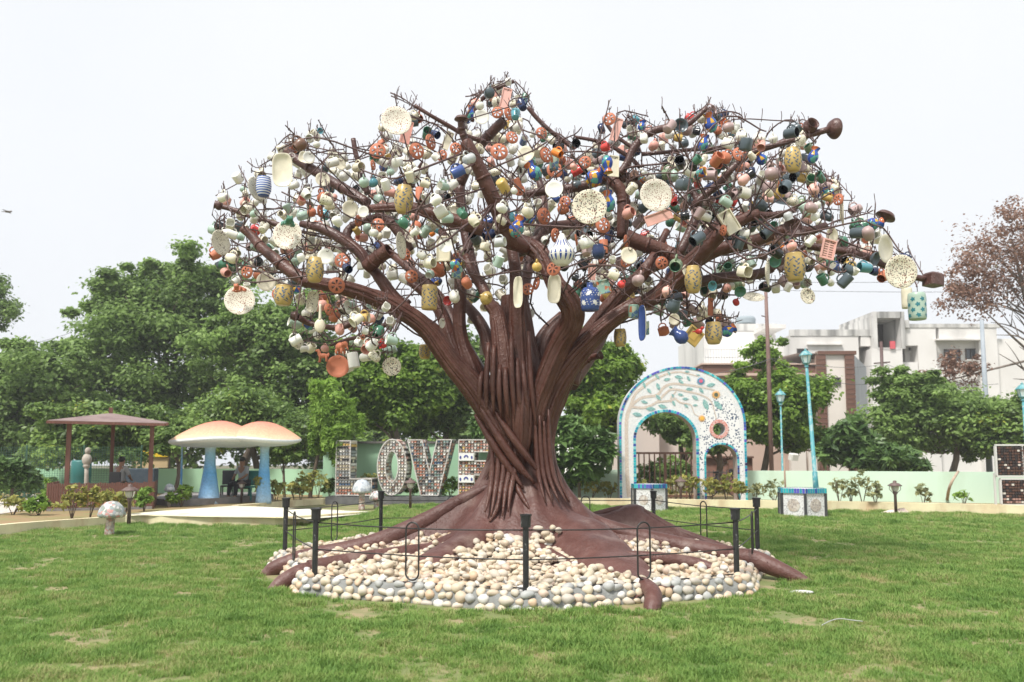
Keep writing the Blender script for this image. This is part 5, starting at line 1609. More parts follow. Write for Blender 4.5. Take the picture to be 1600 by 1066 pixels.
def flowers(r, H_, outer):
    polys = []
    for i in range(5):
        for j in range(2):
            cx, cz = 2 * math.pi * r * (i + .5 * (j % 2)) / 5, H_ * (.25 + .33 * j)
            for k in range(7):
                polys.append(leafpoly(cx, cz, 2 * math.pi * k / 7, r * .32, r * .10))
            for s_ in (-1, 1):
                for k in range(3):
                    polys.append(leafpoly(cx + s_ * r * .5, cz + r * .25 * (k - 1), R(90 + 50 * s_), r * .16, r * .04))
    return polys, m_vwhite
def sprigs(r, H_, outer):
    polys = []
    for i in range(6):
        for j in range(4):
            cx, cz = 2 * math.pi * r * (i + .5 * (j % 2)) / 6, H_ * (.14 + .2 * j)
            for k in range(5):
                polys.append(leafpoly(cx, cz, R(30 + 75 * k), r * .30, r * .10))
    return polys, m_vteal
YV = [
 (631, 312, 10.7, 30, 43, 'vase', 'yellow vase with blue vines hanging on the thick left pipe', 'yellow vase on the left pipe'),
 (492, 422, 11.0, 28, 38, 'vase', 'yellow vine painted vase beneath the white saucer at left', 'yellow vase at far left'),
 (443, 462, 11.3, 30, 30, 'barrel', 'squat yellow pot with a terracotta disc on its side at lower left', 'squat yellow pot'),
 (671, 465, 11.2, 26, 38, 'drum', 'straight yellow vine painted jar left of the fork', 'straight yellow jar'),
 (1083, 437, 11.3, 27, 42, 'vase', 'dark yellow vine painted vase in the right half over the thick limb', 'dark yellow vase'),
 (1242, 418, 10.9, 32, 43, 'barrel', 'largest yellow vine painted vase on the right side', 'large yellow vase at right'),
 (1239, 250, 11.3, 27, 37, 'vase', 'yellow vine painted vase hanging from the upper right pipe', 'upper right yellow vase'),
 (1115, 521, 11.6, 27, 33, 'barrel', 'yellow vine painted pot hanging lowest on the right side', 'lowest yellow pot at right'),
 (969, 528, 12.4, 20, 27, 'barrel', 'small dark yellow pot hanging alone over the pale green treetop', 'small lone yellow pot'),
 (664, 550, 13.4, 19, 22, 'barrel', 'small brown speckled pot hanging behind the left limb', None),
]
for px, py, Y, w, h, pf, lab, ref in YV:
    vase(px, py, Y, w, h, pf, 'vaseyellow' if py < 545 else 'gold', lab, 'vase', ref, az=pr.uniform(0, 360), deco=vine, tilt=pr.uniform(-3, 3), inner='gold')
vase(878, 390, 10.6, 42, 50, 'onion', 'white', 'white onion shaped vase with blue ribs in the middle of the crown', 'vase', 'blue ribbed onion vase', deco=ribs, inner='white')
vase(922, 464, 11.2, 31, 44, 'jar', 'blue', 'deep blue jar with white flowers hanging before the right limb', 'jar', 'blue flowered jar', deco=flowers, inner='white')
vase(412, 292, 12.1, 24, 30, 'barrel', 'stripe', 'blue and white striped jar at the upper left edge', 'jar', 'blue striped jar')
vase(1433, 479, 11.6, 28, 42, 'drum', 'sage', 'pale jar with teal leaf painting hanging at the right tip', 'jar', 'teal painted jar', deco=sprigs, inner='white')
vase(1417, 466, 11.9, 17, 32, 'drum', 'cream', 'narrow ribbed cream jar left of the teal painted one at the right tip', 'jar')
vase(552, 563, 11.7, 19, 24, 'cup', 'white', 'white tumbler tilted beside the terracotta plate at lower left', 'tumbler', 'white tumbler at lower left', tilt=170, inner='white')
vase(656, 304, 11.2, 15, 22, 'cup', 'terracotta', 'terracotta tumbler right of the yellow vase on the left pipe', 'tumbler', tilt=180)
vase(943, 386, 11.3, 15, 22, 'cup', 'terracotta', 'terracotta tumbler right of the ribbed onion vase', 'tumbler', tilt=180)
vase(900, 368, 12.2, 14, 14, 'cup', 'grey', 'grey tumbler tipped towards the viewer over the ribbed onion vase', 'tumbler', tilt=80, az=-60)
JG = [(735, 177, 12.2, 14, 22, 8, 'painted'), (808, 355, 10.9, 24, 33, 20, 'painted'), (834, 268, 11.5, 22, 30, -35, 'painted'), (931, 277, 11.4, 28, 34, 60, 'painted'), (949, 257, 11.2, 18, 27, 175, 'painted'),
      (951, 315, 11.3, 20, 32, -8, 'painted'), (1110, 192, 11.9, 20, 30, -20, 'painted'), (1099, 224, 11.9, 17, 25, 12, 'painted'), (1003, 197, 12.3, 13, 16, 10, 'painted'), (1271, 243, 11.9, 17, 25, 18, 'painted'),
      (1189, 248, 11.9, 18, 20, -40, 'painted'), (1062, 525, 11.8, 22, 28, -50, 'blue'), (1138, 517, 11.9, 18, 22, 60, 'painted'), (1366, 350, 11.8, 20, 24, 80, 'painted'), (1008, 513, 12.2, 14, 20, 0, 'paintedteal'),
      (990, 487, 11.6, 18, 20, 2, 'paintedteal'), (714, 425, 11.2, 19, 19, 3, 'paintedteal'), (866, 254, 11.7, 16, 24, 5, 'paintedteal')]
JD = ['at the very top left of the pink tray', 'before the tall bare pipe', 'under the cream plate of the upper middle', 'lying on its side in the upper middle', 'turned upside down in the upper middle', 'right of the big middle speckled plate',
      'on the uppermost right pipe', 'below the uppermost right pipe', 'among the twigs at upper right', 'alone under the end of the upper right pipe', 'beside the upper right yellow vase', 'low on the right beside the ochre tile',
      'right of the lowest yellow pot', 'at the far right over the plates', 'beside the long blue dish', 'left of the long blue dish at the limb end', 'over the fork left of the centre', 'in the upper middle near the speckled plate']
for (px, py, Y, w, h, tl_, col), dsc in zip(JG, JD):
    upr = prof_ = 'jug' if col != 'paintedteal' else 'cup'
    vase(px, py, Y, w, h, prof_, col, {'painted': 'blue and orange painted jug ', 'blue': 'deep blue jug ', 'paintedteal': 'teal flowered tumbler '}[col] + dsc, 'jug' if prof_ == 'jug' else 'tumbler', tilt=tl_, az=pr.uniform(-30, 30), inner='mustard' if col != 'paintedteal' else 'white', name='painted_jug' if prof_ == 'jug' else 'painted_tumbler')

# terracotta discs pierced with a flower
def disc_mb():
    mb = MB()
    NA_, rings = 48, [0, .10, .17, .30, .43, .56, .70, .80, .92, 1.0]
    def hole(i, j):
        rm_ = (rings[i] + rings[i + 1]) / 2
        a = (j + .5) / NA_ * 6 % 1.0
        if .17 < rm_ < .70: return abs(a - .5) < (.13 if rm_ < .3 else .30 if rm_ < .56 else .24)
        return False
    def pz(r): return .30 * math.sqrt(max(0, 1 - (r * .97) ** 2))
    for side, dz in ((1, 0), (-1, -.09)):
        vs = []
        for r in rings:
            for j in range(NA_):
                a = 2 * math.pi * j / NA_
                vs.append((r * math.cos(a), r * math.sin(a), pz(r) + dz))
        fs = []
        for i in range(len(rings) - 1):
            for j in range(NA_):
                if hole(i, j): continue
                k = (j + 1) % NA_
                f = (i * NA_ + j, (i + 1) * NA_ + j, (i + 1) * NA_ + k, i * NA_ + k)
                fs.append(f if side == 1 else f[::-1])
        mb.add(vs, fs)
    n = len(rings) * NA_
    # rim and hole walls
    e = []
    def quad(a, b_): e.append((a, b_, b_ + n, a + n))
    for j in range(NA_):
        k = (j + 1) % NA_
        quad((len(rings) - 1) * NA_ + j, (len(rings) - 1) * NA_ + k)
    for i in range(len(rings) - 1):
        for j in range(NA_):
            if not hole(i, j): continue
            k = (j + 1) % NA_
            if not hole(i - 1, j): quad(i * NA_ + j, i * NA_ + k)
            if not hole(i + 1, j): quad((i + 1) * NA_ + k, (i + 1) * NA_ + j)
            if not hole(i, (j - 1) % NA_): quad(i * NA_ + j, (i + 1) * NA_ + j)
            if not hole(i, k): quad((i + 1) * NA_ + k, i * NA_ + k)
    for q in e: mb.f.append(q); mb.m.append(0); mb.sm.append(False)
    return mb
DISC = disc_mb()
disc_me = {}
for c_ in ('terracotta',):
    mb = MB(); mb.v = [(x * .12, y * .12, z * .12) for x, y, z in DISC.v]; mb.f, mb.m, mb.sm = DISC.f, DISC.m, DISC.sm
    disc_me[c_] = mb.mesh('disc', [GL[c_]])
rim_me = MB().lathe([(.112, -.012), (.121, -.015), (.124, .0), (.120, .012), (.113, .008)], 28).mesh('rim', [GL['terracotta']])
DS = [(590, 236, 25, 0), (780, 237, 27, 10), (777, 176, 18, -10), (651, 236, 25, 35), (673, 222, 24, 60), (846, 208, 18, 20), (853, 242, 24, 40), (867, 266, 25, 5), (914, 254, 20, -20), (811, 297, 19, 10), (952, 186, 20, -15),
      (942, 352, 25, 25), (850, 338, 26, 40), (883, 315, 17, 0), (1156, 241, 23, 5), (1034, 411, 20, 8), (590, 352, 22, -10), (535, 407, 24, 0), (526, 446, 25, 15), (643, 432, 20, 20), (570, 531, 19, 15), (434, 459, 20, -15),
      (386, 425, 20, -20), (514, 484, 19, 62), (632, 397, 20, 30), (795, 178, 20, 50), (1048, 302, 18, 40), (865, 420, 22, -25), (978, 410, 16, -10), (825, 452, 18, 5), (838, 443, 20, -65), (712, 232, 18, 10), (690, 243, 18, -20),
      (800, 215, 20, 25), (868, 368, 22, 55), (979, 377, 20, 62), (1310, 312, 18, -60), (560, 345, 18, 70), (500, 330, 18, 80), (1130, 360, 17, -70), (583, 258, 16, 75), (900, 375, 18, 82)]
DCI = []
for px, py, d, face in DS:
    Y = pr.uniform(10.9, 12.2)
    s_ = S(d / 2, py, Y) / .12
    o = put('flower_disc', disc_me['terracotta'])
    o.matrix_world = Matrix.Translation(W(px, py, Y)) @ Matrix.Rotation(R(face), 4, 'Z') @ Matrix.Rotation(R(90 + pr.uniform(-8, 8)), 4, 'X') @ Matrix.Rotation(pr.uniform(0, 1), 4, 'Z') @ Matrix.Scale(s_, 4)
    put('rim', rim_me, o)
    reg(o, 'terracotta disc pierced with petal holes', 'pierced disc', o.matrix_world.translation, d, group='pierced terracotta discs in the tree')
    hook(W(px, py - d / 2, Y), 0, prio=4)

# small figures: frogs, horse, elephant, built as one skin each
def blob(name, ells, m_, px, py, Y, size_px, az, label, cat, roll=0.0, ref=None):
    mb = MB()
    for c_, r__ in ells: mb.ell(c_, r__, 0, 10, 7)
    o = mb.build(name, [m_])
    s_ = S(size_px, py, Y)
    o.scale = (s_,) * 3
    md = o.modifiers.new('remesh', 'REMESH'); md.mode = 'VOXEL'; md.voxel_size = .035; md.use_smooth_shade = True
    sm = o.modifiers.new('smooth', 'SMOOTH'); sm.iterations = 2
    o.location = W(px, py, Y); o.rotation_euler = (R(roll), 0, R(az))
    reg(o, cat, cat, o.location, size_px, ref, label)
    return o
FROG = [((0, 0, .15), (.30, .22, .17)), ((.28, 0, .24), (.16, .18, .13)), ((.33, .10, .36), (.06, .06, .06)), ((.33, -.10, .36), (.06, .06, .06)), ((-.2, .22, .1), (.2, .09, .12)), ((-.2, -.22, .1), (.2, .09, .12)),
        ((-.05, .3, 0), (.2, .05, .05)), ((-.05, -.3, 0), (.2, .05, .05)), ((.22, .2, .05), (.06, .06, .14)), ((.22, -.2, .05), (.06, .06, .14)), ((.3, .24, -.03), (.1, .05, .04)), ((.3, -.24, -.03), (.1, .05, .04))]
blob('frog_figure', FROG, GL['green'], 450, 352, 10.12, 32, -60, 'glazed green frog sitting on the upper rim of a speckled plate', 'frog figurine', ref='green frog')
blob('frog_figure', FROG, GL['terracotta'], 374, 455, 11.12, 26, -110, 'terracotta frog perched on the lowest speckled plate at far left', 'frog figurine', ref='terracotta frog')
HORSE = [((0, 0, 0), (.34, .15, .17)), ((.28, 0, .16), (.12, .09, .22)), ((.40, 0, .34), (.17, .08, .09)), ((.30, 0, .40), (.04, .08, .07)), ((-.36, 0, .05), (.08, .05, .17)),
         ((.22, .09, -.22), (.06, .05, .22)), ((.22, -.09, -.22), (.06, .05, .22)), ((-.24, .09, -.22), (.07, .05, .22)), ((-.24, -.09, -.22), (.07, .05, .22)), ((.26, .09, -.4), (.09, .05, .05)), ((.26, -.09, -.4), (.09, .05, .05))]
blob('horse_figure', HORSE, GL['terracotta'], 505, 556, 11.8, 24, 170, 'terracotta horse figurine at the lower left beside the terracotta plate', 'horse figurine')
ELE = [((0, 0, 0), (.34, .24, .26)), ((.34, 0, .12), (.18, .17, .18)), ((.30, .18, .12), (.10, .04, .15)), ((.30, -.18, .12), (.10, .04, .15)), ((.50, 0, 0), (.06, .05, .16)), ((.55, 0, -.15), (.07, .05, .08)),
       ((.2, .13, -.28), (.09, .08, .17)), ((.2, -.13, -.28), (.09, .08, .17)), ((-.2, .13, -.28), (.09, .08, .17)), ((-.2, -.13, -.28), (.09, .08, .17))]
blob('elephant_figure', ELE, GL['terracotta'], 532, 542, 11.7, 27, -30, 'terracotta elephant figurine above the terracotta plate at lower left', 'elephant figurine')
blob('teapot', [((0, 0, 0), (.34, .34, .28)), ((0, 0, .3), (.07, .07, .07)), ((.4, 0, .05), (.16, .06, .06)), ((.5, 0, .16), (.06, .05, .08)), ((-.38, 0, .06), (.05, .04, .17)), ((0, 0, .22), (.2, .2, .06))], GL['gold'], 760, 466, 11.3, 34, -60,
     'brass coloured teapot like vessel hanging over the middle of the fork', 'teapot', roll=70, ref='brass coloured vessel')
blob('bird_figure', [((0, 0, 0), (.30, .18, .2)), ((.26, 0, .22), (.14, .12, .13)), ((.42, 0, .22), (.08, .03, .03)), ((-.36, 0, .02), (.2, .08, .05))], GL['red'], 1092, 518, 11.4, 22, -40, 'small coral red bird figurine between the ochre tile and the lowest yellow pot', 'bird figurine')
blob('bird_figure', [((0, 0, 0), (.30, .18, .2)), ((.26, 0, .22), (.14, .12, .13)), ((.42, 0, .22), (.08, .03, .03)), ((-.36, 0, .02), (.2, .08, .05))], GL['white'], 1007, 270, 12.3, 20, 200, 'small white bird figurine hanging in the upper right gap', 'bird figurine')
# long spoon
sp = MB(); sp.tube([(0, 0, .5), (.0, .01, .2), (0, 0, -.1)], [.045, .05, .06], 8, k=3); sp.ell((0, 0, -.28), (.20, .09, .25), 0, 14, 8)
o = sp.build('ladle', [GL['cream']]); s_ = S(44, 497, 11.3); o.scale = (s_,) * 3; o.location = W(500, 497, 11.3)
reg(o, 'ladle', 'ladle', o.location, 44, 'long cream ladle', 'long cream ladle with a round bowl hanging at lower left')
# big open bowl (green) with a dark tile inside, brown cup shaped end pieces
def bowl(px, py, Y, d, col, inner, face, pitch, label, ref=None, name='bowl'):
    r = S(d / 2, py, Y)
    prof = [(0, -.5), (.35, -.5), (.38, -.42), (.75, -.2), (1.0, .25), (1.02, .3), (.95, .3), (.70, -.1), (.35, -.32), (0, -.36)]
    mb = MB(); mb.lathe([(a * r, b_ * r) for a, b_ in prof], 24, mis=[0, 0, 0, 0, 0, 1, 1, 1, 1])
    o = mb.build(name, [GL[col], GL[inner] if inner in GL else DARKIN])
    o.matrix_world = Matrix.Translation(W(px, py, Y)) @ Matrix.Rotation(R(face), 4, 'Z') @ Matrix.Rotation(R(90 + pitch), 4, 'X')
    reg(o, 'bowl', 'bowl', o.matrix_world.translation, d, ref, label)
    hook(W(px, py - d / 2, Y), 0, prio=4)
bowl(1063, 197, 12.0, 23, 'slate', 'slate', 5, 0, 'open slate green bowl facing forward on the uppermost right pipe', 'slate bowl')
bowl(1059, 262, 12.1, 14, 'cream', 'cream', 0, -150, 'cream bowl turned upside down over the upper right rods')
bowl(1210, 408, 12.0, 20, 'green', 'green', 10, 20, 'bright green bowl open towards the viewer over the lower right rods', 'bright green bowl')
bowl(1112, 447, 11.6, 16, 'green', 'turquoise', 20, 10, 'green bowl open forward beside the yellow vase over the right limb')
bowl(1156, 455, 11.7, 18, 'green', 'green', 0, 30, 'green bowl open upward above the tipped speckled plate')
bowl(1350, 372, 11.9, 18, 'cream', 'terracotta', 30, 10, 'cream bowl with a terracotta inside at the far right')
bowl(1068, 325, 12.0, 22, 'brown', 'brown', 60, 0, 'dark brown bowl turned aside right of the long pink tray')
bowl(1366, 404, 11.9, 22, 'slate', 'slate', 40, 20, 'slate bowl left of the big speckled plate at the right tip')
bowl(700, 470, 12.6, 15, 'red', 'red', -20, 10, 'small red bowl behind the straight yellow jar')
bowl(500, 205, 12.6, 10, 'turquoise', 'turquoise', 30, 0, 'tiny turquoise bowl at the upper left edge')
bowl(480, 400, 11.9, 16, 'speckled', 'speckled', 0, -30, 'speckled bowl above the yellow vase at far left')
# ================= mugs that fill the crown
POLY = [(338,318),(352,300),(385,262),(410,245),(440,218),(480,208),(522,215),(545,235),(566,238),(585,205),(608,158),(640,162),(680,185),(716,205),(726,150),(760,128),(800,124),(828,152),(842,190),(880,222),(920,228),(944,185),(985,180),(1020,200),
        (1060,185),(1100,170),(1160,178),(1168,215),(1215,215),(1256,195),(1290,235),(1290,270),(1320,290),(1345,320),(1392,345),(1418,385),(1440,420),(1420,448),(1380,432),(1335,432),(1290,455),(1262,462),(1215,462),(1180,458),(1150,500),(1120,520),(1070,528),(1020,515),
        (985,500),(960,478),(935,470),(905,482),(880,440),(850,470),(800,480),(760,490),(735,500),(705,480),(650,478),(622,520),(612,555),(585,570),(540,580),(500,555),(462,540),(455,500),(440,478),(395,455),(350,440),(334,390)]
HOLES = [((573,447),26,24),((622,432),8,30),((560,460),30,14),((700,460),14,10),((860,360),13,14),((850,500),30,20),((575,262),20,16),((1010,262),30,14),((1050,240),40,10),((1180,290),20,12),((1120,232),16,10),((430,510),12,10),((1250,300),20,10),
         ((1290,330),10,12),((560,190),30,40),((930,205),10,12),((610,400),8,8),((800,430),8,20),((1100,470),26,9),((905,500),20,24),((640,500),20,24),((420,330),18,10),((1160,400),20,10),((1350,300),20,14),((715,232),9,30),((1210,290),8,6),((560,225),8,30)]
def inpoly(x, y, P):
    c = False; j = len(P) - 1
    for i in range(len(P)):
        if (P[i][1] > y) != (P[j][1] > y) and x < (P[j][0] - P[i][0]) * (y - P[i][1]) / (P[j][1] - P[i][1]) + P[i][0]: c = not c
        j = i
    return c
pr = random.Random(77)
big_items = [(i['px'], i['py'], i['size']) for i in ITEMS]
def color_for(px, py):
    t = max(0, min(1, (px - 820) / 260))
    L = dict(white=44, cream=11, speckled=13, terracotta=6, pink=6, green=5, black=3.5, navy=2.5, slate=3, sage=5, blue=2.5, turquoise=1.5, red=1.2, mustard=2.5, orange=.8, rose=3, grey=2, mauve=1, painted=1.5, brown=1)
    Rr = dict(white=20, cream=7, speckled=4, terracotta=6, pink=9, green=9, black=7, navy=4, slate=15, sage=5, blue=2, turquoise=2.5, red=4, mustard=2, orange=1.5, rose=5, grey=3, mauve=13, painted=2, brown=3, greenspeck=5)
    ks = list(set(L) | set(Rr)); ks.sort()
    return pr.choices(ks, [L.get(k, 0) * (1 - t) + Rr.get(k, 0) * t for k in ks])[0]
INN = {'white': 'white', 'cream': 'cream', 'speckled': 'speckled', 'pink': 'pink', 'terracotta': 'terracotta', 'green': 'green', 'sage': 'white', 'slate': 'black', 'black': 'black', 'navy': 'navy', 'blue': 'white', 'turquoise': 'turquoise',
       'red': 'red', 'mustard': 'cream', 'orange': 'orange', 'rose': 'rose', 'grey': 'white', 'mauve': 'mauve', 'painted': 'mustard', 'brown': 'brown', 'greenspeck': 'green'}
spots = []
tries = 0
while len(spots) < 980 and tries < 60000:
    tries += 1
    x, y = pr.uniform(332, 1442), pr.uniform(122, 582)
    if not inpoly(x, y, POLY): continue
    if pr.random() < .6 and not all(inpoly(x + a, y + b_, POLY) for a, b_ in ((16, 0), (-16, 0), (0, 14), (0, -14))): continue
    if any(((x - h[0][0]) / h[1]) ** 2 + ((y - h[0][1]) / h[2]) ** 2 < 1 for h in HOLES) and pr.random() < .93: continue
    if any((x - a) ** 2 + ((y - b_)) ** 2 < (d * .42) ** 2 for a, b_, d in big_items): continue
    md = 9.5 if len(spots) < 420 else 6.5
    if mnoise.noise(Vector((x / 34, y / 30, 4.2))) < -.16 and pr.random() < .8: continue
    if any((x - a) ** 2 + (y - b_) ** 2 < md * md for a, b_, *_ in spots): continue
    # depth: crown is a broad dome around the trunk
    ex = min(1, abs(x - 870) / 590)
    half = 4.0 * math.sqrt(max(.02, 1 - ex * ex)) * (.5 + .5 * min(1, max(0, (y - 110) / 200)))
    q = pr.random()
    Y = CY + half * (-.95 + 1.75 * q ** 1.15)
    # keep the thick limbs in sight: what would hang in front of one hangs behind it
    near = [l for l in limb_pts if l[1] > 5.5 and abs(l[2] - x) < l[1] + 8 and abs(l[3] - y) < l[1] + 8]
    if near:
        lz = max(l[4] for l in near)
        if Y < lz + .3 and pr.random() < .78: Y = lz + pr.uniform(.3, .9)
    if any((x - a) ** 2 + (y - b_) ** 2 < (d * .5 + 10) ** 2 for a, b_, d in big_items if d > 24): Y = max(Y, 12.5 + pr.random())
    spots.append((x, y, Y))

mugs = []
for (x, y, Y) in spots:
    col = color_for(x, y)
    shape = pr.choices(['straight', 'belly', 'taper', 'small', 'square'], (30, 24, 16, 16, 22 if col in ('white', 'cream') else 3))[0]
    if col in ('terracotta', 'pink', 'rose') and pr.random() < .4: shape = 'belly'
    sc_ = pr.uniform(.80, 1.12) * (1.12 if col in ('slate', 'greenspeck', 'mauve') else 1) * (Y / 12.2) ** .5
    az = pr.uniform(0, 2 * math.pi)
    tilt = R(pr.choice((pr.gauss(0, 22), pr.gauss(35, 20), pr.gauss(-30, 18))))
    pc = W(x, y, Y)
    mugs.append(dict(c=pc, col=col, shape=shape, s=sc_, az=az, tilt=tilt, px=x, py=y, app=sc_ / Y * (.7 if shape == 'small' else 1)))
mugs.sort(key=lambda m_: -m_['app'] + (m_['c'].y - 11) * .006)
REST = MB(); rest_mats = []; 
for i, m_ in enumerate(mugs):
    body, han, outer, h, rm, mbb, mbh = mug_meshes(m_['shape'], m_['col'], INN[m_['col']])
    dropc = (rm * 1.62 - .006) * m_['s']
    rot = Matrix.Rotation(m_['az'], 4, 'Z') @ Matrix.Rotation(m_['tilt'], 4, 'Y') @ Matrix.Rotation(pr.gauss(0, .15), 4, 'X')
    cdir = (rot @ Vector((0, 0, -1))).normalized()
    hp = m_['c'] - cdir * dropc
    m_['hp'] = hp
    Mx = Matrix.Translation(hp) @ rot @ Matrix.Scale(m_['s'], 4)
    if i < 298:
        o = thing('mug' if m_['shape'] != 'small' else 'cup', None, None)
        o.empty_display_size = .05
        o.matrix_world = Mx
        put('body', body, o)
        put('handle', han, o)
        reg(o, COLN[m_['col']] + ' ' + SHN[m_['shape']], 'mug' if m_['shape'] != 'small' else 'cup', m_['c'], 20 * m_['s'], group='mugs and cups hung in the brown tree')
    else:
        for part, mts in ((mbb, [GL[m_['col']], GL[INN[m_['col']]]]), (mbh, [GL[m_['col']]])):
            idx = []
            for q in mts:
                if q not in rest_mats: rest_mats.append(q)
                idx.append(rest_mats.index(q))
            o0 = len(REST.v)
            REST.v.extend([tuple(Mx @ Vector(v)) for v in part.v])
            for f, mi_, sm_ in zip(part.f, part.m, part.sm):
                REST.f.append(tuple(k + o0 for k in f)); REST.m.append(idx[min(mi_, len(idx) - 1)]); REST.sm.append(sm_)
ro = REST.build('hanging_mugs', rest_mats)
tag(ro, 'the many smaller and farther mugs of all colours inside the crown of the brown tree', kind='stuff')

# ================= thin rods joining the hooks
pr = random.Random(5)
targets = [m_['hp'] for m_ in mugs] + [h[0] + Vector((0, 0, .03)) for h in HOOKS if h[4] >= 4]
free = set(range(len(targets)))
core = Vector((CX, CY, 3.6))
thick = [l for l in limb_pts if l[1] > 3]
RODS = []
order_ = sorted(free, key=lambda i: (targets[i] - core).length)
for i in order_:
    if i not in free: continue
    free.discard(i)
    start = min(thick, key=lambda l: (l[0] - targets[i]).length)[0]
    chain = [start, targets[i]]
    cur = targets[i]; d0 = (cur - core).normalized()
    for _ in range(pr.choice((3, 5, 6, 8))):
        best, bs = None, .95
        for j in free:
            v = targets[j] - cur; L = v.length
            if L < bs and v.dot(d0) > .1 * L:
                sc2 = L * (1.35 - .45 * v.normalized().dot(d0))
                if sc2 < bs: best, bs = j, sc2
        if best is None: break
        free.discard(best); chain.append(targets[best]); cur = targets[best]
    d = (chain[-1] - chain[-2]).normalized() if len(chain) > 1 else Vector((0, 0, 1))
    chain.append(chain[-1] + d * pr.uniform(.04, .12) + Vector((0, 0, pr.uniform(-.02, .05))))
    RODS.append([chain[0]] + [c + Vector((pr.uniform(-.02, .02), pr.uniform(-.02, .02), .045)) for c in chain[1:]])
# rods that show against the sky (photo pixel, distance)
SKY = [
 [(610,145,12.0),(628,153,12.0),(646,165,12.0),(672,180,12.1)], [(611,150,12.0),(630,158,12.0),(650,169,12.0)], [(640,172,12.1),(647,160,12.1),(652,148,12.1)], [(670,185,12.1),(674,172,12.1)],
 [(445,222,12.7),(480,232,12.7),(515,241,12.7),(548,240,12.7)], [(495,243,12.7),(494,225,12.7),(497,210,12.7)], [(485,212,12.7),(505,216,12.7),(526,214,12.7)], [(450,216,12.8),(470,220,12.8),(490,230,12.8)],
 [(386,252,12.9),(400,262,12.9),(415,260,12.9),(430,258,12.9)], [(415,262,12.9),(412,248,12.9)], [(555,240,12.7),(551,220,12.7)],
 [(592,205,12.6),(600,215,12.6),(610,222,12.6),(633,232,12.6)], [(350,335,12.7),(340,345,12.7),(334,378,12.8)], [(332,376,12.8),(350,382,12.8),(372,384,12.8)], [(350,340,12.7),(380,352,12.7),(400,372,12.7),(420,402,12.7)],
 [(360,376,12.6),(385,388,12.6),(420,400,12.6),(440,410,12.6)], [(370,420,12.3),(410,425,12.2),(450,426,12.2),(500,424,12.2),(540,424,12.2)], [(440,300,12.6),(480,318,12.6),(530,325,12.6),(590,325,12.6)],
 [(735,150,12.8),(753,143,12.8),(770,138,12.8),(790,133,12.8)], [(727,151,12.8),(742,149,12.8),(762,143,12.8)], [(760,152,12.8),(762,175,12.8),(763,200,12.8)], [(805,127,12.8),(815,137,12.8),(823,147,12.8),(828,158,12.8)],
 [(790,135,12.8),(800,140,12.8),(812,150,12.8)], [(820,150,12.7),(832,170,12.7),(834,182,12.7)], [(776,128,12.8),(790,126,12.8)], [(896,214,12.8),(920,218,12.8),(945,222,12.8),(958,232,12.8)],
 [(972,178,12.7),(982,190,12.7),(990,205,12.7),(988,225,12.7)], [(985,175,12.7),(992,195,12.7),(996,215,12.7)], [(945,180,12.7),(960,190,12.7),(975,215,12.7)], [(934,205,12.7),(925,225,12.7)],
 [(1104,185,12.5),(1125,176,12.5),(1145,175,12.5),(1158,180,12.5),(1161,187,12.5)], [(1110,178,12.5),(1116,168,12.5)], [(1145,176,12.5),(1163,192,12.5)], [(1150,232,12.4),(1148,218,12.4)], [(1116,242,12.5),(1140,238,12.5),(1166,222,12.5),(1176,228,12.5)],
 [(1281,295,12.3),(1290,285,12.3),(1300,279,12.3),(1311,273,12.3)], [(1292,284,12.3),(1291,274,12.3)], [(1310,273,12.3),(1311,282,12.3)], [(1282,325,12.2),(1310,328,12.2),(1340,331,12.2),(1365,335,12.2)], [(1355,331,12.2),(1362,322,12.2)], [(1366,338,12.2),(1372,350,12.2)],
 [(1300,368,12.2),(1330,382,12.2),(1360,392,12.2),(1398,398,12.2),(1408,410,12.2)], [(1150,520,12.1),(1130,510,12.1),(1105,504,12.1)], [(1104,506,12.1),(1125,502,12.1),(1143,497,12.1),(1152,493,12.1)], [(1152,496,12.1),(1155,487,12.1)],
 [(1030,470,12.2),(1060,480,12.2),(1090,492,12.2),(1110,500,12.2)], [(660,455,12.0),(690,460,12.0),(720,448,12.0),(745,420,12.0)], [(620,452,11.9),(640,452,11.9)], [(615,476,11.9),(650,480,12.0),(690,482,12.0)], [(750,440,12.2),(800,418,12.2),(830,405,12.2)],
 [(650,310,12.8),(700,303,12.8),(750,300,12.8)], [(990,250,12.7),(1000,280,12.7),(1030,290,12.7),(1075,290,12.7)], [(960,300,12.7),(990,262,12.7),(1020,265,12.7),(1060,275,12.7)], [(1120,500,12.2),(1140,505,12.2),(1160,500,12.2)],
 [(1200,300,12.6),(1240,290,12.6),(1262,298,12.5)], [(640,180,12.1),(690,200,12.2),(716,228,12.3),(740,245,12.3)], [(700,250,12.4),(660,232,12.4),(640,220,12.4)], [(590,555,12.1),(606,548,12.1),(600,565,12.1)], [(460,540,12.1),(480,530,12.1),(510,520,12.1)],
 [(1395,385,12.2),(1406,395,12.2)], [(846,210,12.6),(870,208,12.6),(905,232,12.6)], [(830,405,12.1),(880,395,12.1),(930,430,12.1),(955,418,12.1)], [(1040,260,12.7),(1010,240,12.8),(985,236,12.8)],
]
for chain in SKY:
    RODS.append([W(*q) for q in chain])
nrod = 0
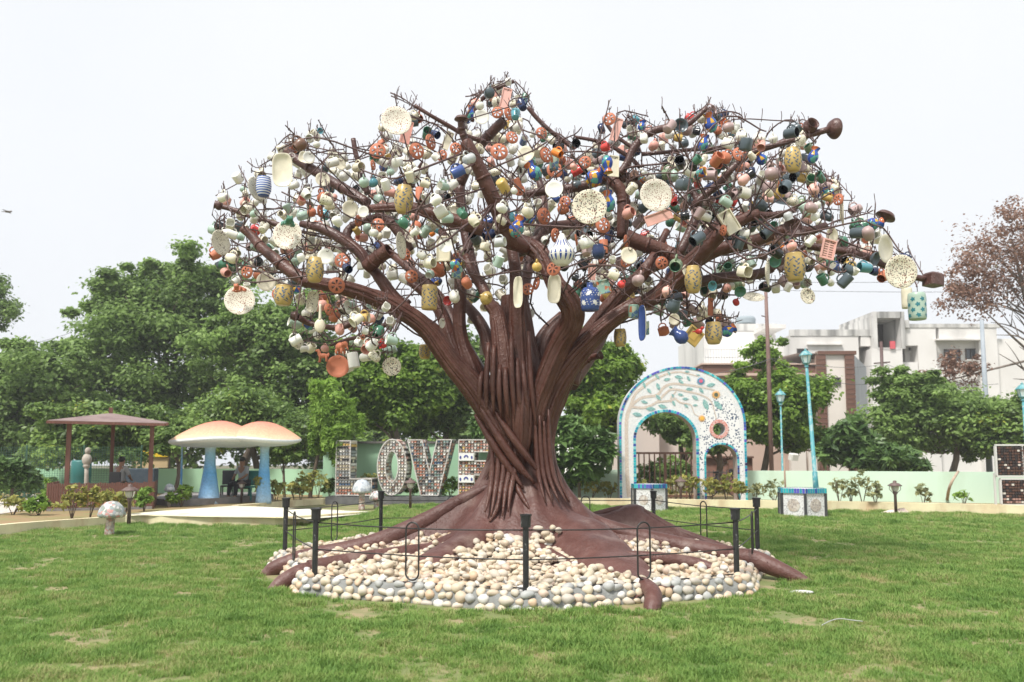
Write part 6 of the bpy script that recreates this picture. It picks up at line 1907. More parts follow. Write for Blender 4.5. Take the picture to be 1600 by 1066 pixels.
for ri, ch in enumerate(RODS):
    if len(ch) < 2: continue
    r0 = pr.uniform(.011, .016) if len(ch) > 4 else pr.uniform(.008, .012)
    o = MB().tube(catmull(ch, 3) if len(ch) > 2 else ch, [r0, r0 * .6], 6).build('rod', [m_rod], tree_s)
    o.location = -TO
    # spare hooks along the rod
    isky = ri >= len(RODS) - len(SKY)
    P = catmull(ch, 4) if len(ch) > 2 else [ch[0], ch[0].lerp(ch[1], .5), ch[1]]
    L = 0
    for a, b_ in zip(P[1:], P[2:]):
        L += (b_ - a).length
        if L > (.085 if isky else .20):
            L = 0
            hook(a + Vector((0, 0, .02)), None, pr.random() < (.8 if isky else .45), pr.uniform(-.6, .6), 3 if isky else 1)
for m_ in mugs: hook(m_['hp'] + Vector((0, 0, .05)), None, False, 0, 2)
HOOKS.sort(key=lambda h: -h[4])
hstuff = MB()
hmb = {False: hk, True: hk2}
for i, (p, az, up, tilt, prio) in enumerate(HOOKS):
    if i < 298:
        o = put('hook', hook2_me if up else hook_me, tree_s, p - TO, (tilt, 0, az))
    else:
        Mx = Matrix.Translation(p) @ Matrix.Rotation(az, 4, 'Z') @ Matrix.Rotation(tilt, 4, 'X')
        src = hmb[up]; o0 = len(hstuff.v)
        hstuff.v.extend([tuple(Mx @ Vector(v)) for v in src.v])
        for f, sm_ in zip(src.f, src.sm): hstuff.f.append(tuple(k + o0 for k in f)); hstuff.m.append(0); hstuff.sm.append(sm_)
if hstuff.v:
    o = hstuff.build('hooks', [m_rod], tree_s); o.location = -TO; o['kind'] = 'stuff'

# ================= labels: each thing told apart by the distinctive piece next to it
refs = [i for i in ITEMS if i['ref']]
groups_ = {}
for it in ITEMS:
    if it['label']: continue
    best = min(refs, key=lambda q: (q['px'] - it['px']) ** 2 + (q['py'] - it['py']) ** 2)
    dx, dy = it['px'] - best['px'], it['py'] - best['py']
    dr = ('right of' if dx > 0 else 'left of') if abs(dx) > abs(dy) else ('below' if dy > 0 else 'above')
    it['dist'] = math.hypot(dx, dy)
    groups_.setdefault((it['desc'], best['ref'], dr), []).append(it)
ORD = ['closest', 'second closest', 'third closest', 'fourth closest', 'fifth closest', 'sixth closest', 'seventh closest', 'eighth closest', 'ninth closest', 'tenth closest']
for (desc, rf, dr), lst in groups_.items():
    lst.sort(key=lambda q: q['dist'])
    short = desc.replace('terracotta disc pierced with petal holes', 'petal pierced terracotta disc')
    for k, it in enumerate(lst):
        it['label'] = ('%s %s the %s' % (short, dr, rf)) if len(lst) == 1 else ('%s %s %s the %s' % (ORD[min(k, 9)], short, dr, rf))
for it in ITEMS:
    if it['cat'] == 'plate' and not it['group']: it['group'] = 'plates and saucers hung in the tree'
    if it['cat'] == 'vase' and not it['group']: it['group'] = 'vases hung in the tree'
    if it['cat'] == 'tray': it['group'] = 'trays and tiles hung in the tree'
    if it['cat'] == 'bowl': it['group'] = 'bowls hung in the tree'
    if it['cat'] in ('jug', 'tumbler'): it['group'] = 'painted jugs and tumblers in the tree'
    if it['cat'] == 'dish': it['group'] = 'oval dishes hung in the tree'
    tag(it['o'], it['label'], it['cat'], it['group'])
# ================================================================== MOSAIC ARCH
pr = random.Random(31)
AY = 28.6
K = AY / F            # metres per photo pixel at the arch (about)
ax = W(1066, 713, AY).x
def A2(px, py):       # photo pixel -> arch plane (x, z) relative to its middle
    return ((px - 1066.5) * K, W(px, py, AY).z)
arch = thing('mosaic_arch', 'tall white mosaic arch with a big and a small opening and a round hole', 'arch', (ax, AY, 0))
TH = .55
tiles_w = cells_mat('white_mosaic', [(.74, .75, .76), (.80, .80, .80), (.70, .72, .74), (.82, .80, .78)], 26, .3, (.60, .60, .60), .05)
tiles_s = speck_mat('white_blue_mosaic', (.78, .78, .78), (.06, .09, .16), 15, .34, .3)
m_tile = [mat('tile_%d' % i, c, rough=.18) for i, c in enumerate([(.02, .30, .42), (.03, .45, .50), (.02, .08, .35), (.25, .62, .62), (.01, .02, .10), (.10, .10, .50)])]
m_beige = cells_mat('beige_mosaic', [(.55, .44, .36), (.62, .52, .44), (.50, .40, .34)], 30, .5, (.7, .66, .62), .06)
m_leafm = cells_mat('leaf_mosaic', [(.12, .36, .34), (.20, .46, .42), (.10, .28, .30)], 30, .3, (.5, .6, .58), .05)
m_redm = cells_mat('red_mosaic', [(.60, .14, .10), (.66, .22, .16), (.55, .10, .08)], 22, .3, (.72, .6, .56), .08)
m_side = stain(mat('arch_side', (.55, .56, .56), (.45, .46, .47), rough=.8, scale=2), .3)
def arch_outline(x0, x1, ztop, zspring, n=40, z0=-.05):
    """points from lower left, up, over and down to lower right"""
    cx, rx, rz = (x0 + x1) / 2, (x1 - x0) / 2, ztop - zspring
    p = [(x0, z0 + (zspring - z0) * i / 6) for i in range(6)]
    p += [(cx - rx * math.cos(math.pi * i / n), zspring + rz * math.sin(math.pi * i / n)) for i in range(n + 1)]
    p += [(x1, zspring - (zspring - z0) * i / 6) for i in range(1, 7)]
    return p
oL, oR, oT = A2(967, 700)[0], A2(1163.5, 700)[0], A2(1066, 574)[1]
OUT = arch_outline(oL, oR, oT, A2(0, 665)[1])
BIG = arch_outline(A2(993, 0)[0], A2(1085.5, 0)[0], A2(0, 645)[1], A2(0, 688)[1])
SML = arch_outline(A2(1100.5, 0)[0], A2(1148.5, 0)[0], A2(0, 695)[1], A2(0, 717)[1])
hc = A2(1121.5, 671); hr = 9.5 * K
# front face triangulated on a fine grid with the openings cut out
def in_shape(x, z):
    if not inpoly(x, z, OUT): return False
    if inpoly(x, z, BIG) or inpoly(x, z, SML): return False
    return (x - hc[0]) ** 2 + (z - hc[1]) ** 2 > hr * hr
from mathutils.geometry import delaunay_2d_cdt
from mathutils import Vector as V_
hole = [(hc[0] + hr * math.cos(2 * math.pi * i / 28), hc[1] + hr * math.sin(2 * math.pi * i / 28)) for i in range(28)]
loopA = OUT + [(SML[-1][0], -.05)] + SML[::-1][1:] + [(BIG[-1][0], -.05)] + BIG[::-1][1:]
vv = [V_(p) for p in loopA] + [V_(p) for p in hole]
nA = len(loopA); ed = [(i, (i + 1) % nA) for i in range(nA)] + [(nA + i, nA + (i + 1) % 28) for i in range(28)]
rv, re_, rf, *_ = delaunay_2d_cdt(vv, ed, [], 0, 1e-5)
mb = MB()
tris = []
for f in rf:
    c = sum((rv[i] for i in f), V_((0, 0))) / len(f)
    if in_shape(c.x, c.y): tris.append(tuple(f))
mb.add([(v.x, -TH / 2, v.y) for v in rv], tris, 0, False)
mb.add([(v.x, TH / 2, v.y) for v in rv], [t[::-1] for t in tris], 0, False)
def wallring(mb, pts, mi, closed=False, flip=False):
    n = len(pts)
    vs = [(p[0], -TH / 2, p[1]) for p in pts] + [(p[0], TH / 2, p[1]) for p in pts]
    fs = [(i, (i + 1) % n, n + (i + 1) % n, n + i) for i in range(n if closed else n - 1)]
    mb.add(vs, fs, mi, False)
wallring(mb, OUT, 1); wallring(mb, BIG, 2); wallring(mb, SML, 2); wallring(mb, hole, 1, True)
mb.build('wall', [tiles_w, m_side, mat('arch_reveal', (.42, .30, .26), (.50, .46, .44), rough=.7, scale=5)], arch)
# speckled field at the right part: thin mosaic sheet set proud of the wall
fieldpts = [A2(*q) for q in ((1093, 668), (1100, 640), (1118, 618), (1140, 622), (1152, 650), (1157, 700), (1157, 778), (1153, 778), (1153, 716), (1146, 700), (1125, 689.5), (1108, 695), (1097.5, 712), (1096, 778), (1091, 778), (1090, 700))]
cc = hc
vv = [V_(p) for p in fieldpts] + [V_((hc[0] + 14.8 * K * math.cos(2 * math.pi * i / 28), hc[1] + 14.8 * K * math.sin(2 * math.pi * i / 28))) for i in range(28)]
nA = len(fieldpts); ed = [(i, (i + 1) % nA) for i in range(nA)] + [(nA + i, nA + (i + 1) % 28) for i in range(28)]
rv, re_, rf, *_ = delaunay_2d_cdt(vv, ed, [], 0, 1e-5)
tr = []
for f in rf:
    c = sum((rv[i] for i in f), V_((0, 0))) / len(f)
    if inpoly(c.x, c.y, fieldpts) and math.hypot(c.x - hc[0], c.y - hc[1]) > 14.8 * K * .98: tr.append(tuple(f))
MB().add([(v.x, -TH / 2 - .004, v.y) for v in rv], tr, 0, False).build('speckled_field', [tiles_s], arch)
def tile_row(name, pts, w, n, inner):
    """square tiles laid one after another along an outline"""
    L = [0]
    for a, b_ in zip(pts, pts[1:]): L.append(L[-1] + math.hypot(b_[0] - a[0], b_[1] - a[1]))
    def at(s_):
        for i in range(len(pts) - 1):
            if s_ <= L[i + 1] + 1e-9:
                t = (s_ - L[i]) / max(1e-9, L[i + 1] - L[i]); a, b_ = pts[i], pts[i + 1]
                dx, dz = b_[0] - a[0], b_[1] - a[1]; q = math.hypot(dx, dz) or 1
                return (a[0] + dx * t, a[1] + dz * t), (dx / q, dz / q)
        return pts[-1], (0, -1)
    step = L[-1] / n
    mb = MB()
    for i in range(n):
        (x, z), (tx, tz) = at((i + .5) * step)
        nx, nz = (tz, -tx) if inner else (-tz, tx)      # towards the wall
        nx, nz = (-nx, -nz) if inner else (-nx, -nz)
        cx_, cz_ = x + nx * w / 2, z + nz * w / 2
        h = step * .44
        q = [(cx_ + tx * a * h + nx * b_ * w * .46, cz_ + tz * a * h + nz * b_ * w * .46) for a, b_ in ((-1, -1), (1, -1), (1, 1), (-1, 1))]
        y0, y1 = -TH / 2 - .022, -TH / 2 + .002
        vs = [(p[0], y0, p[1]) for p in q] + [(p[0], y1, p[1]) for p in q]
        mb.add(vs, [(0, 1, 2, 3), (0, 4, 5, 1), (1, 5, 6, 2), (2, 6, 7, 3), (3, 7, 4, 0)], pr.choices(range(6), (30, 30, 16, 12, 5, 9))[0], False)
    o = mb.build(name, m_tile, arch); o['kind'] = 'stuff'
tile_row('tile_border', OUT, 3.6 * K, 122, False)
tile_row('tile_border', BIG, 4.4 * K, 82, True)
tile_row('tile_border', SML, 3.0 * K, 66, True)
# mosaic drawing: branches, leaves, blossoms
def ribbon(pts, w):
    P = catmull([(A2(*p)[0], 0, A2(*p)[1]) for p in pts], 5)
    n = len(P); mb = MB(); vs = []
    ws = lerp_list(w, n)
    for i, p in enumerate(P):
        t = (P[min(i + 1, n - 1)] - P[max(i - 1, 0)]).normalized(); q = Vector((-t.z, 0, t.x)) * ws[i] * K / 2
        vs += [(p.x + q.x, -TH / 2 - .006, p.z + q.z), (p.x - q.x, -TH / 2 - .006, p.z - q.z)]
    mb.add(vs, [(2 * i, 2 * i + 1, 2 * i + 3, 2 * i + 2) for i in range(n - 1)], 0, False)
    return mb
def Z(x, y): return (940 + x / 4.633, 560 + y / 4.633)
for i_, (pts, w) in enumerate((([Z(190, 1000), Z(180, 850), Z(178, 650), Z(178, 500), Z(185, 420), Z(205, 360)], [6, 6, 5.5, 5.5, 6, 6]), ([Z(205, 370), Z(240, 270), Z(300, 215), Z(370, 165), Z(470, 120), Z(560, 105), Z(640, 120), Z(700, 138)], [5, 4.5, 4, 3.5, 3, 2.5, 2, 1.5]),
                ([Z(210, 350), Z(290, 290), Z(400, 270), Z(450, 215), Z(510, 190), Z(600, 195), Z(700, 210), Z(815, 235)], [4.5, 4, 4, 4, 3.5, 3.5, 3, 2]), ([Z(215, 355), Z(310, 360), Z(400, 320), Z(450, 270), Z(510, 230), Z(620, 245), Z(720, 270), Z(790, 320), Z(825, 450)], [4, 3.5, 3.5, 3.5, 3, 3, 2.5, 2, 1.5]),
                ([Z(400, 320), Z(500, 310), Z(530, 295), Z(570, 325), Z(640, 340), Z(665, 400), Z(700, 425)], [3, 3, 3, 2.5, 2, 1.5, 1]), ([Z(505, 320), Z(500, 290), Z(540, 240)], [2.5, 2, 1.5]))):
    mb_ = ribbon(pts, w); mb_.v = [(x, y - .0012 * i_, z) for x, y, z in mb_.v]
    mb_.build('branch_inlay', [m_beige], arch)
LEAVES = [(310, 200, 75, 46), (410, 210, 70, 60), (475, 158, -10, 52), (560, 142, 10, 62), (575, 175, 35, 50), (630, 152, 60, 45), (345, 240, 50, 50), (310, 320, 15, 52), (410, 288, 50, 55), (355, 370, 0, 70), (440, 352, 15, 66), (258, 410, 10, 72), (515, 275, 60, 34), (570, 268, 15, 45), (605, 298, 0, 46),
          (675, 290, 35, 60), (635, 228, 0, 56), (720, 238, 50, 52), (790, 198, -10, 66), (750, 340, 70, 88), (840, 345, 48, 92), (520, 330, 65, 46), (610, 350, 40, 40), (675, 343, 0, 36), (500, 215, 20, 26), (490, 115, 60, 34), (620, 103, 0, 36), (700, 127, 10, 26), (405, 138, 50, 50)]
for x, y, a, L in LEAVES:
    c = A2(*Z(x, y)); L_ = L / 4.633 * K; ra = R(-a)
    pl = [(c[0] + math.cos(ra) * u * L_ - math.sin(ra) * v * L_, c[1] + math.sin(ra) * u * L_ + math.cos(ra) * v * L_) for u, v in ((-.5, 0), (-.2, .2), (.15, .2), (.5, 0), (.15, -.2), (-.2, -.2))]
    MB().prism(pl, -TH / 2 - .014, -TH / 2 - .002, axis='y').build('leaf_inlay', [m_leafm], arch)
for (x, y, r, mo, mi_) in ((718, 170, 30, mat('flower_blue', (.10, .28, .45), rough=.3), mat('flower_pink', (.65, .12, .22), rough=.3)), (825, 268, 32, mat('flower_orange', (.75, .42, .15), rough=.3), mat('flower_dark', (.10, .12, .08), rough=.3)), (720, 438, 26, mat('flower_orange', (.75, .42, .15), rough=.3), mat('flower_yellow', (.80, .45, .06), rough=.3))):
    c = A2(*Z(x, y)); r = r / 4.633 * K
    star = []
    for i in range(32):
        q = r * (1 if i % 2 else .66); star.append((c[0] + q * math.cos(math.pi * i / 16), c[1] + q * math.sin(math.pi * i / 16)))
    f = MB().prism(star, -TH / 2 - .018, -TH / 2 - .002, axis='y').build('flower_inlay', [mo], arch)
    MB().prism([(c[0] + r * .45 * math.cos(math.pi * i / 8), c[1] + r * .45 * math.sin(math.pi * i / 8)) for i in range(16)], -TH / 2 - .03, -TH / 2 - .015, axis='y').build('centre', [mi_], f)
ro_ = [(hc[0] + 14.6 * K * math.cos(2 * math.pi * i / 32), hc[1] + 14.6 * K * math.sin(2 * math.pi * i / 32)) for i in range(32)]
ri_ = [(hc[0] + 9.6 * K * math.cos(2 * math.pi * i / 32), hc[1] + 9.6 * K * math.sin(2 * math.pi * i / 32)) for i in range(32)]
MB().ring2(ro_, ri_, -TH / 2 - .03, -TH / 2 + .01).build('red_ring', [m_redm], arch)

# brown gate behind the arch
m_gate = mat('gate_paint', (.16, .075, .05), (.20, .10, .07), rough=.5, scale=5)
gt_ = thing('brown_gate', 'brown double gate of upright bars behind the big arch opening', 'gate', (W(1040, 713, 29.6).x, 29.6, 0))
gx0, gx1 = W(990, 713, 29.6).x - gt_.location.x, W(1088, 713, 29.6).x - gt_.location.x
gz = W(1040, 709, 29.6).z
for i in range(13):
    x = gx0 + (gx1 - gx0) * i / 12
    w = .09 if i in (0, 6, 12) else .04
    MB().box((x, 0, gz / 2), (w, w, gz - .02)).build('bar', [m_gate], gt_)
for z in (gz + .02, .25):
    MB().box(((gx0 + gx1) / 2, 0, z), (gx1 - gx0 + .1, .07, .07)).build('rail', [m_gate], gt_)
# small low gate beyond the little opening
sg = thing('small_gate', 'small dark railing glimpsed through the little arch opening', 'gate', (W(1128, 713, 33).x, 33, 0))
for i in range(9):
    MB().box((-.7 + i * .175, 0, .55), (.03, .03, 1.1)).build('bar', [m_dark], sg)
MB().box((0, 0, 1.02), (1.5, .04, .04)).build('rail', [m_dark], sg)
pz = MB().box((0, 0, .75), (.3, .3, 1.5)).build('gate_pillar', [m_clad]); pz.location = (W(1144, 713, 32.5).x, 32.5, 0)
tag(pz, 'square brown gate pillar behind the right side of the little arch opening', 'pillar')

# bicycle behind the arch
bk = thing('bicycle', 'dark bicycle parked behind the little arch opening', 'bicycle', (W(1128, 713, 30.6).x, 30.6, .16), rz=R(12))
m_bk = mat('bicycle_paint', (.03, .03, .05), rough=.35); m_rub = mat('rubber', (.02, .02, .02), rough=.8)
for sx in (-.52, .52):
    w_ = MB().tube([(sx + .32 * math.cos(2 * math.pi * i / 20), 0, .34 + .32 * math.sin(2 * math.pi * i / 20)) for i in range(21)], .018, 6, caps=False).build('wheel', [m_rub], bk)
    sp_ = MB()
    for i in range(8):
        a = math.pi * i / 8
        sp_.bar((sx + .3 * math.cos(a), 0, .34 + .3 * math.sin(a)), (sx - .3 * math.cos(a), 0, .34 - .3 * math.sin(a)), .004, .004)
    o = sp_.build('spokes', [m_rod], w_); o['kind'] = 'stuff'
fr = MB()
for a, b_ in (((-.52, 0, .34), (-.12, 0, .34)), ((-.12, 0, .34), (-.24, 0, .85)), ((-.52, 0, .34), (-.22, 0, .78)), ((-.12, 0, .34), (.36, 0, .78)), ((-.22, 0, .80), (.35, 0, .84)), ((.33, 0, .95), (.52, 0, .34))): fr.tube([a, b_], .017, 6)
fr.build('frame', [m_bk], bk)
MB().ell((-.25, 0, .90), (.13, .07, .04), 0, 10, 6).build('saddle', [m_rub], bk)
MB().tube([(.28, -.26, .98), (.36, -.1, 1.0), (.36, .1, 1.0), (.28, .26, .98)], .012, 6, k=2).build('handlebar', [m_rod], bk)
MB().box((.47, 0, .92), (.26, .34, .22), bev=.03).build('basket', [m_rub], bk)

# ================================================================== LOVE: letters of wire crates full of cups
LYY = 29.0
m_lframe = mat('letter_frame', (.62, .60, .57), (.48, .45, .42), rough=.6, scale=6)
CUPM = [mat('stack_%s' % k, c, rough=.4) for k, c in dict(white=(.74, .72, .68), cream=(.62, .55, .42), pink=(.60, .36, .30), terra=(.50, .20, .12), dark=(.05, .05, .055), blue=(.06, .13, .24), grey=(.30, .32, .33), brown=(.22, .13, .09), yellow=(.62, .42, .12), teal=(.20, .30, .28)).items()]
m_lback = mat('letter_core', (.16, .14, .12), (.09, .08, .07), rough=.9, scale=10)
LZ0 = .27
plinth = MB().box(((W(530, 713, LYY).x + W(765, 713, LYY).x) / 2, LYY + .25, LZ0 / 2), (W(775, 713, LYY).x - W(505, 713, LYY).x, 1.1, LZ0 - .01)).build('letter_plinth', [mat('plinth_dark', (.09, .09, .095), (.15, .15, .15), rough=.8, scale=4)])
tag(plinth, 'long dark stone plinth under the letters of the word LOVE', 'plinth')
def lx(px): return W(px, 730, LYY).x
def lz(py): return W(600, py, LYY).z
TD = .55
def letter(name, label, outline, inner, rowcols, rot=-11, mat_pick=None, step=.105):
    """outline in photo pixels (and inner hole), filled with cup ends standing out of a dark core"""
    pts = [(lx(a), lz(b_)) for a, b_ in outline]
    cx = sum(p[0] for p in pts) / len(pts); x0 = min(p[0] for p in pts)
    root = thing(name, label, 'letter', (x0, LYY, LZ0), R(rot), group='letters of the word LOVE')
    rel = [(a - x0, b_ - LZ0) for a, b_ in pts]
    rin = [(lx(a) - x0, lz(b_) - LZ0) for a, b_ in inner] if inner else None
    core = MB()
    if rin: core.ring2(rel, rin, .03, TD)
    else: core.prism(rel, .03, TD, axis='y')
    core.build('core', [m_lback], root)
    fr_ = MB()
    for loop in ([rel] + ([rin] if rin else [])):
        n = len(loop)
        for i in range(n):
            a, b_ = loop[i], loop[(i + 1) % n]
            for y in (-.02, TD):
                fr_.bar((a[0], y, a[1]), (b_[0], y, b_[1]), .035, .035)
            if n < 16 or i % 4 == 0: fr_.bar((a[0], -.02, a[1]), (a[0], TD, a[1]), .03, .03)
    fr_.build('frame', [m_lframe], root)
    cups = MB()
    xs = [p[0] for p in rel]; zs_ = [p[1] for p in rel]
    z = min(zs_) + step * .55; row = 0
    rr_c = random.Random(hash(label) % 1000 if False else len(label))
    while z < max(zs_) - step * .3:
        x = min(xs) + step * .55; col = 0
        while x < max(xs) - step * .3:
            if inpoly(x, z, rel) and not (rin and inpoly(x, z, rin)):
                c_ = mat_pick(rr_c, (x - min(xs)) / (max(xs) - min(xs)), (z - min(zs_)) / (max(zs_) - min(zs_)), row, col)
                if c_ is not None:
                    r = step * rr_c.uniform(.36, .46); yy = rr_c.uniform(-.035, .0)
                    n = 6
                    vs = [(x + r * math.cos(math.pi * 2 * i / n), yy, z + r * math.sin(math.pi * 2 * i / n)) for i in range(n)] + [(x + r * math.cos(math.pi * 2 * i / n), .04, z + r * math.sin(math.pi * 2 * i / n)) for i in range(n)] + [(x, yy + .025, z)]
                    cups.add(vs, [(i, (i + 1) % n, n + (i + 1) % n, n + i) for i in range(n)] + [(i, (i + 1) % n, 2 * n) for i in range(n)], c_, False)
            x += step; col += 1
        z += step; row += 1
    # cups showing on the right flank
    n = len(rel)
    for loop, flip in ((rel, 1), (rin, -1)) if rin else ((rel, 1),):
        nn = len(loop)
        for i in range(nn):
            a, b_ = loop[i], loop[(i + 1) % nn]
            dx, dz = b_[0] - a[0], b_[1] - a[1]; L = math.hypot(dx, dz)
            if L < .02: continue
            area = sum(loop[j][0] * loop[(j + 1) % nn][1] - loop[(j + 1) % nn][0] * loop[j][1] for j in range(nn))
            nx, nz = (dz / L, -dx / L) if area > 0 else (-dz / L, dx / L)
            nx *= flip; nz *= flip
            if nx < .25: continue
            k = max(1, int(L / step))
            for j in range(k):
                t = (j + .5) / k
                for d in range(4):
                    y = .09 + d * .125
                    px_, pz_ = a[0] + dx * t, a[1] + dz * t
                    c_ = mat_pick(rr_c, 1.0, (pz_ - min(zs_)) / (max(zs_) - min(zs_)), int(pz_ / step), d)
                    if c_ is None: c_ = 4
                    s_ = step * .40
                    tx, tz = dx / L * s_, dz / L * s_
                    q = [(px_ - tx, y - .05, pz_ - tz), (px_ + tx, y - .05, pz_ + tz), (px_ + tx, y + .05, pz_ + tz), (px_ - tx, y + .05, pz_ - tz)]
                    top = [(v[0] + nx * .03, v[1], v[2] + nz * .03) for v in q]
                    cups.add(q + top, [(4, 5, 6, 7), (0, 1, 5, 4), (1, 2, 6, 5), (2, 3, 7, 6), (3, 0, 4, 7)], c_, False)
    o = cups.build('cups', CUPM, root); o['kind'] = 'stuff'
    # wire grid over the front
    g = MB(); z = min(zs_) + step
    while z < max(zs_) - .02:
        xsn = []
        m_ = 60; run = None
        for i in range(m_ + 1):
            x = min(xs) + (max(xs) - min(xs)) * i / m_
            ins = inpoly(x, z, rel) and not (rin and inpoly(x, z, rin))
            if ins and run is None: run = x
            if (not ins or i == m_) and run is not None:
                g.bar((run, -.045, z), (x, -.045, z), .008, .008); run = None
        z += step
    o = g.build('wire_grid', [m_lframe], root); o['kind'] = 'stuff'
    return root
def pickL(r, u, v, row, col):
    return [3, 3, 1, 5, 6, 4, 6, 6, 1, 1, 0, 4, 1, 6, 6, 4, 8, 1, 0, 1][row % 20] if r.random() < .8 else r.choice((0, 1, 2, 6, 7))
def pickO(r, u, v, row, col): return r.choices((0, 1, 2, 6, 7), (60, 16, 12, 6, 6))[0]
def pickV(r, u, v, row, col):
    if (row // 2 + col // 3) % 3 == 0 and r.random() < .75: return r.choice((9, 7, 9, 4))
    return r.choices((0, 2, 3, 5, 6, 7, 4), (22, 20, 16, 8, 10, 10, 8))[0]
def pickE(r, u, v, row, col):
    return r.choices((0, 2, 3, 1, 8, 4, 7), (22, 22, 22, 10, 6, 6, 8))[0] if not (.02 < v < .15) else r.choice((8, 3, 8, 2))
letter('letter_l', 'letter L made of stacked rows of cups, first in the word LOVE', [(525.5, 689), (548.5, 689), (548.5, 748), (584, 748), (584, 773.5), (525.5, 773.5)], None, None, mat_pick=pickL)
def ellp(cx, cy, rx, ry, n=28, p=1.0): return [(cx + rx * math.cos(2 * math.pi * i / n), cy - ry * math.sin(2 * math.pi * i / n)) for i in range(n)]
letter('letter_o', 'tall oval letter O filled with white cups beside the L', ellp(613.5, 730, 23.5, 43.5), ellp(613.5, 729, 10.5, 24.5), None, mat_pick=pickO)
letter('letter_v', 'letter V filled with brown and pink cups, third in the word LOVE', [(637, 687.5), (660, 687.5), (672.5, 738), (684.5, 687.5), (708, 687.5), (687, 773.5), (659, 773.5)], None, None, mat_pick=pickV)
le = letter('letter_e', 'letter E with two white panels, half hidden behind the trunk', [(717, 687.5), (772, 687.5), (772, 706), (742, 706), (742, 720), (768, 720), (768, 742), (742, 742), (742, 755), (774, 755), (774, 773.5), (717, 773.5)], None, None, mat_pick=pickE)
# white painted panels with a blue arc motif on the E
for py in (714, 748):
    z = lz(py) - LZ0
    pn = MB().box((lx(729.5) - lx(717), -.055, z), (lx(741.5) - lx(717.5), .05, .26)).build('panel', [mat('panel_white', (.80, .80, .78), rough=.3)], le)
    cxp = lx(729.5) - lx(717)
    ring = MB()
    arc_o = [(cxp + .085 * math.cos(math.pi * i / 10), z - .03 + .10 * math.sin(math.pi * i / 10)) for i in range(11)]
    arc_i = [(cxp + .04 * math.cos(math.pi * i / 10), z - .03 + .045 * math.sin(math.pi * i / 10)) for i in range(11)]
    ring.ring2(arc_o, arc_i, -.09, -.08, closed=False)
    for sx in (-.20, .20):
        ring.prism([(cxp + sx + .035 * math.cos(math.pi * i / 4), z - .02 + .06 * math.sin(math.pi * i / 4)) for i in range(8)], -.09, -.08, axis='y')
    o = ring.build('painted_motif', [mat('panel_blue', (.05, .06, .28), rough=.3)], pn); o['kind'] = 'stuff'

# ================================================================== GIANT MUSHROOMS
def ramp_mat(name, stops, axis='Z', lo=0.0, hi=1.0, rough=.5, noise=.1, specks=None):
    m = mat(name, stops[0][1], rough=rough)
    n = m.node_tree; b = n.nodes['Principled BSDF']
    t = n.nodes.new('ShaderNodeTexCoord'); sp_ = n.nodes.new('ShaderNodeSeparateXYZ'); n.links.new(t.outputs['Object'], sp_.inputs[0])
    z = n.nodes.new('ShaderNodeTexNoise'); z.inputs['Scale'].default_value = 3.0; n.links.new(t.outputs['Object'], z.inputs[0])
    mr = n.nodes.new('ShaderNodeMapRange'); mr.inputs[1].default_value = lo; mr.inputs[2].default_value = hi
    n.links.new(sp_.outputs[axis], mr.inputs[0])
    ad = n.nodes.new('ShaderNodeMath'); ad.operation = 'MULTIPLY_ADD'; ad.inputs[1].default_value = noise; n.links.new(z.outputs['Fac'], ad.inputs[0]); n.links.new(mr.outputs[0], ad.inputs[2])
    r = n.nodes.new('ShaderNodeValToRGB')
    r.color_ramp.elements[0].position = stops[0][0]; r.color_ramp.elements[0].color = (*stops[0][1], 1)
    r.color_ramp.elements[1].position = stops[-1][0]; r.color_ramp.elements[1].color = (*stops[-1][1], 1)
    for p_, c_ in stops[1:-1]:
        e = r.color_ramp.elements.new(p_); e.color = (*c_, 1)
    n.links.new(ad.outputs[0], r.inputs[0])
    v = n.nodes.new('ShaderNodeTexVoronoi'); v.inputs['Scale'].default_value = 26; n.links.new(t.outputs['Object'], v.inputs[0])
    hsv = n.nodes.new('ShaderNodeHueSaturation'); sc_ = n.nodes.new('ShaderNodeSeparateColor'); n.links.new(v.outputs['Color'], sc_.inputs[0])
    m2 = n.nodes.new('ShaderNodeMapRange'); m2.inputs[3].default_value = .88; m2.inputs[4].default_value = 1.12; n.links.new(sc_.outputs[0], m2.inputs[0])
    n.links.new(m2.outputs[0], hsv.inputs['Value']); n.links.new(r.outputs[0], hsv.inputs['Color']); n.links.new(hsv.outputs[0], b.inputs['Base Color'])
    return m
m_stem = ramp_mat('mushroom_stem', [(0, (.55, .70, .82)), (.2, (.28, .52, .80)), (.5, (.11, .38, .74)), (.8, (.28, .52, .70)), (1, (.62, .68, .66))], 'Z', .1, 2.1, .45, .15)
m_cap = ramp_mat('mushroom_cap', [(0, (.80, .78, .74)), (.10, (.78, .55, .36)), (.34, (.76, .42, .26)), (1, (.60, .21, .14))], 'Z', 1.98, 2.60, .5, .05)
m_gill = mat('mushroom_underside', (.52, .60, .64), (.60, .66, .70), rough=.7, scale=6)
m_rock = mat('dark_rock', (.18, .17, .17), (.27, .25, .24), rough=.9, scale=2, bump=1.0, bscale=5)
MYY = 26.4
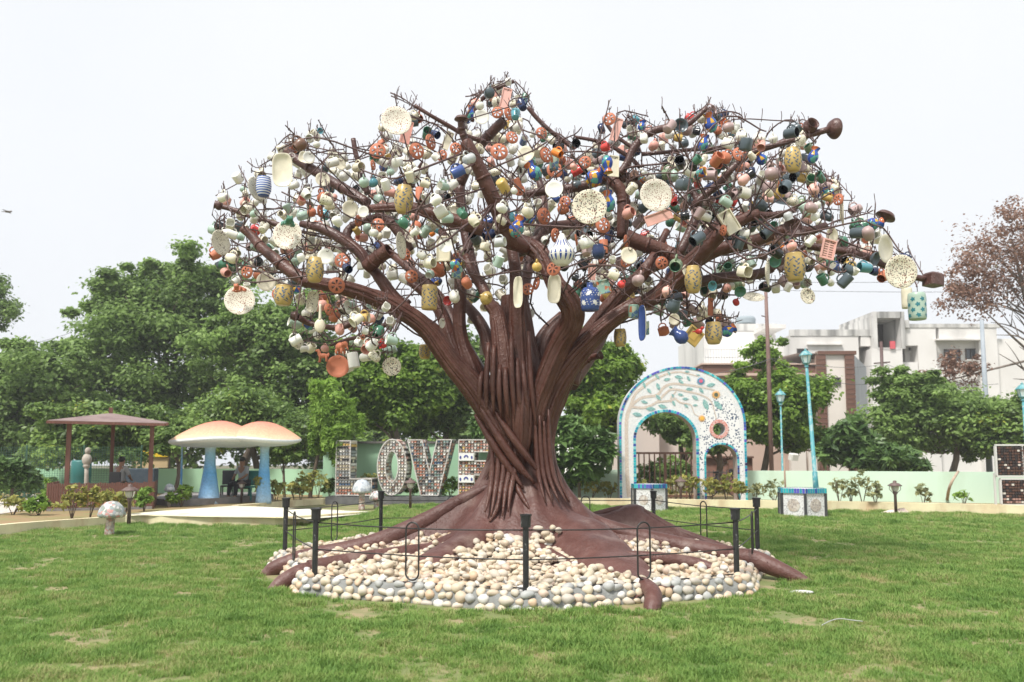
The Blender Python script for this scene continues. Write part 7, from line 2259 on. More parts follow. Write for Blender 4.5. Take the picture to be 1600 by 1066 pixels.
def mush(name, label, cxp, py_rim, rxp, topy, stems, ry):
    c = W(cxp, 713, MYY)
    root = thing(name, label, 'mushroom sculpture', (c.x, MYY, .15), group='giant mushroom canopies')
    rx = S(rxp, 690, MYY); zr = W(cxp, py_rim, MYY).z - .15; zt = W(cxp, topy, MYY).z - .15
    mb = MB(); vs, fs, mm = [], [], []
    prof = [(0, 1), (.15, .97), (.3, .90), (.45, .78), (.6, .62), (.75, .43), (.87, .26), (.95, .14), (1.0, .05), (1.02, -.03), (1.0, -.10), (.93, -.18), (.7, -.30), (.4, -.36), (.15, -.38)]
    n = 44
    for r, z in prof:
        for j in range(n):
            a = 2 * math.pi * j / n
            q = 1 + .05 * math.sin(3 * a + cxp)
            vs.append((r * rx * math.cos(a) * q, r * ry * math.sin(a) * q, zr + (zt - zr) * z + .05 * math.sin(2 * a + cxp) * r))
    for i in range(len(prof) - 1):
        for j in range(n):
            fs.append((i * n + j, (i + 1) * n + j, (i + 1) * n + (j + 1) % n, i * n + (j + 1) % n)); mm.append(0 if i < 8 else 1 if i > 10 else 2)
    mb.add(vs, fs); mb.m = mm
    mb.build('cap', [m_cap, m_gill, mat('mushroom_rim', (.76, .78, .78), (.66, .70, .72), rough=.6, scale=20)], root)
    for (pt, pb, wt, wb, dy) in stems:
        xt, xb = W(pt, 713, MYY).x - c.x, W(pb, 713, MYY).x - c.x
        rt, rb = S(wt / 2, 713, MYY), S(wb / 2, 713, MYY)
        P_ = [Vector((xb + (xt - xb) * t, dy, zr * t * 1.0 + .02)) for t in (0, .15, .35, .6, .8, 1)]
        MB().tube(P_, [rb, rb * .9, (rb + rt) * .47, rt * 1.0, rt * .9, rt * 1.15], 18, k=3).build('stem', [m_stem], root)
    return root
mush('giant_mushroom', 'left giant mushroom with orange cap and thick blue and white double stem', 343, 688, 70, 657.5, [(333, 333, 17, 34, -.25), (322, 317, 14, 26, .5)], 1.5)
mush('giant_mushroom', 'right giant mushroom with orange cap and slim deep blue stem', 408, 687, 58, 658.5, [(412, 412, 15, 25, 0.1)], 1.25)
mush('giant_mushroom', 'low pale cap peeking out left of the giant mushrooms', 280, 689, 13, 683, [(280, 281, 3, 4, .2)], .35)
rk = MB()
P_ = [G(242, 789, .16), G(262, 792, .16), G(300, 791, .16), G(350, 788, .16), G(400, 785, .16), G(430, 782, .16), G(420, 778, .16), G(260, 778, .16)]
rk.prism([(p.x + pr.uniform(-.08, .08), p.y + pr.uniform(-.05, .05)) for p in P_], .1, .36)
ro_k = rk.build('rock_platform', [m_rock]); tag(ro_k, 'low dark rock platform under the giant mushrooms', 'rock')

def small_mushroom(px, py_base, capw, caph, stemw, h, label, mcap, mst, tilt=0, z=0.0):
    b_ = G(px, py_base, z); Y = b_.y
    root = thing('mosaic_mushroom', label, 'mushroom sculpture', b_, group='small mosaic mushrooms in the garden')
    r = S(capw / 2, py_base, Y); H_ = S(h, py_base, Y); ch = S(caph, py_base, Y); rs_ = S(stemw / 2, py_base, Y)
    MB().tube([(tilt * .6, 0, -.03), (tilt * .4, 0, H_ * .3), (0, 0, H_ - ch * .7)], [rs_ * 1.15, rs_, rs_ * 1.0], 14, k=4).build('stem', [mst], root)
    mb = MB(); mb.M = Matrix.Translation((0, 0, H_ - ch))
    mb.lathe([(rs_, .1 * ch), (r * .8, 0), (r * .98, ch * .08), (r * 1.0, ch * .2), (r * .93, ch * .42), (r * .75, ch * .7), (r * .45, ch * .92), (0, ch)], 28)
    mb.build('cap', [mcap], root)
    return root
m_mos = cells_mat('cap_mosaic', [(.62, .62, .60), (.30, .36, .36), (.60, .30, .28), (.72, .70, .66), (.40, .44, .46), (.25, .30, .26)], 16, .35, (.35, .33, .31), .05)
m_mos2 = cells_mat('stem_mosaic', [(.45, .24, .20), (.62, .50, .42), (.30, .18, .15), (.58, .54, .50), (.36, .30, .28)], 16, .4, (.35, .33, .31), .05)
m_mos3 = cells_mat('grey_cap_mosaic', [(.40, .44, .48), (.50, .54, .58), (.34, .38, .43), (.62, .64, .66)], 12, .2, (.45, .46, .47), .03)
small_mushroom(173, 837, 41, 26, 13, 54, 'small mushroom with a colourful broken tile cap standing on the lawn before the kerb', m_mos, m_mos2, tilt=-.06)
small_mushroom(565, 797, 31, 22, 9, 48, 'grey mosaic mushroom beside the black post, left of the letter O', m_mos3, m_mos2)
small_mushroom(588, 795, 23, 15, 8, 28, 'lower whitish mosaic mushroom right beside the grey one', m_mos, m_mos2)
small_mushroom(264, 792, 16, 12, 5, 36, 'little grey mushroom behind the kerb between pavilion and giant mushrooms', m_mos3, m_mos2, z=.17)

# ================================================================== PAVILION
PY_ = 23.4
m_pav = mat('pavilion_wood', (.13, .05, .035), (.18, .08, .055), rough=.6, scale=4, stretch=(3, 3, .4))
m_roof = mat('pavilion_roof', (.19, .13, .125), (.26, .19, .175), rough=.8, scale=2)
pv = thing('pavilion', 'open brown pavilion with four posts, flat hipped roof and a slatted fence', 'pavilion', (W(163, 713, PY_).x, PY_, .17), R(21)); pv.scale = (.87, 1, 1)
def vx(px, Y=PY_): return W(px, 713, Y).x - pv.location.x
zr = W(163, 659, PY_).z - .17
for px, dy in ((105, 0), (240, .1), (163, 2.4)):
    zt = zr if dy < 1 else zr + .12
    MB().box((vx(px), dy, zt / 2), (.13 if dy < 1 else .11, .13, zt)).build('post', [m_pav], pv)
x0, x1 = vx(74), vx(262); xm = vx(164)
ap = (xm, 1.2, W(170, 645, PY_ + 1.0).z - .17)
P4 = [(x0, -.5, zr + .0), (x1 , -.4, zr - .03), (x1, 2.9, zr + .12), (x0, 2.9, zr + .12)]
for i in range(4):
    a, b_ = Vector(P4[i]), Vector(P4[(i + 1) % 4]); c = Vector(ap)
    d = Vector((0, 0, -.05))
    MB().add([a, b_, c, a + d, b_ + d, c + d], [(0, 1, 2), (5, 4, 3), (0, 3, 4, 1)], 0, False).build('roof', [m_roof], pv)
MB().box((ap[0], ap[1], ap[2] + .08), (.12, .12, .16)).build('finial', [m_pav], pv)
for a, b_ in ((P4[0], P4[1]), (P4[1], P4[2]), (P4[0], P4[3])):
    MB().bar(Vector(a) + Vector((0, .03, -.05)), Vector(b_) + Vector((0, .03, -.05)), .06, .07).build('beam', [m_pav], pv)
# slatted fence, front and both returns
FA = [(vx(78), -.25), (vx(246), -.2)]
fz = W(163, 754, PY_).z - .17
slat_me = MB().box((0, 0, fz / 2), (.055, .03, fz), 0).mesh('slat', [m_pav])
nsl = 46
for i in range(nsl):
    t = i / (nsl - 1)
    x = FA[0][0] + (FA[1][0] - FA[0][0]) * t
    o = put('slat', slat_me, pv, (x, FA[0][1] + .1 * t, 0), (0, 0, pr.uniform(-.05, .05)), (1, 1, pr.uniform(.97, 1.02)))
for i in range(22):
    put('slat', slat_me, pv, (FA[1][0] + .03, FA[1][1] + .12 + i * .1, 0), (0, 0, R(90)))
    put('slat', slat_me, pv, (FA[0][0] - .03, FA[0][1] + .12 + i * .1, 0), (0, 0, R(90)))
for z in (.12, fz - .12):
    MB().bar((FA[0][0], FA[0][1] + .04, z), (FA[1][0], FA[1][1] + .04, z), .03, .06).build('rail', [m_pav], pv)
MB().box(((FA[0][0] + FA[1][0]) / 2, 1.2, .02), (FA[1][0] - FA[0][0], 3.0, .1)).build('floor_slab', [m_rock], pv)
# white leaning sculpture and teal drum behind it
b_ = W(136, 713, 26.5)
sc_o = thing('white_statue', 'slim whitish figure statue on a pole seen between the pavilion posts', 'statue', (b_.x, 26.5, .16))
MB().tube([(0, 0, 0), (.02, 0, .6), (0, 0, 1.15)], [.09, .07, .06], 10, k=2).build('pole', [mat('old_white', (.50, .46, .40), (.38, .33, .28), rough=.9, scale=5)], sc_o)
tp = MB(); tp.ell((0, 0, 1.38), (.15, .12, .20), 0, 12, 8); tp.ell((.02, 0, 1.66), (.09, .09, .11), 0, 12, 8); tp.ell((0, 0, 1.18), (.11, .1, .08), 0, 12, 6)
tp.build('figure', [mat('old_white', (0, 0, 0))], sc_o)
b_ = W(128, 713, 27.5)
dr_ = MB().lathe([(0, 0), (.30, 0), (.31, .4), (.30, .8), (.31, .82), (.30, 1.3), (.27, 1.36), (0, 1.36)], 18).build('water_drum', [mat('drum_teal', (.03, .16, .15), rough=.5)], loc=(b_.x, 27.5, .16))
tag(dr_, 'dark teal upright drum standing behind the pavilion', 'drum')
fm = thing('mesh_fence', 'fine green mesh fence on thin poles at the far left behind the bushes', 'fence', (W(40, 713, 29).x, 29, .1))
m_net = mat('green_net', (.05, .12, .08), rough=.8)
nb = MB()
for i in range(0, 90):
    x = -4 + i * .09
    nb.bar((x, 0, 0), (x, 0, 1.9), .008, .008)
for i in range(24): nb.bar((-4, .01, i * .08), (4, .01, i * .08), .008, .008)
o = nb.build('mesh', [m_net], fm); o['kind'] = 'stuff'
for x in (-4, -2, 0, 2, 4): MB().box((x, .05, .97), (.05, .05, 1.94)).build('post', [m_net], fm)
bx_ = MB().box((0, 0, .65), (1.25, .35, .85), bev=.02).build('dark_cabinet', [mat('dark_blue_box', (.03, .05, .07), (.05, .07, .09), rough=.6)], loc=(W(217, 713, 28.5).x, 28.5, .16))
tag(bx_, 'dark blue cage like cabinet behind the pavilion fence', 'cabinet')

# ================================================================== TILED PLANTERS AND LAMPS
m_white2 = speck_mat('planter_mosaic', (.74, .74, .74), (.34, .33, .35), 30, .34, .35)
m_edge = mat('planter_edge', (.05, .05, .055), rough=.4)
m_med = cells_mat('medallion', [(.46, .38, .32), (.60, .54, .48), (.36, .30, .27)], 14, .4, (.62, .58, .54), .06)
def planter(px, py, wpx, hpx, rot, label, z=0.0):
    b_ = G(px, py, z); Y = b_.y + .5
    root = thing('tiled_planter', label, 'planter', (b_.x, Y, 0), R(rot), group='hexagonal tiled planters')
    r = S(wpx / 2, py, Y); h = S(hpx, py, Y) + .02
    hexa = [(r * math.cos(R(60 * i)), r * math.sin(R(60 * i))) for i in range(6)]
    MB().prism(hexa, 0, h - .14).build('body', [m_white2], root)
    hexb = [(x * 1.05, y * 1.05) for x, y in hexa]
    MB().prism(hexb, h - .14, h - .02).build('rim', [m_side], root)
    tb = MB()
    for i in range(6):
        a, c = Vector((*hexb[i], 0)), Vector((*hexb[(i + 1) % 6], 0))
        n = 9; d = (c - a); nn = Vector((d.y, -d.x, 0)).normalized()
        for k in range(n):
            p0 = a + d * (k + .08) / n; p1 = a + d * (k + .92) / n
            vs = [p0 + nn * .012 + Vector((0, 0, h - .135)), p1 + nn * .012 + Vector((0, 0, h - .135)), p1 + nn * .012 + Vector((0, 0, h - .01)), p0 + nn * .012 + Vector((0, 0, h - .01)),
                  p1 * .86 + Vector((0, 0, h - .008)), p0 * .86 + Vector((0, 0, h - .008))]
            tb.add(vs, [(0, 1, 2, 3), (3, 2, 4, 5)], pr.choice((0, 0, 1, 5, 2) if i % 2 else (0, 1, 0, 0, 2)), False)
    o = tb.build('rim_tiles', m_tile, root); o['kind'] = 'stuff'
    MB().prism([(x * .84, y * .84) for x, y in hexa], h - .1, h - .03).build('soil', [m_soil], root)
    for i in range(6):
        x, y = hexa[i]
        MB().box((x * 1.003, y * 1.003, (h - .14) / 2), (.07, .07, h - .143), rz=R(60 * i)).build('corner_strip', [m_edge], root)
        a, c = Vector((*hexa[i], 0)), Vector((*hexa[(i + 1) % 6], 0)); m_ = (a + c) / 2; d = (c - a).normalized(); nn = Vector((d.y, -d.x, 0))
        q = [m_ + nn * .012 + d * (r * .27 * math.cos(2 * math.pi * k / 18)) + Vector((0, 0, (h - .14) * .5 + r * .27 * math.sin(2 * math.pi * k / 18))) for k in range(18)]
        f = MB().add(q + [p - nn * .01 for p in q], [tuple(range(18))] + [(k, 18 + k, 18 + (k + 1) % 18, (k + 1) % 18) for k in range(18)], 0, False).build('medallion', [m_med], root)
    return root, h
planter(1019, 799.5, 56, 41, 30, 'white mosaic planter with blue tile rim in front of the big arch')
pl2, hpl = planter(1264, 808.5, 74, 43, 18, 'white mosaic planter with blue tile rim and a tall teal lamp, right of the arch')
m_teal = stain(mat('lamp_teal', (.06, .27, .31), (.09, .33, .36), rough=.5, scale=3), .45, (.42, .50, .48), 9, (1, 1, 1), .5, .58)
m_lglass = mat('lamp_glass', (.62, .74, .74), rough=.15, spec=.6)
def lamp_post(base, top, label, rpx=4, head=1.0, group='teal garden lamp posts'):
    root = thing('street_lamp', label, 'street lamp', base, group=group)
    t = Vector(top) - Vector(base); r = rpx
    MB().tube([(0, 0, 0), t * .12, t * .121, t * .55, t * .551, t * .86], [r * 1.5, r * 1.35, r * 1.05, r * 1.0, r * .85, r * .8], 10).build('pole', [m_teal], root)
    d = t.normalized(); q = Vector((0, 0, 1)).rotation_difference(d).to_matrix().to_4x4()
    s_ = t.length * .047 * head
    M_ = Matrix.Translation(t * .86) @ q @ Matrix.Scale(s_, 4)
    mb = MB(); mb.M = M_; mb.lathe([(0, 0), (.35, 0), (.3, .3), (.55, .55), (.6, .62), (0, .62)], 6, smooth=False); mb.build('lamp_base', [m_teal], root)
    mb = MB(); mb.M = M_; mb.lathe([(.48, .62), (.80, 1.75), (.0, 1.75)], 6, smooth=False); g_ = mb.build('lamp_glass', [m_lglass], root)
    mb = MB(); mb.M = M_
    for i in range(6):
        a = 2 * math.pi * (i + .5) / 6
        mb.bar((.50 * math.cos(a), .50 * math.sin(a), .62), (.82 * math.cos(a), .82 * math.sin(a), 1.77), .07, .07)
    mb.build('glazing_bar', [m_teal], g_)
    mb = MB(); mb.M = M_; mb.lathe([(.0, 1.72), (.98, 1.74), (.95, 1.85), (.5, 2.35), (.2, 2.5), (.22, 2.65), (.08, 2.75), (.0, 3.0)], 6, smooth=False); mb.build('lamp_roof', [m_teal], root)
b_ = pl2.location
lamp_post((W(1275, 762, b_.y).x, b_.y, hpl - .05), W(1258, 543, b_.y), 'tall leaning teal lamp rising from the right planter', .052, 1.0)
lamp_post((W(1222, 713, 31).x, 31, 0), W(1219, 609, 31), 'teal lamp behind the mint wall, left of the tall leaning one', .038, 1.1)
lamp_post((W(1606, 713, 31).x, 31, 0), W(1597, 601, 31), 'teal lamp cut by the right edge above the cup racks', .06, 1.2)
# steel pole with brackets
b_ = W(1205, 713, 31.5)
po = thing('utility_pole', 'tall brown steel pole rising behind the mint wall under the crockery', 'pole', (b_.x, 31.5, 0))
zt = W(1202, 440, 31.5).z
MB().tube([(0, 0, 0), (0, 0, zt * .6), (-.03, 0, zt)], [.085, .08, .06], 12).build('shaft', [mat('pole_brown', (.17, .10, .09), (.22, .14, .12), rough=.7, scale=3)], po)
for z in (W(1202, 496, 31.5).z, W(1202, 465, 31.5).z):
    MB().bar((-.22, 0, z + .06), (.05, 0, z), .035, .035).build('bracket', [m_rod], po)
b_ = W(1545, 713, 37)
po2 = thing('utility_pole', 'thin grey blue pole standing among the dry branches at right', 'pole', (b_.x, 37, 0))
MB().tube([(0, 0, 0), (0, 0, W(1540, 500, 37).z)], [.14, .08], 10).build('shaft', [mat('pole_grey', (.36, .40, .44), (.30, .34, .38), rough=.7, scale=3)], po2)
b_ = W(1384, 713, 52)
po3 = thing('utility_pole', 'short dark pole with wires in front of the stair tower', 'pole', (b_.x - .0, 52, 0))
MB().tube([(0, 0, 0), (0, 0, W(1380, 534, 52).z)], [.14, .1], 8).build('shaft', [m_rod], po3)
MB().bar((-.5, 0, W(1380, 568, 52).z), (.5, 0, W(1380, 566, 52).z), .08, .08).build('crossarm', [m_rod], po3)

# cables
m_cab = mat('cable', (.12, .12, .13), rough=.6)
def cable(a, b_, sag, label, r=.012):
    a, b_ = Vector(a), Vector(b_)
    o = MB().tube([a.lerp(b_, t) - Vector((0, 0, sag * 4 * t * (1 - t))) for t in [i / 14 for i in range(15)]], r, 5).build('cable', [m_cab])
    tag(o, label, 'cable', 'overhead cables on the right')
cable(W(1150, 440, 45), W(1620, 437, 45), .1, 'thin overhead cable, upper of the pair crossing the sky right of the tree')
cable(W(1150, 452, 45), W(1620, 455, 45), .1, 'thin overhead cable, lower of the pair crossing the sky right of the tree')
cable(W(1040, 585, 31), W(1206, 560, 31.4), .25, 'cable running from the brown pole to above the arch')
cable(W(1206, 560, 31.4), W(1384, 568, 52), .3, 'cable running from the brown pole across the cream panel house')
cable(W(1206, 562, 31.4), W(1420, 580, 52), .9, 'slack cable running from the brown pole towards the apartment block')
cable(W(1384, 568, 52), W(1560, 600, 45), .5, 'cable running right from the pole by the stair tower')
cable(W(-30, 540, 48), W(110, 520, 48), .3, 'faint overhead cable above the far left trees')

# lantern bollards
m_bol = mat('bollard_brown', (.10, .06, .05), (.16, .11, .10), rough=.6, scale=8)
m_bgl = mat('bollard_glass', (.70, .68, .64), rough=.3)
def bollard(px, py, h, label, z=0.0):
    b_ = G(px, py, z)
    H_ = S(h, py, b_.y); s_ = H_ / .95
    root = thing('lantern_bollard', label, 'garden lamp', b_, group='brown lantern bollards')
    MB().lathe([(0, -.05), (.045 * s_, -.05), (.04 * s_, .55 * s_), (.07 * s_, .60 * s_), (.07 * s_, .64 * s_), (0, .64 * s_)], 10).build('pole', [m_bol], root)
    MB().lathe([(.05 * s_, .64 * s_), (.09 * s_, .68 * s_), (.12 * s_, .80 * s_), (0, .80 * s_)], 8, smooth=False).build('glass', [m_bgl], root)
    cg = MB()
    for i in range(4):
        a = math.pi / 4 + math.pi / 2 * i
        cg.tube([(.07 * s_ * math.cos(a), .07 * s_ * math.sin(a), .62 * s_), (.16 * s_ * math.cos(a), .16 * s_ * math.sin(a), .70 * s_), (.15 * s_ * math.cos(a), .15 * s_ * math.sin(a), .82 * s_)], .01 * s_, 5)
    cg.build('cage', [m_bol], root)
    MB().lathe([(0, .80 * s_), (.20 * s_, .80 * s_), (.19 * s_, .83 * s_), (.10 * s_, .89 * s_), (.05 * s_, .90 * s_), (.055 * s_, .95 * s_), (0, .97 * s_)], 12).build('lid', [m_bol], root)
bollard(1400, 803, 51, 'brown lantern bollard on the lawn before the mint wall at right')
bollard(201, 821, 63, 'brown lantern bollard beside the colourful mosaic mushroom at left')
bollard(641, 796, 48, 'brown lantern bollard in front of the letter O')
bollard(377, 787, 36, 'brown lantern bollard in front of the giant mushrooms', .15)
bollard(1064, 792, 46, 'brown lantern bollard in front of the big arch opening')
# floodlight on a stick
b_ = G(1238, 790, .1)
fl_ = thing('spot_light', 'small white box floodlight on a thin post left of the right planter', 'floodlight', (b_.x, b_.y + .6, .1))
hz_ = W(1236, 716, b_.y + .6).z - .1
MB().tube([(0, 0, 0), (-.02, 0, hz_)], .03, 8).build('post', [mat('post_tan', (.35, .24, .18), rough=.8)], fl_)
MB().box((-.02, 0, hz_ + .08), (.30, .2, .22), rz=R(25), bev=.03).build('head', [mat('flood_white', (.62, .60, .56), rough=.5)], fl_).rotation_euler = (R(10), R(8), 0)
# leaning stick by the wall
o = MB().tube([G(1479, 787, .1), W(1484, 760, 25.8), W(1497, 737, 26.3)], [.05, .045, .04], 8, k=3).build('stick', [mat('old_wood', (.46, .36, .27), (.36, .28, .2), rough=.9, scale=6)])
tag(o, 'pale wooden stick leaning against the mint wall', 'stick')

# racks of cups at the right edge
m_rack = mat('rack_frame', (.62, .62, .60), rough=.5)
RM = [mat('rack_brown', (.10, .05, .035), rough=.5), mat('rack_dark', (.04, .03, .03), rough=.5), mat('rack_white', (.66, .62, .56), rough=.4), mat('rack_pink', (.40, .24, .2), rough=.5)]
for k, (py0, py1, lab) in enumerate(((695.5, 744.5, 'upper rack of dark brown cups in a white frame at the right edge'), (748.5, 789, 'lower rack of dark brown cups in a white frame at the right edge'))):
    Yr = 25.2
    x0, x1 = W(1557 + k * 5, 740, Yr).x, W(1640, 740, Yr).x
    z0, z1 = W(1580, py1, Yr).z, W(1580, py0, Yr).z
    t_ = thing('cup_rack', lab, 'rack', ((x0 + x1) / 2, Yr, z0), group='cup racks at the right edge')
    w_, h_ = x1 - x0, z1 - z0
    for (cx_, cz_, ww, hh) in ((0, h_, w_, .05), (0, 0, w_, .05), (-w_ / 2, h_ / 2, .05, h_ - .06), (w_ / 2, h_ / 2, .05, h_ - .06), (-w_ * .0, h_ / 2, .03, h_ - .06)):
        MB().box((cx_, 0, cz_), (ww, .08, hh)).build('frame', [m_rack], t_)
    MB().box((0, .1, h_ / 2), (w_ - .06, .08, h_ - .06)).build('back', [m_dark], t_)
    cb = MB(); st_ = .085
    nx_, nz_ = int((w_ - .06) / st_), int((h_ - .06) / st_)
    for i in range(nx_):
        for j in range(nz_):
            cb.box((-w_ / 2 + .05 + (i + .5) * (w_ - .1) / nx_, pr.uniform(0, .02), .04 + (j + .5) * (h_ - .08) / nz_), (st_ * .8, .12, st_ * .66), pr.choices((0, 1, 2, 3), (50, 34, 8, 8))[0])
    o = cb.build('cups', RM, t_); o['kind'] = 'stuff'
    if k == 0:
        for x in (-w_ / 2, w_ / 2): MB().box((x, .12, -z0 / 2 + .05), (.05, .05, z0 + .1)).build('leg', [m_rack], t_)

# ================================================================== PEOPLE (far off, seated in the shade)
def person(name, label, joints, radii, loc, rz, shirt, trouser, skinm, hair, cloth_ranges):
    root = thing(name, label, 'person', loc, rz)
    J = {k: Vector(v) for k, v in joints.items()}
    edges = [('pelvis', 'waist'), ('waist', 'chest'), ('chest', 'neck'), ('neck', 'head'), ('head', 'crown'), ('chest', 'lsh'), ('lsh', 'lel'), ('lel', 'lwr'), ('lwr', 'lha'), ('chest', 'rsh'), ('rsh', 'rel'), ('rel', 'rwr'), ('rwr', 'rha'),
             ('pelvis', 'lhip'), ('lhip', 'lkn'), ('lkn', 'lan'), ('lan', 'lfo'), ('pelvis', 'rhip'), ('rhip', 'rkn'), ('rkn', 'ran'), ('ran', 'rfo')]
    def skin(nm, keep, grow, m_, parent):
        ks = [k for k in J if k in keep]
        me = bpy.data.meshes.new(nm)
        es = [(ks.index(a), ks.index(b_)) for a, b_ in edges if a in keep and b_ in keep]
        me.from_pydata([J[k] for k in ks], es, [])
        me.materials.append(m_)
        o = put(nm, me, parent)
        md = o.modifiers.new('skin', 'SKIN'); md.use_smooth_shade = True
        for i, k in enumerate(ks):
            r_ = radii[k]; r_ = r_ if isinstance(r_, tuple) else (r_, r_)
            me.skin_vertices[0].data[i].radius = (r_[0] * grow + (grow > 1) * .006, r_[1] * grow + (grow > 1) * .006)
            me.skin_vertices[0].data[i].use_root = (i == 0)
        s2 = o.modifiers.new('sub', 'SUBSURF'); s2.levels = 1; s2.render_levels = 2
        return o
    b_ = skin('body', set(J), 1.0, skinm, root)
    skin('shirt', {'waist', 'chest', 'lsh', 'lel', 'rsh', 'rel', 'pelvis'}, 1.13, shirt, root)
    skin('trousers', {'pelvis', 'lhip', 'lkn', 'lan', 'rhip', 'rkn', 'ran'}, 1.16, trouser, root)
    h = J['head']
    hm = MB(); hm.ell(h + Vector((0, .02, .055)), (.094, .108, .10), 0, 14, 9); hm.build('hair', [hair], root)
    fm_ = MB(); fm_.ell(h + Vector((0, -.098, -.005)), (.014, .02, .022), 0, 8, 6); fm_.ell(h + Vector((-.088, 0, 0)), (.012, .02, .03), 0, 8, 6); fm_.ell(h + Vector((.088, 0, 0)), (.012, .02, .03), 0, 8, 6)
    fm_.build('face', [skinm], root)
    return root
m_skin = mat('skin_brown', (.30, .16, .10), rough=.6)
m_hair = mat('hair_black', (.015, .013, .012), rough=.6)
SIT = dict(pelvis=(0, .05, .47), waist=(0, .04, .66), chest=(0, .0, .88), neck=(0, -.01, 1.06), head=(0, -.03, 1.20), crown=(0, -.02, 1.30), lsh=(.18, .0, 1.0), lel=(.25, -.08, .76), lwr=(.16, -.26, .64), lha=(.12, -.34, .62),
           rsh=(-.18, .0, 1.0), rel=(-.25, -.08, .76), rwr=(-.16, -.26, .64), rha=(-.12, -.34, .62), lhip=(.10, .0, .46), lkn=(.14, -.42, .48), lan=(.14, -.46, .08), lfo=(.15, -.62, .04), rhip=(-.10, .0, .46), rkn=(-.14, -.42, .48), ran=(-.14, -.46, .08), rfo=(-.15, -.62, .04))
RAD = dict(pelvis=(.15, .12), waist=(.14, .11), chest=(.16, .12), neck=.055, head=(.085, .10), crown=.06, lsh=.065, lel=.045, lwr=.032, lha=.035, rsh=.065, rel=.045, rwr=.032, rha=.035, lhip=.10, lkn=.07, lan=.045, lfo=.045, rhip=.10, rkn=.07, ran=.045, rfo=.045)
b_ = W(380, 713, 27.4)
person('person', 'person in a pale shirt and dark trousers seated under the giant mushrooms', SIT, RAD, (b_.x, 27.4, .28), R(-25), mat('shirt_pale', (.36, .38, .42), rough=.9), mat('trousers_dark', (.02, .02, .025), rough=.9), m_skin, m_hair, None)
b_ = W(190, 713, 25.2)
person('person', 'person in a grey shirt seated inside the brown pavilion, seen above the slats', SIT, RAD, (b_.x, 25.2, .30), R(160), mat('shirt_grey', (.34, .34, .33), rough=.9), mat('trousers_brown', (.10, .08, .06), rough=.9), m_skin, m_hair, None)
def chair(px, Y, rz, label, m_):
    t_ = thing('chair', label, 'chair', (W(px, 713, Y).x, Y, .24), R(rz), group='chairs in the shade')
    MB().box((0, 0, .42), (.42, .42, .05), bev=.02).build('seat', [m_], t_)
    MB().box((0, .22, .70), (.42, .04, .48), bev=.01).build('backrest', [m_], t_)
    for sx in (-.18, .18):
        for sy in (-.18, .18): MB().box((sx, sy, .2), (.04, .04, .4)).build('leg', [m_], t_)
m_ch = mat('chair_plastic', (.03, .03, .035), rough=.4)
chair(380, 27.5, -25, 'dark chair on which the person under the giant mushrooms sits', m_ch)
chair(190, 25.3, 160, 'dark chair on which the person in the pavilion sits', m_ch)
chair(357, 28.0, 10, 'empty dark chair between the stems of the giant mushrooms', m_ch)
chair(392, 27.2, -20, 'teal plastic chair beside the right mushroom stem', mat('chair_teal', (.02, .18, .16), rough=.4))

# ================================================================== SMALL PLANTS IN THE BEDS
PN = [0]
def bush(px, py, wpx, hpx, kind, label, n=700, size=.085, z=.16, group='small shrubs in the beds', stem=True, name='garden_shrub', **kw):
    PN[0] += 1
    rs = np.random.default_rng(900 + PN[0])
    b_ = G(px, py, z)
    r = S(wpx / 2, py, b_.y); h = S(hpx, py, b_.y)
    root = thing(name, label, 'shrub', b_, group=group)
    V, t = crown_leaves(rs, (0, 0, h * .58), (r, r * .8, h * .46), n, size, kw.pop('ncl', 16), crad=.32, **kw)
    V[:, :, 2] = np.maximum(V[:, :, 2], .01)
    quads_np('foliage', V, [LM[kind]], t, root)
    if stem:
        mb = MB(); q = random.Random(PN[0])
        for i in range(5):
            a = q.uniform(0, 6.28)
            mb.tube([(0, 0, -.03), (r * .35 * math.cos(a), r * .3 * math.sin(a), h * .45), (r * .75 * math.cos(a), r * .6 * math.sin(a), h * .85)], [.012, .009, .005], 5, k=2)
        mb.build('stem', [m_bark], root)
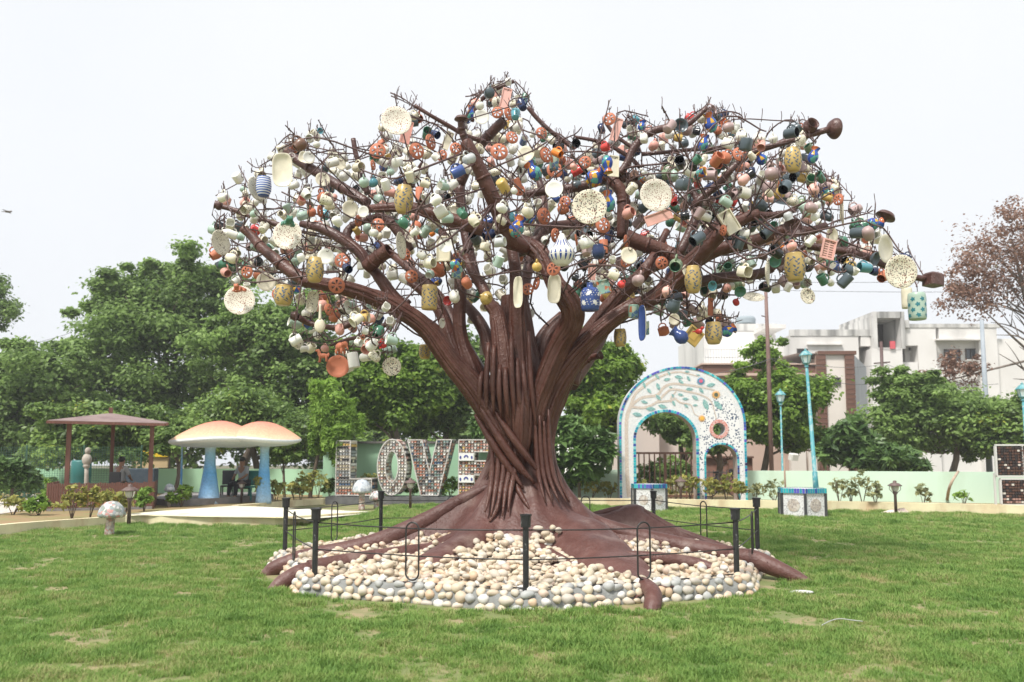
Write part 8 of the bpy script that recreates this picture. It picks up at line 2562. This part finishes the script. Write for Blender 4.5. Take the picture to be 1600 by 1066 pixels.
SH = [(112, 812, 40, 50, 'yellow', 'yellow orange shrub at the left end of the pavilion fence'), (140, 811, 36, 48, 'yellow', 'yellowing shrub in front of the pavilion fence, second from its left end'), (168, 808, 36, 42, 'yellow', 'rusty yellow shrub in front of the middle of the pavilion fence'),
      (195, 806, 28, 36, 'yellow', 'small yellow shrub behind the lantern bollard at the pavilion'), (225, 800, 24, 38, 'lime', 'lime green plant at the right end of the pavilion fence'), (283, 793, 34, 32, 'lime', 'lime green plant at the foot of the rock platform'),
      (60, 806, 34, 26, 'lime', 'lime green shrub on the gravel left of the pavilion'), (20, 805, 50, 28, 'yellow', 'sparse yellow shrub near the far left edge'), (78, 792, 30, 40, 'lime', 'green shrub touching the left corner of the pavilion'),
      (405, 787, 30, 46, 'yellow', 'yellow shrub right in front of the slim mushroom stem'), (432, 785, 26, 34, 'yellow', 'small yellow shrub right of the slim mushroom stem'), (470, 783, 30, 42, 'yellow', 'yellow orange shrub below the lime drooping tree'),
      (497, 781, 44, 46, 'yellow', 'large yellow orange shrub left of the letter L'), (515, 778, 26, 28, 'dark', 'dark green ball shrub at the foot of the letter L'), (572, 779, 40, 40, 'yellow', 'yellow shrub behind the grey mosaic mushroom'), (460, 781, 34, 28, 'yellow', 'low yellowish shrub under the lime drooping tree'),
      (645, 778, 26, 26, 'lime', 'green plant at the foot of the letter V, on its left side'), (672, 780, 26, 26, 'lime', 'pale green plant before the point of the letter V'), (705, 780, 34, 34, 'lime', 'green plant between the letters V and E'), (748, 779, 34, 36, 'yellow', 'yellow green shrub before the letter E'),
      (612, 779, 22, 20, 'yellow', 'tiny yellow plant under the letter O'), (925, 781, 44, 34, 'yellow', 'yellow shrub in front of the green wall right of the trunk'), (952, 781, 28, 26, 'yellow', 'small yellow shrub at the left foot of the arch'), (890, 779, 26, 34, 'frangi', 'dark green plant at the root flare, right side'),
      (1005, 782, 20, 32, 'yellow', 'yellow shrub inside the big arch opening at its left'), (1056, 783, 30, 40, 'yellow', 'bushy yellow shrub inside the big arch opening right of the planter'), (1078, 783, 30, 44, 'yellow', 'tall yellow shrub at the right side of the big arch opening'),
      (1112, 784, 30, 36, 'yellow', 'yellow shrub in the little arch opening, left part'), (1135, 784, 26, 38, 'yellow', 'yellow shrub in the little arch opening, right part'), (1155, 785, 26, 34, 'yellow', 'yellow shrub at the right leg of the arch'),
      (1180, 786, 26, 34, 'pale', 'sparse pale plant right of the arch, closest to it'), (1210, 787, 36, 36, 'pale', 'sparse pale plant between the arch and the right planter'), (1312, 789, 34, 42, 'pale', 'sparse pale plant just right of the right planter'), (1348, 790, 34, 50, 'pale', 'tall sparse sapling between the right planter and the bollard'),
      (1368, 791, 26, 36, 'pale', 'sparse sapling just left of the right bollard'), (1443, 791, 22, 34, 'pale', 'single thin sapling between the right bollard and the stick'), (1506, 792, 30, 26, 'lime', 'thin green seedling right of the leaning stick'), (1330, 789, 20, 30, 'pale', 'short sparse sapling beside the tall one at the mint wall')]
for i, q in enumerate(SH):
    px, py, w_, h_, kd, lab = q
    n = {'pale': 110, 'yellow': 300, 'lime': 420, 'dark': 500, 'frangi': 260}[kd]
    if px > 1490: n = 50
    bush(px, py, w_, h_, kd, lab, n=n, size={'frangi': .16, 'yellow': .08, 'pale': .09}.get(kd, .10), core=.05, flat=.5, elong=2.0)
bush(88, 770, 0, 0, 'lime', '', n=1) if False else None
for i, (px, py, w_, h_, lab) in enumerate(((1050, 775, 60, 55, 'wild green shrubs growing behind the gate in the big arch opening'), (1020, 772, 50, 50, 'green shrub behind the left leaf of the brown gate'), (30, 778, 120, 22, 'low clipped green hedge at the far left'), (60, 770, 60, 24, 'green shrub left of the pavilion behind the gravel'))):
    bush(px, py, w_, h_, 'feather', lab, n=1800, size=.12, z=.0 if px > 900 else .17, ncl=30)
# debris on the lawn
mr = mat('scrap_plastic', (.68, .68, .66), rough=.4)
o = MB().ell((0, 0, .02), (.16, .06, .025), 0, 10, 6).build('scrap', [mr], loc=G(1252, 928)); tag(o, 'flattened pale scrap lying on the grass right of the root tip', 'scrap')
o = MB().tube([G(1284, 977, .05), G(1298, 970, .06), G(1313, 967, .07), G(1330, 969, .06), G(1348, 971, .05)], .0045, 6, k=4).build('wire_scrap', [mat('scrap_grey', (.42, .43, .42), rough=.5)]); tag(o, 'thin pale bent wire lying on the lawn at lower right', 'wire')
st = MB()
q = random.Random(4)
st.ell((0, 0, .0), (.17, .11, .03), 0, 12, 6); st.ell((.14, .05, .0), (.12, .08, .022), 0, 10, 6); st.ell((-.12, .06, 0), (.10, .07, .02), 0, 10, 6)
o = st.build('sand_mound', [mat('sand', (.36, .27, .17), (.28, .20, .13), rough=.95, scale=10, bump=.5)], loc=G(815, 984)); tag(o, 'little bare sandy mound in the lawn in front of the bed', 'mound')
pp_ = MB().add([(0, 0, .01), (.9, .1, .05), (.8, .4, .2), (.3, .5, .12), (-.1, .3, .03)], [(0, 1, 2, 3, 4), (4, 3, 2, 1, 0)], 0, False).build('paper_sheet', [mat('paper_pink', (.74, .62, .56), rough=.8)], loc=G(1383, 803)); pp_.scale = (.8, .5, .8)
tag(pp_, 'crumpled pinkish sheet lying at the kerb beside the right bollard', 'sheet')
# bird in the sky
bp_ = W(12, 331, 40)
bd = MB(); bd.ell((0, 0, 0), (.16, .05, .05), 0, 10, 6); bd.ell((.17, 0, .02), (.05, .04, .04), 0, 8, 6); bd.prism([(-.05, .03), (.06, .03), (-.02, .34), (-.08, .30)], .01, .02); bd.prism([(-.05, -.03), (.06, -.03), (-.02, -.34), (-.08, -.30)], .01, .02); bd.prism([(-.12, .02), (-.12, -.02), (-.28, -.05), (-.28, .05)], 0, .01)
o = bd.build('bird', [mat('bird_brown', (.16, .13, .11), rough=.8)], loc=bp_); tag(o, 'small dark bird flying in the sky at the far left', 'bird')
# ================================================================== GRASS
def grass_mat():
    m = bpy.data.materials.new('grass_blades'); m.use_nodes = True
    n = m.node_tree; b = n.nodes['Principled BSDF']; b.inputs['Roughness'].default_value = .6; b.inputs['Specular IOR Level'].default_value = .3
    g = n.nodes.new('ShaderNodeNewGeometry')
    z = n.nodes.new('ShaderNodeTexNoise'); z.inputs['Scale'].default_value = .55; z.inputs['Detail'].default_value = 7; z.inputs['Roughness'].default_value = .65
    n.links.new(g.outputs['Position'], z.inputs['Vector'])
    z2 = n.nodes.new('ShaderNodeTexNoise'); z2.inputs['Scale'].default_value = 2.4; z2.inputs['Detail'].default_value = 5
    n.links.new(g.outputs['Position'], z2.inputs['Vector'])
    a = n.nodes.new('ShaderNodeAttribute'); a.attribute_name = 'rnd'; a.attribute_type = 'INSTANCER'
    r = n.nodes.new('ShaderNodeValToRGB')
    r.color_ramp.elements[0].position = 0; r.color_ramp.elements[0].color = (.10, .205, .042, 1)
    r.color_ramp.elements[1].position = 1; r.color_ramp.elements[1].color = (.50, .40, .22, 1)
    for p_, c_ in ((.33, (.16, .29, .06, 1)), (.58, (.25, .38, .09, 1)), (.76, (.36, .39, .15, 1))):
        e = r.color_ramp.elements.new(p_); e.color = c_
    def mul(a_, k, add=None):
        q = n.nodes.new('ShaderNodeMath'); q.operation = 'MULTIPLY_ADD'; q.inputs[1].default_value = k
        n.links.new(a_, q.inputs[0])
        if add is not None: n.links.new(add, q.inputs[2])
        else: q.inputs[2].default_value = 0
        return q.outputs[0]
    s_ = mul(z.outputs['Fac'], 1.15)
    s_ = mul(z2.outputs['Fac'], .95, s_)
    s_ = mul(a.outputs['Fac'], .40, s_)
    q = n.nodes.new('ShaderNodeMath'); q.operation = 'SUBTRACT'; q.inputs[1].default_value = .74; n.links.new(s_, q.inputs[0])
    n.links.new(q.outputs[0], r.inputs[0]); n.links.new(r.outputs[0], b.inputs['Base Color'])
    tr = n.nodes.new('ShaderNodeBsdfTranslucent'); n.links.new(r.outputs[0], tr.inputs[0])
    mx = n.nodes.new('ShaderNodeMixShader'); mx.inputs[0].default_value = .35
    n.links.new(b.outputs[0], mx.inputs[1]); n.links.new(tr.outputs[0], mx.inputs[2]); n.links.new(mx.outputs[0], n.nodes['Material Output'].inputs[0])
    return m
m_grass = grass_mat()
tufts = bpy.data.collections.new('tuft_shapes')
pr = random.Random(2)
for k in range(5):
    mb = MB()
    nb_ = 30
    for i in range(nb_):
        a = pr.uniform(0, 6.28); r = pr.uniform(0, .06); x, y = r * math.cos(a), r * math.sin(a)
        h = pr.uniform(.018, .048); ln = pr.uniform(.2, 1.3) * h; d = pr.uniform(0, 6.28); w = pr.uniform(.0016, .0030)
        dx, dy = math.cos(d) * ln, math.sin(d) * ln; px_, py_ = -math.sin(d) * w, math.cos(d) * w
        mb.add([(x - px_, y - py_, -.01), (x + px_, y + py_, -.01), (x + dx * .35 + px_ * .8, y + dy * .35 + py_ * .8, h * .6), (x + dx * .35 - px_ * .8, y + dy * .35 - py_ * .8, h * .6), (x + dx, y + dy, h)],
               [(0, 1, 2, 3), (3, 2, 4)], 0, True)
    me = mb.mesh('tuft', [m_grass])
    tufts.objects.link(bpy.data.objects.new('tuft', me))
rs = np.random.default_rng(4)
pts, sc_, rn = [], [], []
kbx = np.array([p.x for p in KB2]); kby = np.array([p.y for p in KB2])
kax = np.array([p.x for p in KA2]); kay = np.array([p.y for p in KA2])
def band(y0, y1, dens, smin, smax, xk=.66):
    w = 2 * xk * y1 + 1.0
    n = int((y1 - y0) * w * dens)
    x = rs.uniform(-w / 2, w / 2, n); y = rs.uniform(y0, y1, n)
    keep = np.abs(x) < xk * y + .6
    lim = np.interp(x, kbx, kby, left=100, right=kby[-1])
    keep &= y < lim - .02
    la = np.interp(x, kax, kay, left=kay[0], right=1000)
    keep &= y < la - .02
    keep &= np.hypot(x - CX, y - CY) > 3.72
    x, y = x[keep], y[keep]
    nn = np.array([mnoise.noise(Vector((a * .9, b_ * .9, 3))) for a, b_ in zip(x, y)])
    n2 = np.array([mnoise.noise(Vector((a * 2.6, b_ * 2.6, 9))) for a, b_ in zip(x, y)])
    thin = (nn < -.36) | (n2 < -.5)
    near_bed = np.hypot(x - CX, y - CY) < 4.35
    k2 = rs.random(len(x)) > np.where(thin, .5, 0) + np.where(near_bed & (n2 < .1), .45, 0)
    x, y, nn, n2 = x[k2], y[k2], nn[k2], n2[k2]
    s_ = rs.uniform(smin, smax, len(x)) * (1 + .6 * nn + .7 * n2)
    pts.append(np.stack([x, y, np.zeros_like(x)], 1)); sc_.append(s_); rn.append(rs.random(len(x)))
band(4.6, 7.5, 520, .75, 1.35)
band(7.5, 11, 360, .8, 1.45)
band(11, 16, 200, .95, 1.6)
band(16, 22, 120, 1.1, 1.8)
band(22, 29, 75, 1.3, 2.0)
P_ = np.concatenate(pts); Sx = np.concatenate(sc_); Rn = np.concatenate(rn)
me = bpy.data.meshes.new('grass'); me.vertices.add(len(P_)); me.vertices.foreach_set('co', P_.reshape(-1).astype(np.float32))
a_ = me.attributes.new('scl', 'FLOAT', 'POINT'); a_.data.foreach_set('value', Sx.astype(np.float32))
a_ = me.attributes.new('rnd', 'FLOAT', 'POINT'); a_.data.foreach_set('value', Rn.astype(np.float32))
a_ = me.attributes.new('rot', 'FLOAT', 'POINT'); a_.data.foreach_set('value', (rs.random(len(P_)) * 6.283).astype(np.float32))
me.materials.append(m_grass)
go = put('grass', me)
tag(go, 'short green lawn grass with dry straw coloured patches', kind='stuff')
ng = bpy.data.node_groups.new('grass_scatter', 'GeometryNodeTree')
ng.interface.new_socket('Geometry', in_out='INPUT', socket_type='NodeSocketGeometry'); ng.interface.new_socket('Geometry', in_out='OUTPUT', socket_type='NodeSocketGeometry')
gi = ng.nodes.new('NodeGroupInput'); gout = ng.nodes.new('NodeGroupOutput')
ci = ng.nodes.new('GeometryNodeCollectionInfo'); ci.inputs['Collection'].default_value = tufts; ci.inputs['Separate Children'].default_value = True; ci.inputs['Reset Children'].default_value = True
ip = ng.nodes.new('GeometryNodeInstanceOnPoints'); ip.inputs['Pick Instance'].default_value = True
def attr(nm):
    q = ng.nodes.new('GeometryNodeInputNamedAttribute'); q.data_type = 'FLOAT'; q.inputs['Name'].default_value = nm; return q.outputs['Attribute']
cx_ = ng.nodes.new('ShaderNodeCombineXYZ'); ng.links.new(attr('rot'), cx_.inputs[2])
e2 = ng.nodes.new('FunctionNodeEulerToRotation'); ng.links.new(cx_.outputs[0], e2.inputs[0])
ng.links.new(gi.outputs[0], ip.inputs['Points']); ng.links.new(ci.outputs[0], ip.inputs['Instance'])
ng.links.new(e2.outputs[0], ip.inputs['Rotation']); ng.links.new(attr('scl'), ip.inputs['Scale'])
ng.links.new(ip.outputs[0], gout.inputs[0])
md = go.modifiers.new('scatter', 'NODES'); md.node_group = ng
print('grass tufts', len(P_))

# ================================================================== HAZE
hz = MB().box((0, 60, 11.9), (256, 176, 26)).build('haze', [])
hm_ = bpy.data.materials.new('haze_air'); hm_.use_nodes = True
hn = hm_.node_tree; hn.nodes.clear()
ho = hn.nodes.new('ShaderNodeOutputMaterial'); hv = hn.nodes.new('ShaderNodeVolumePrincipled')
hv.inputs['Color'].default_value = (.94, .96, 1, 1); hv.inputs['Density'].default_value = .0010
hn.links.new(hv.outputs[0], ho.inputs['Volume'])
hz.data.materials.append(hm_)
tag(hz, kind='stuff')
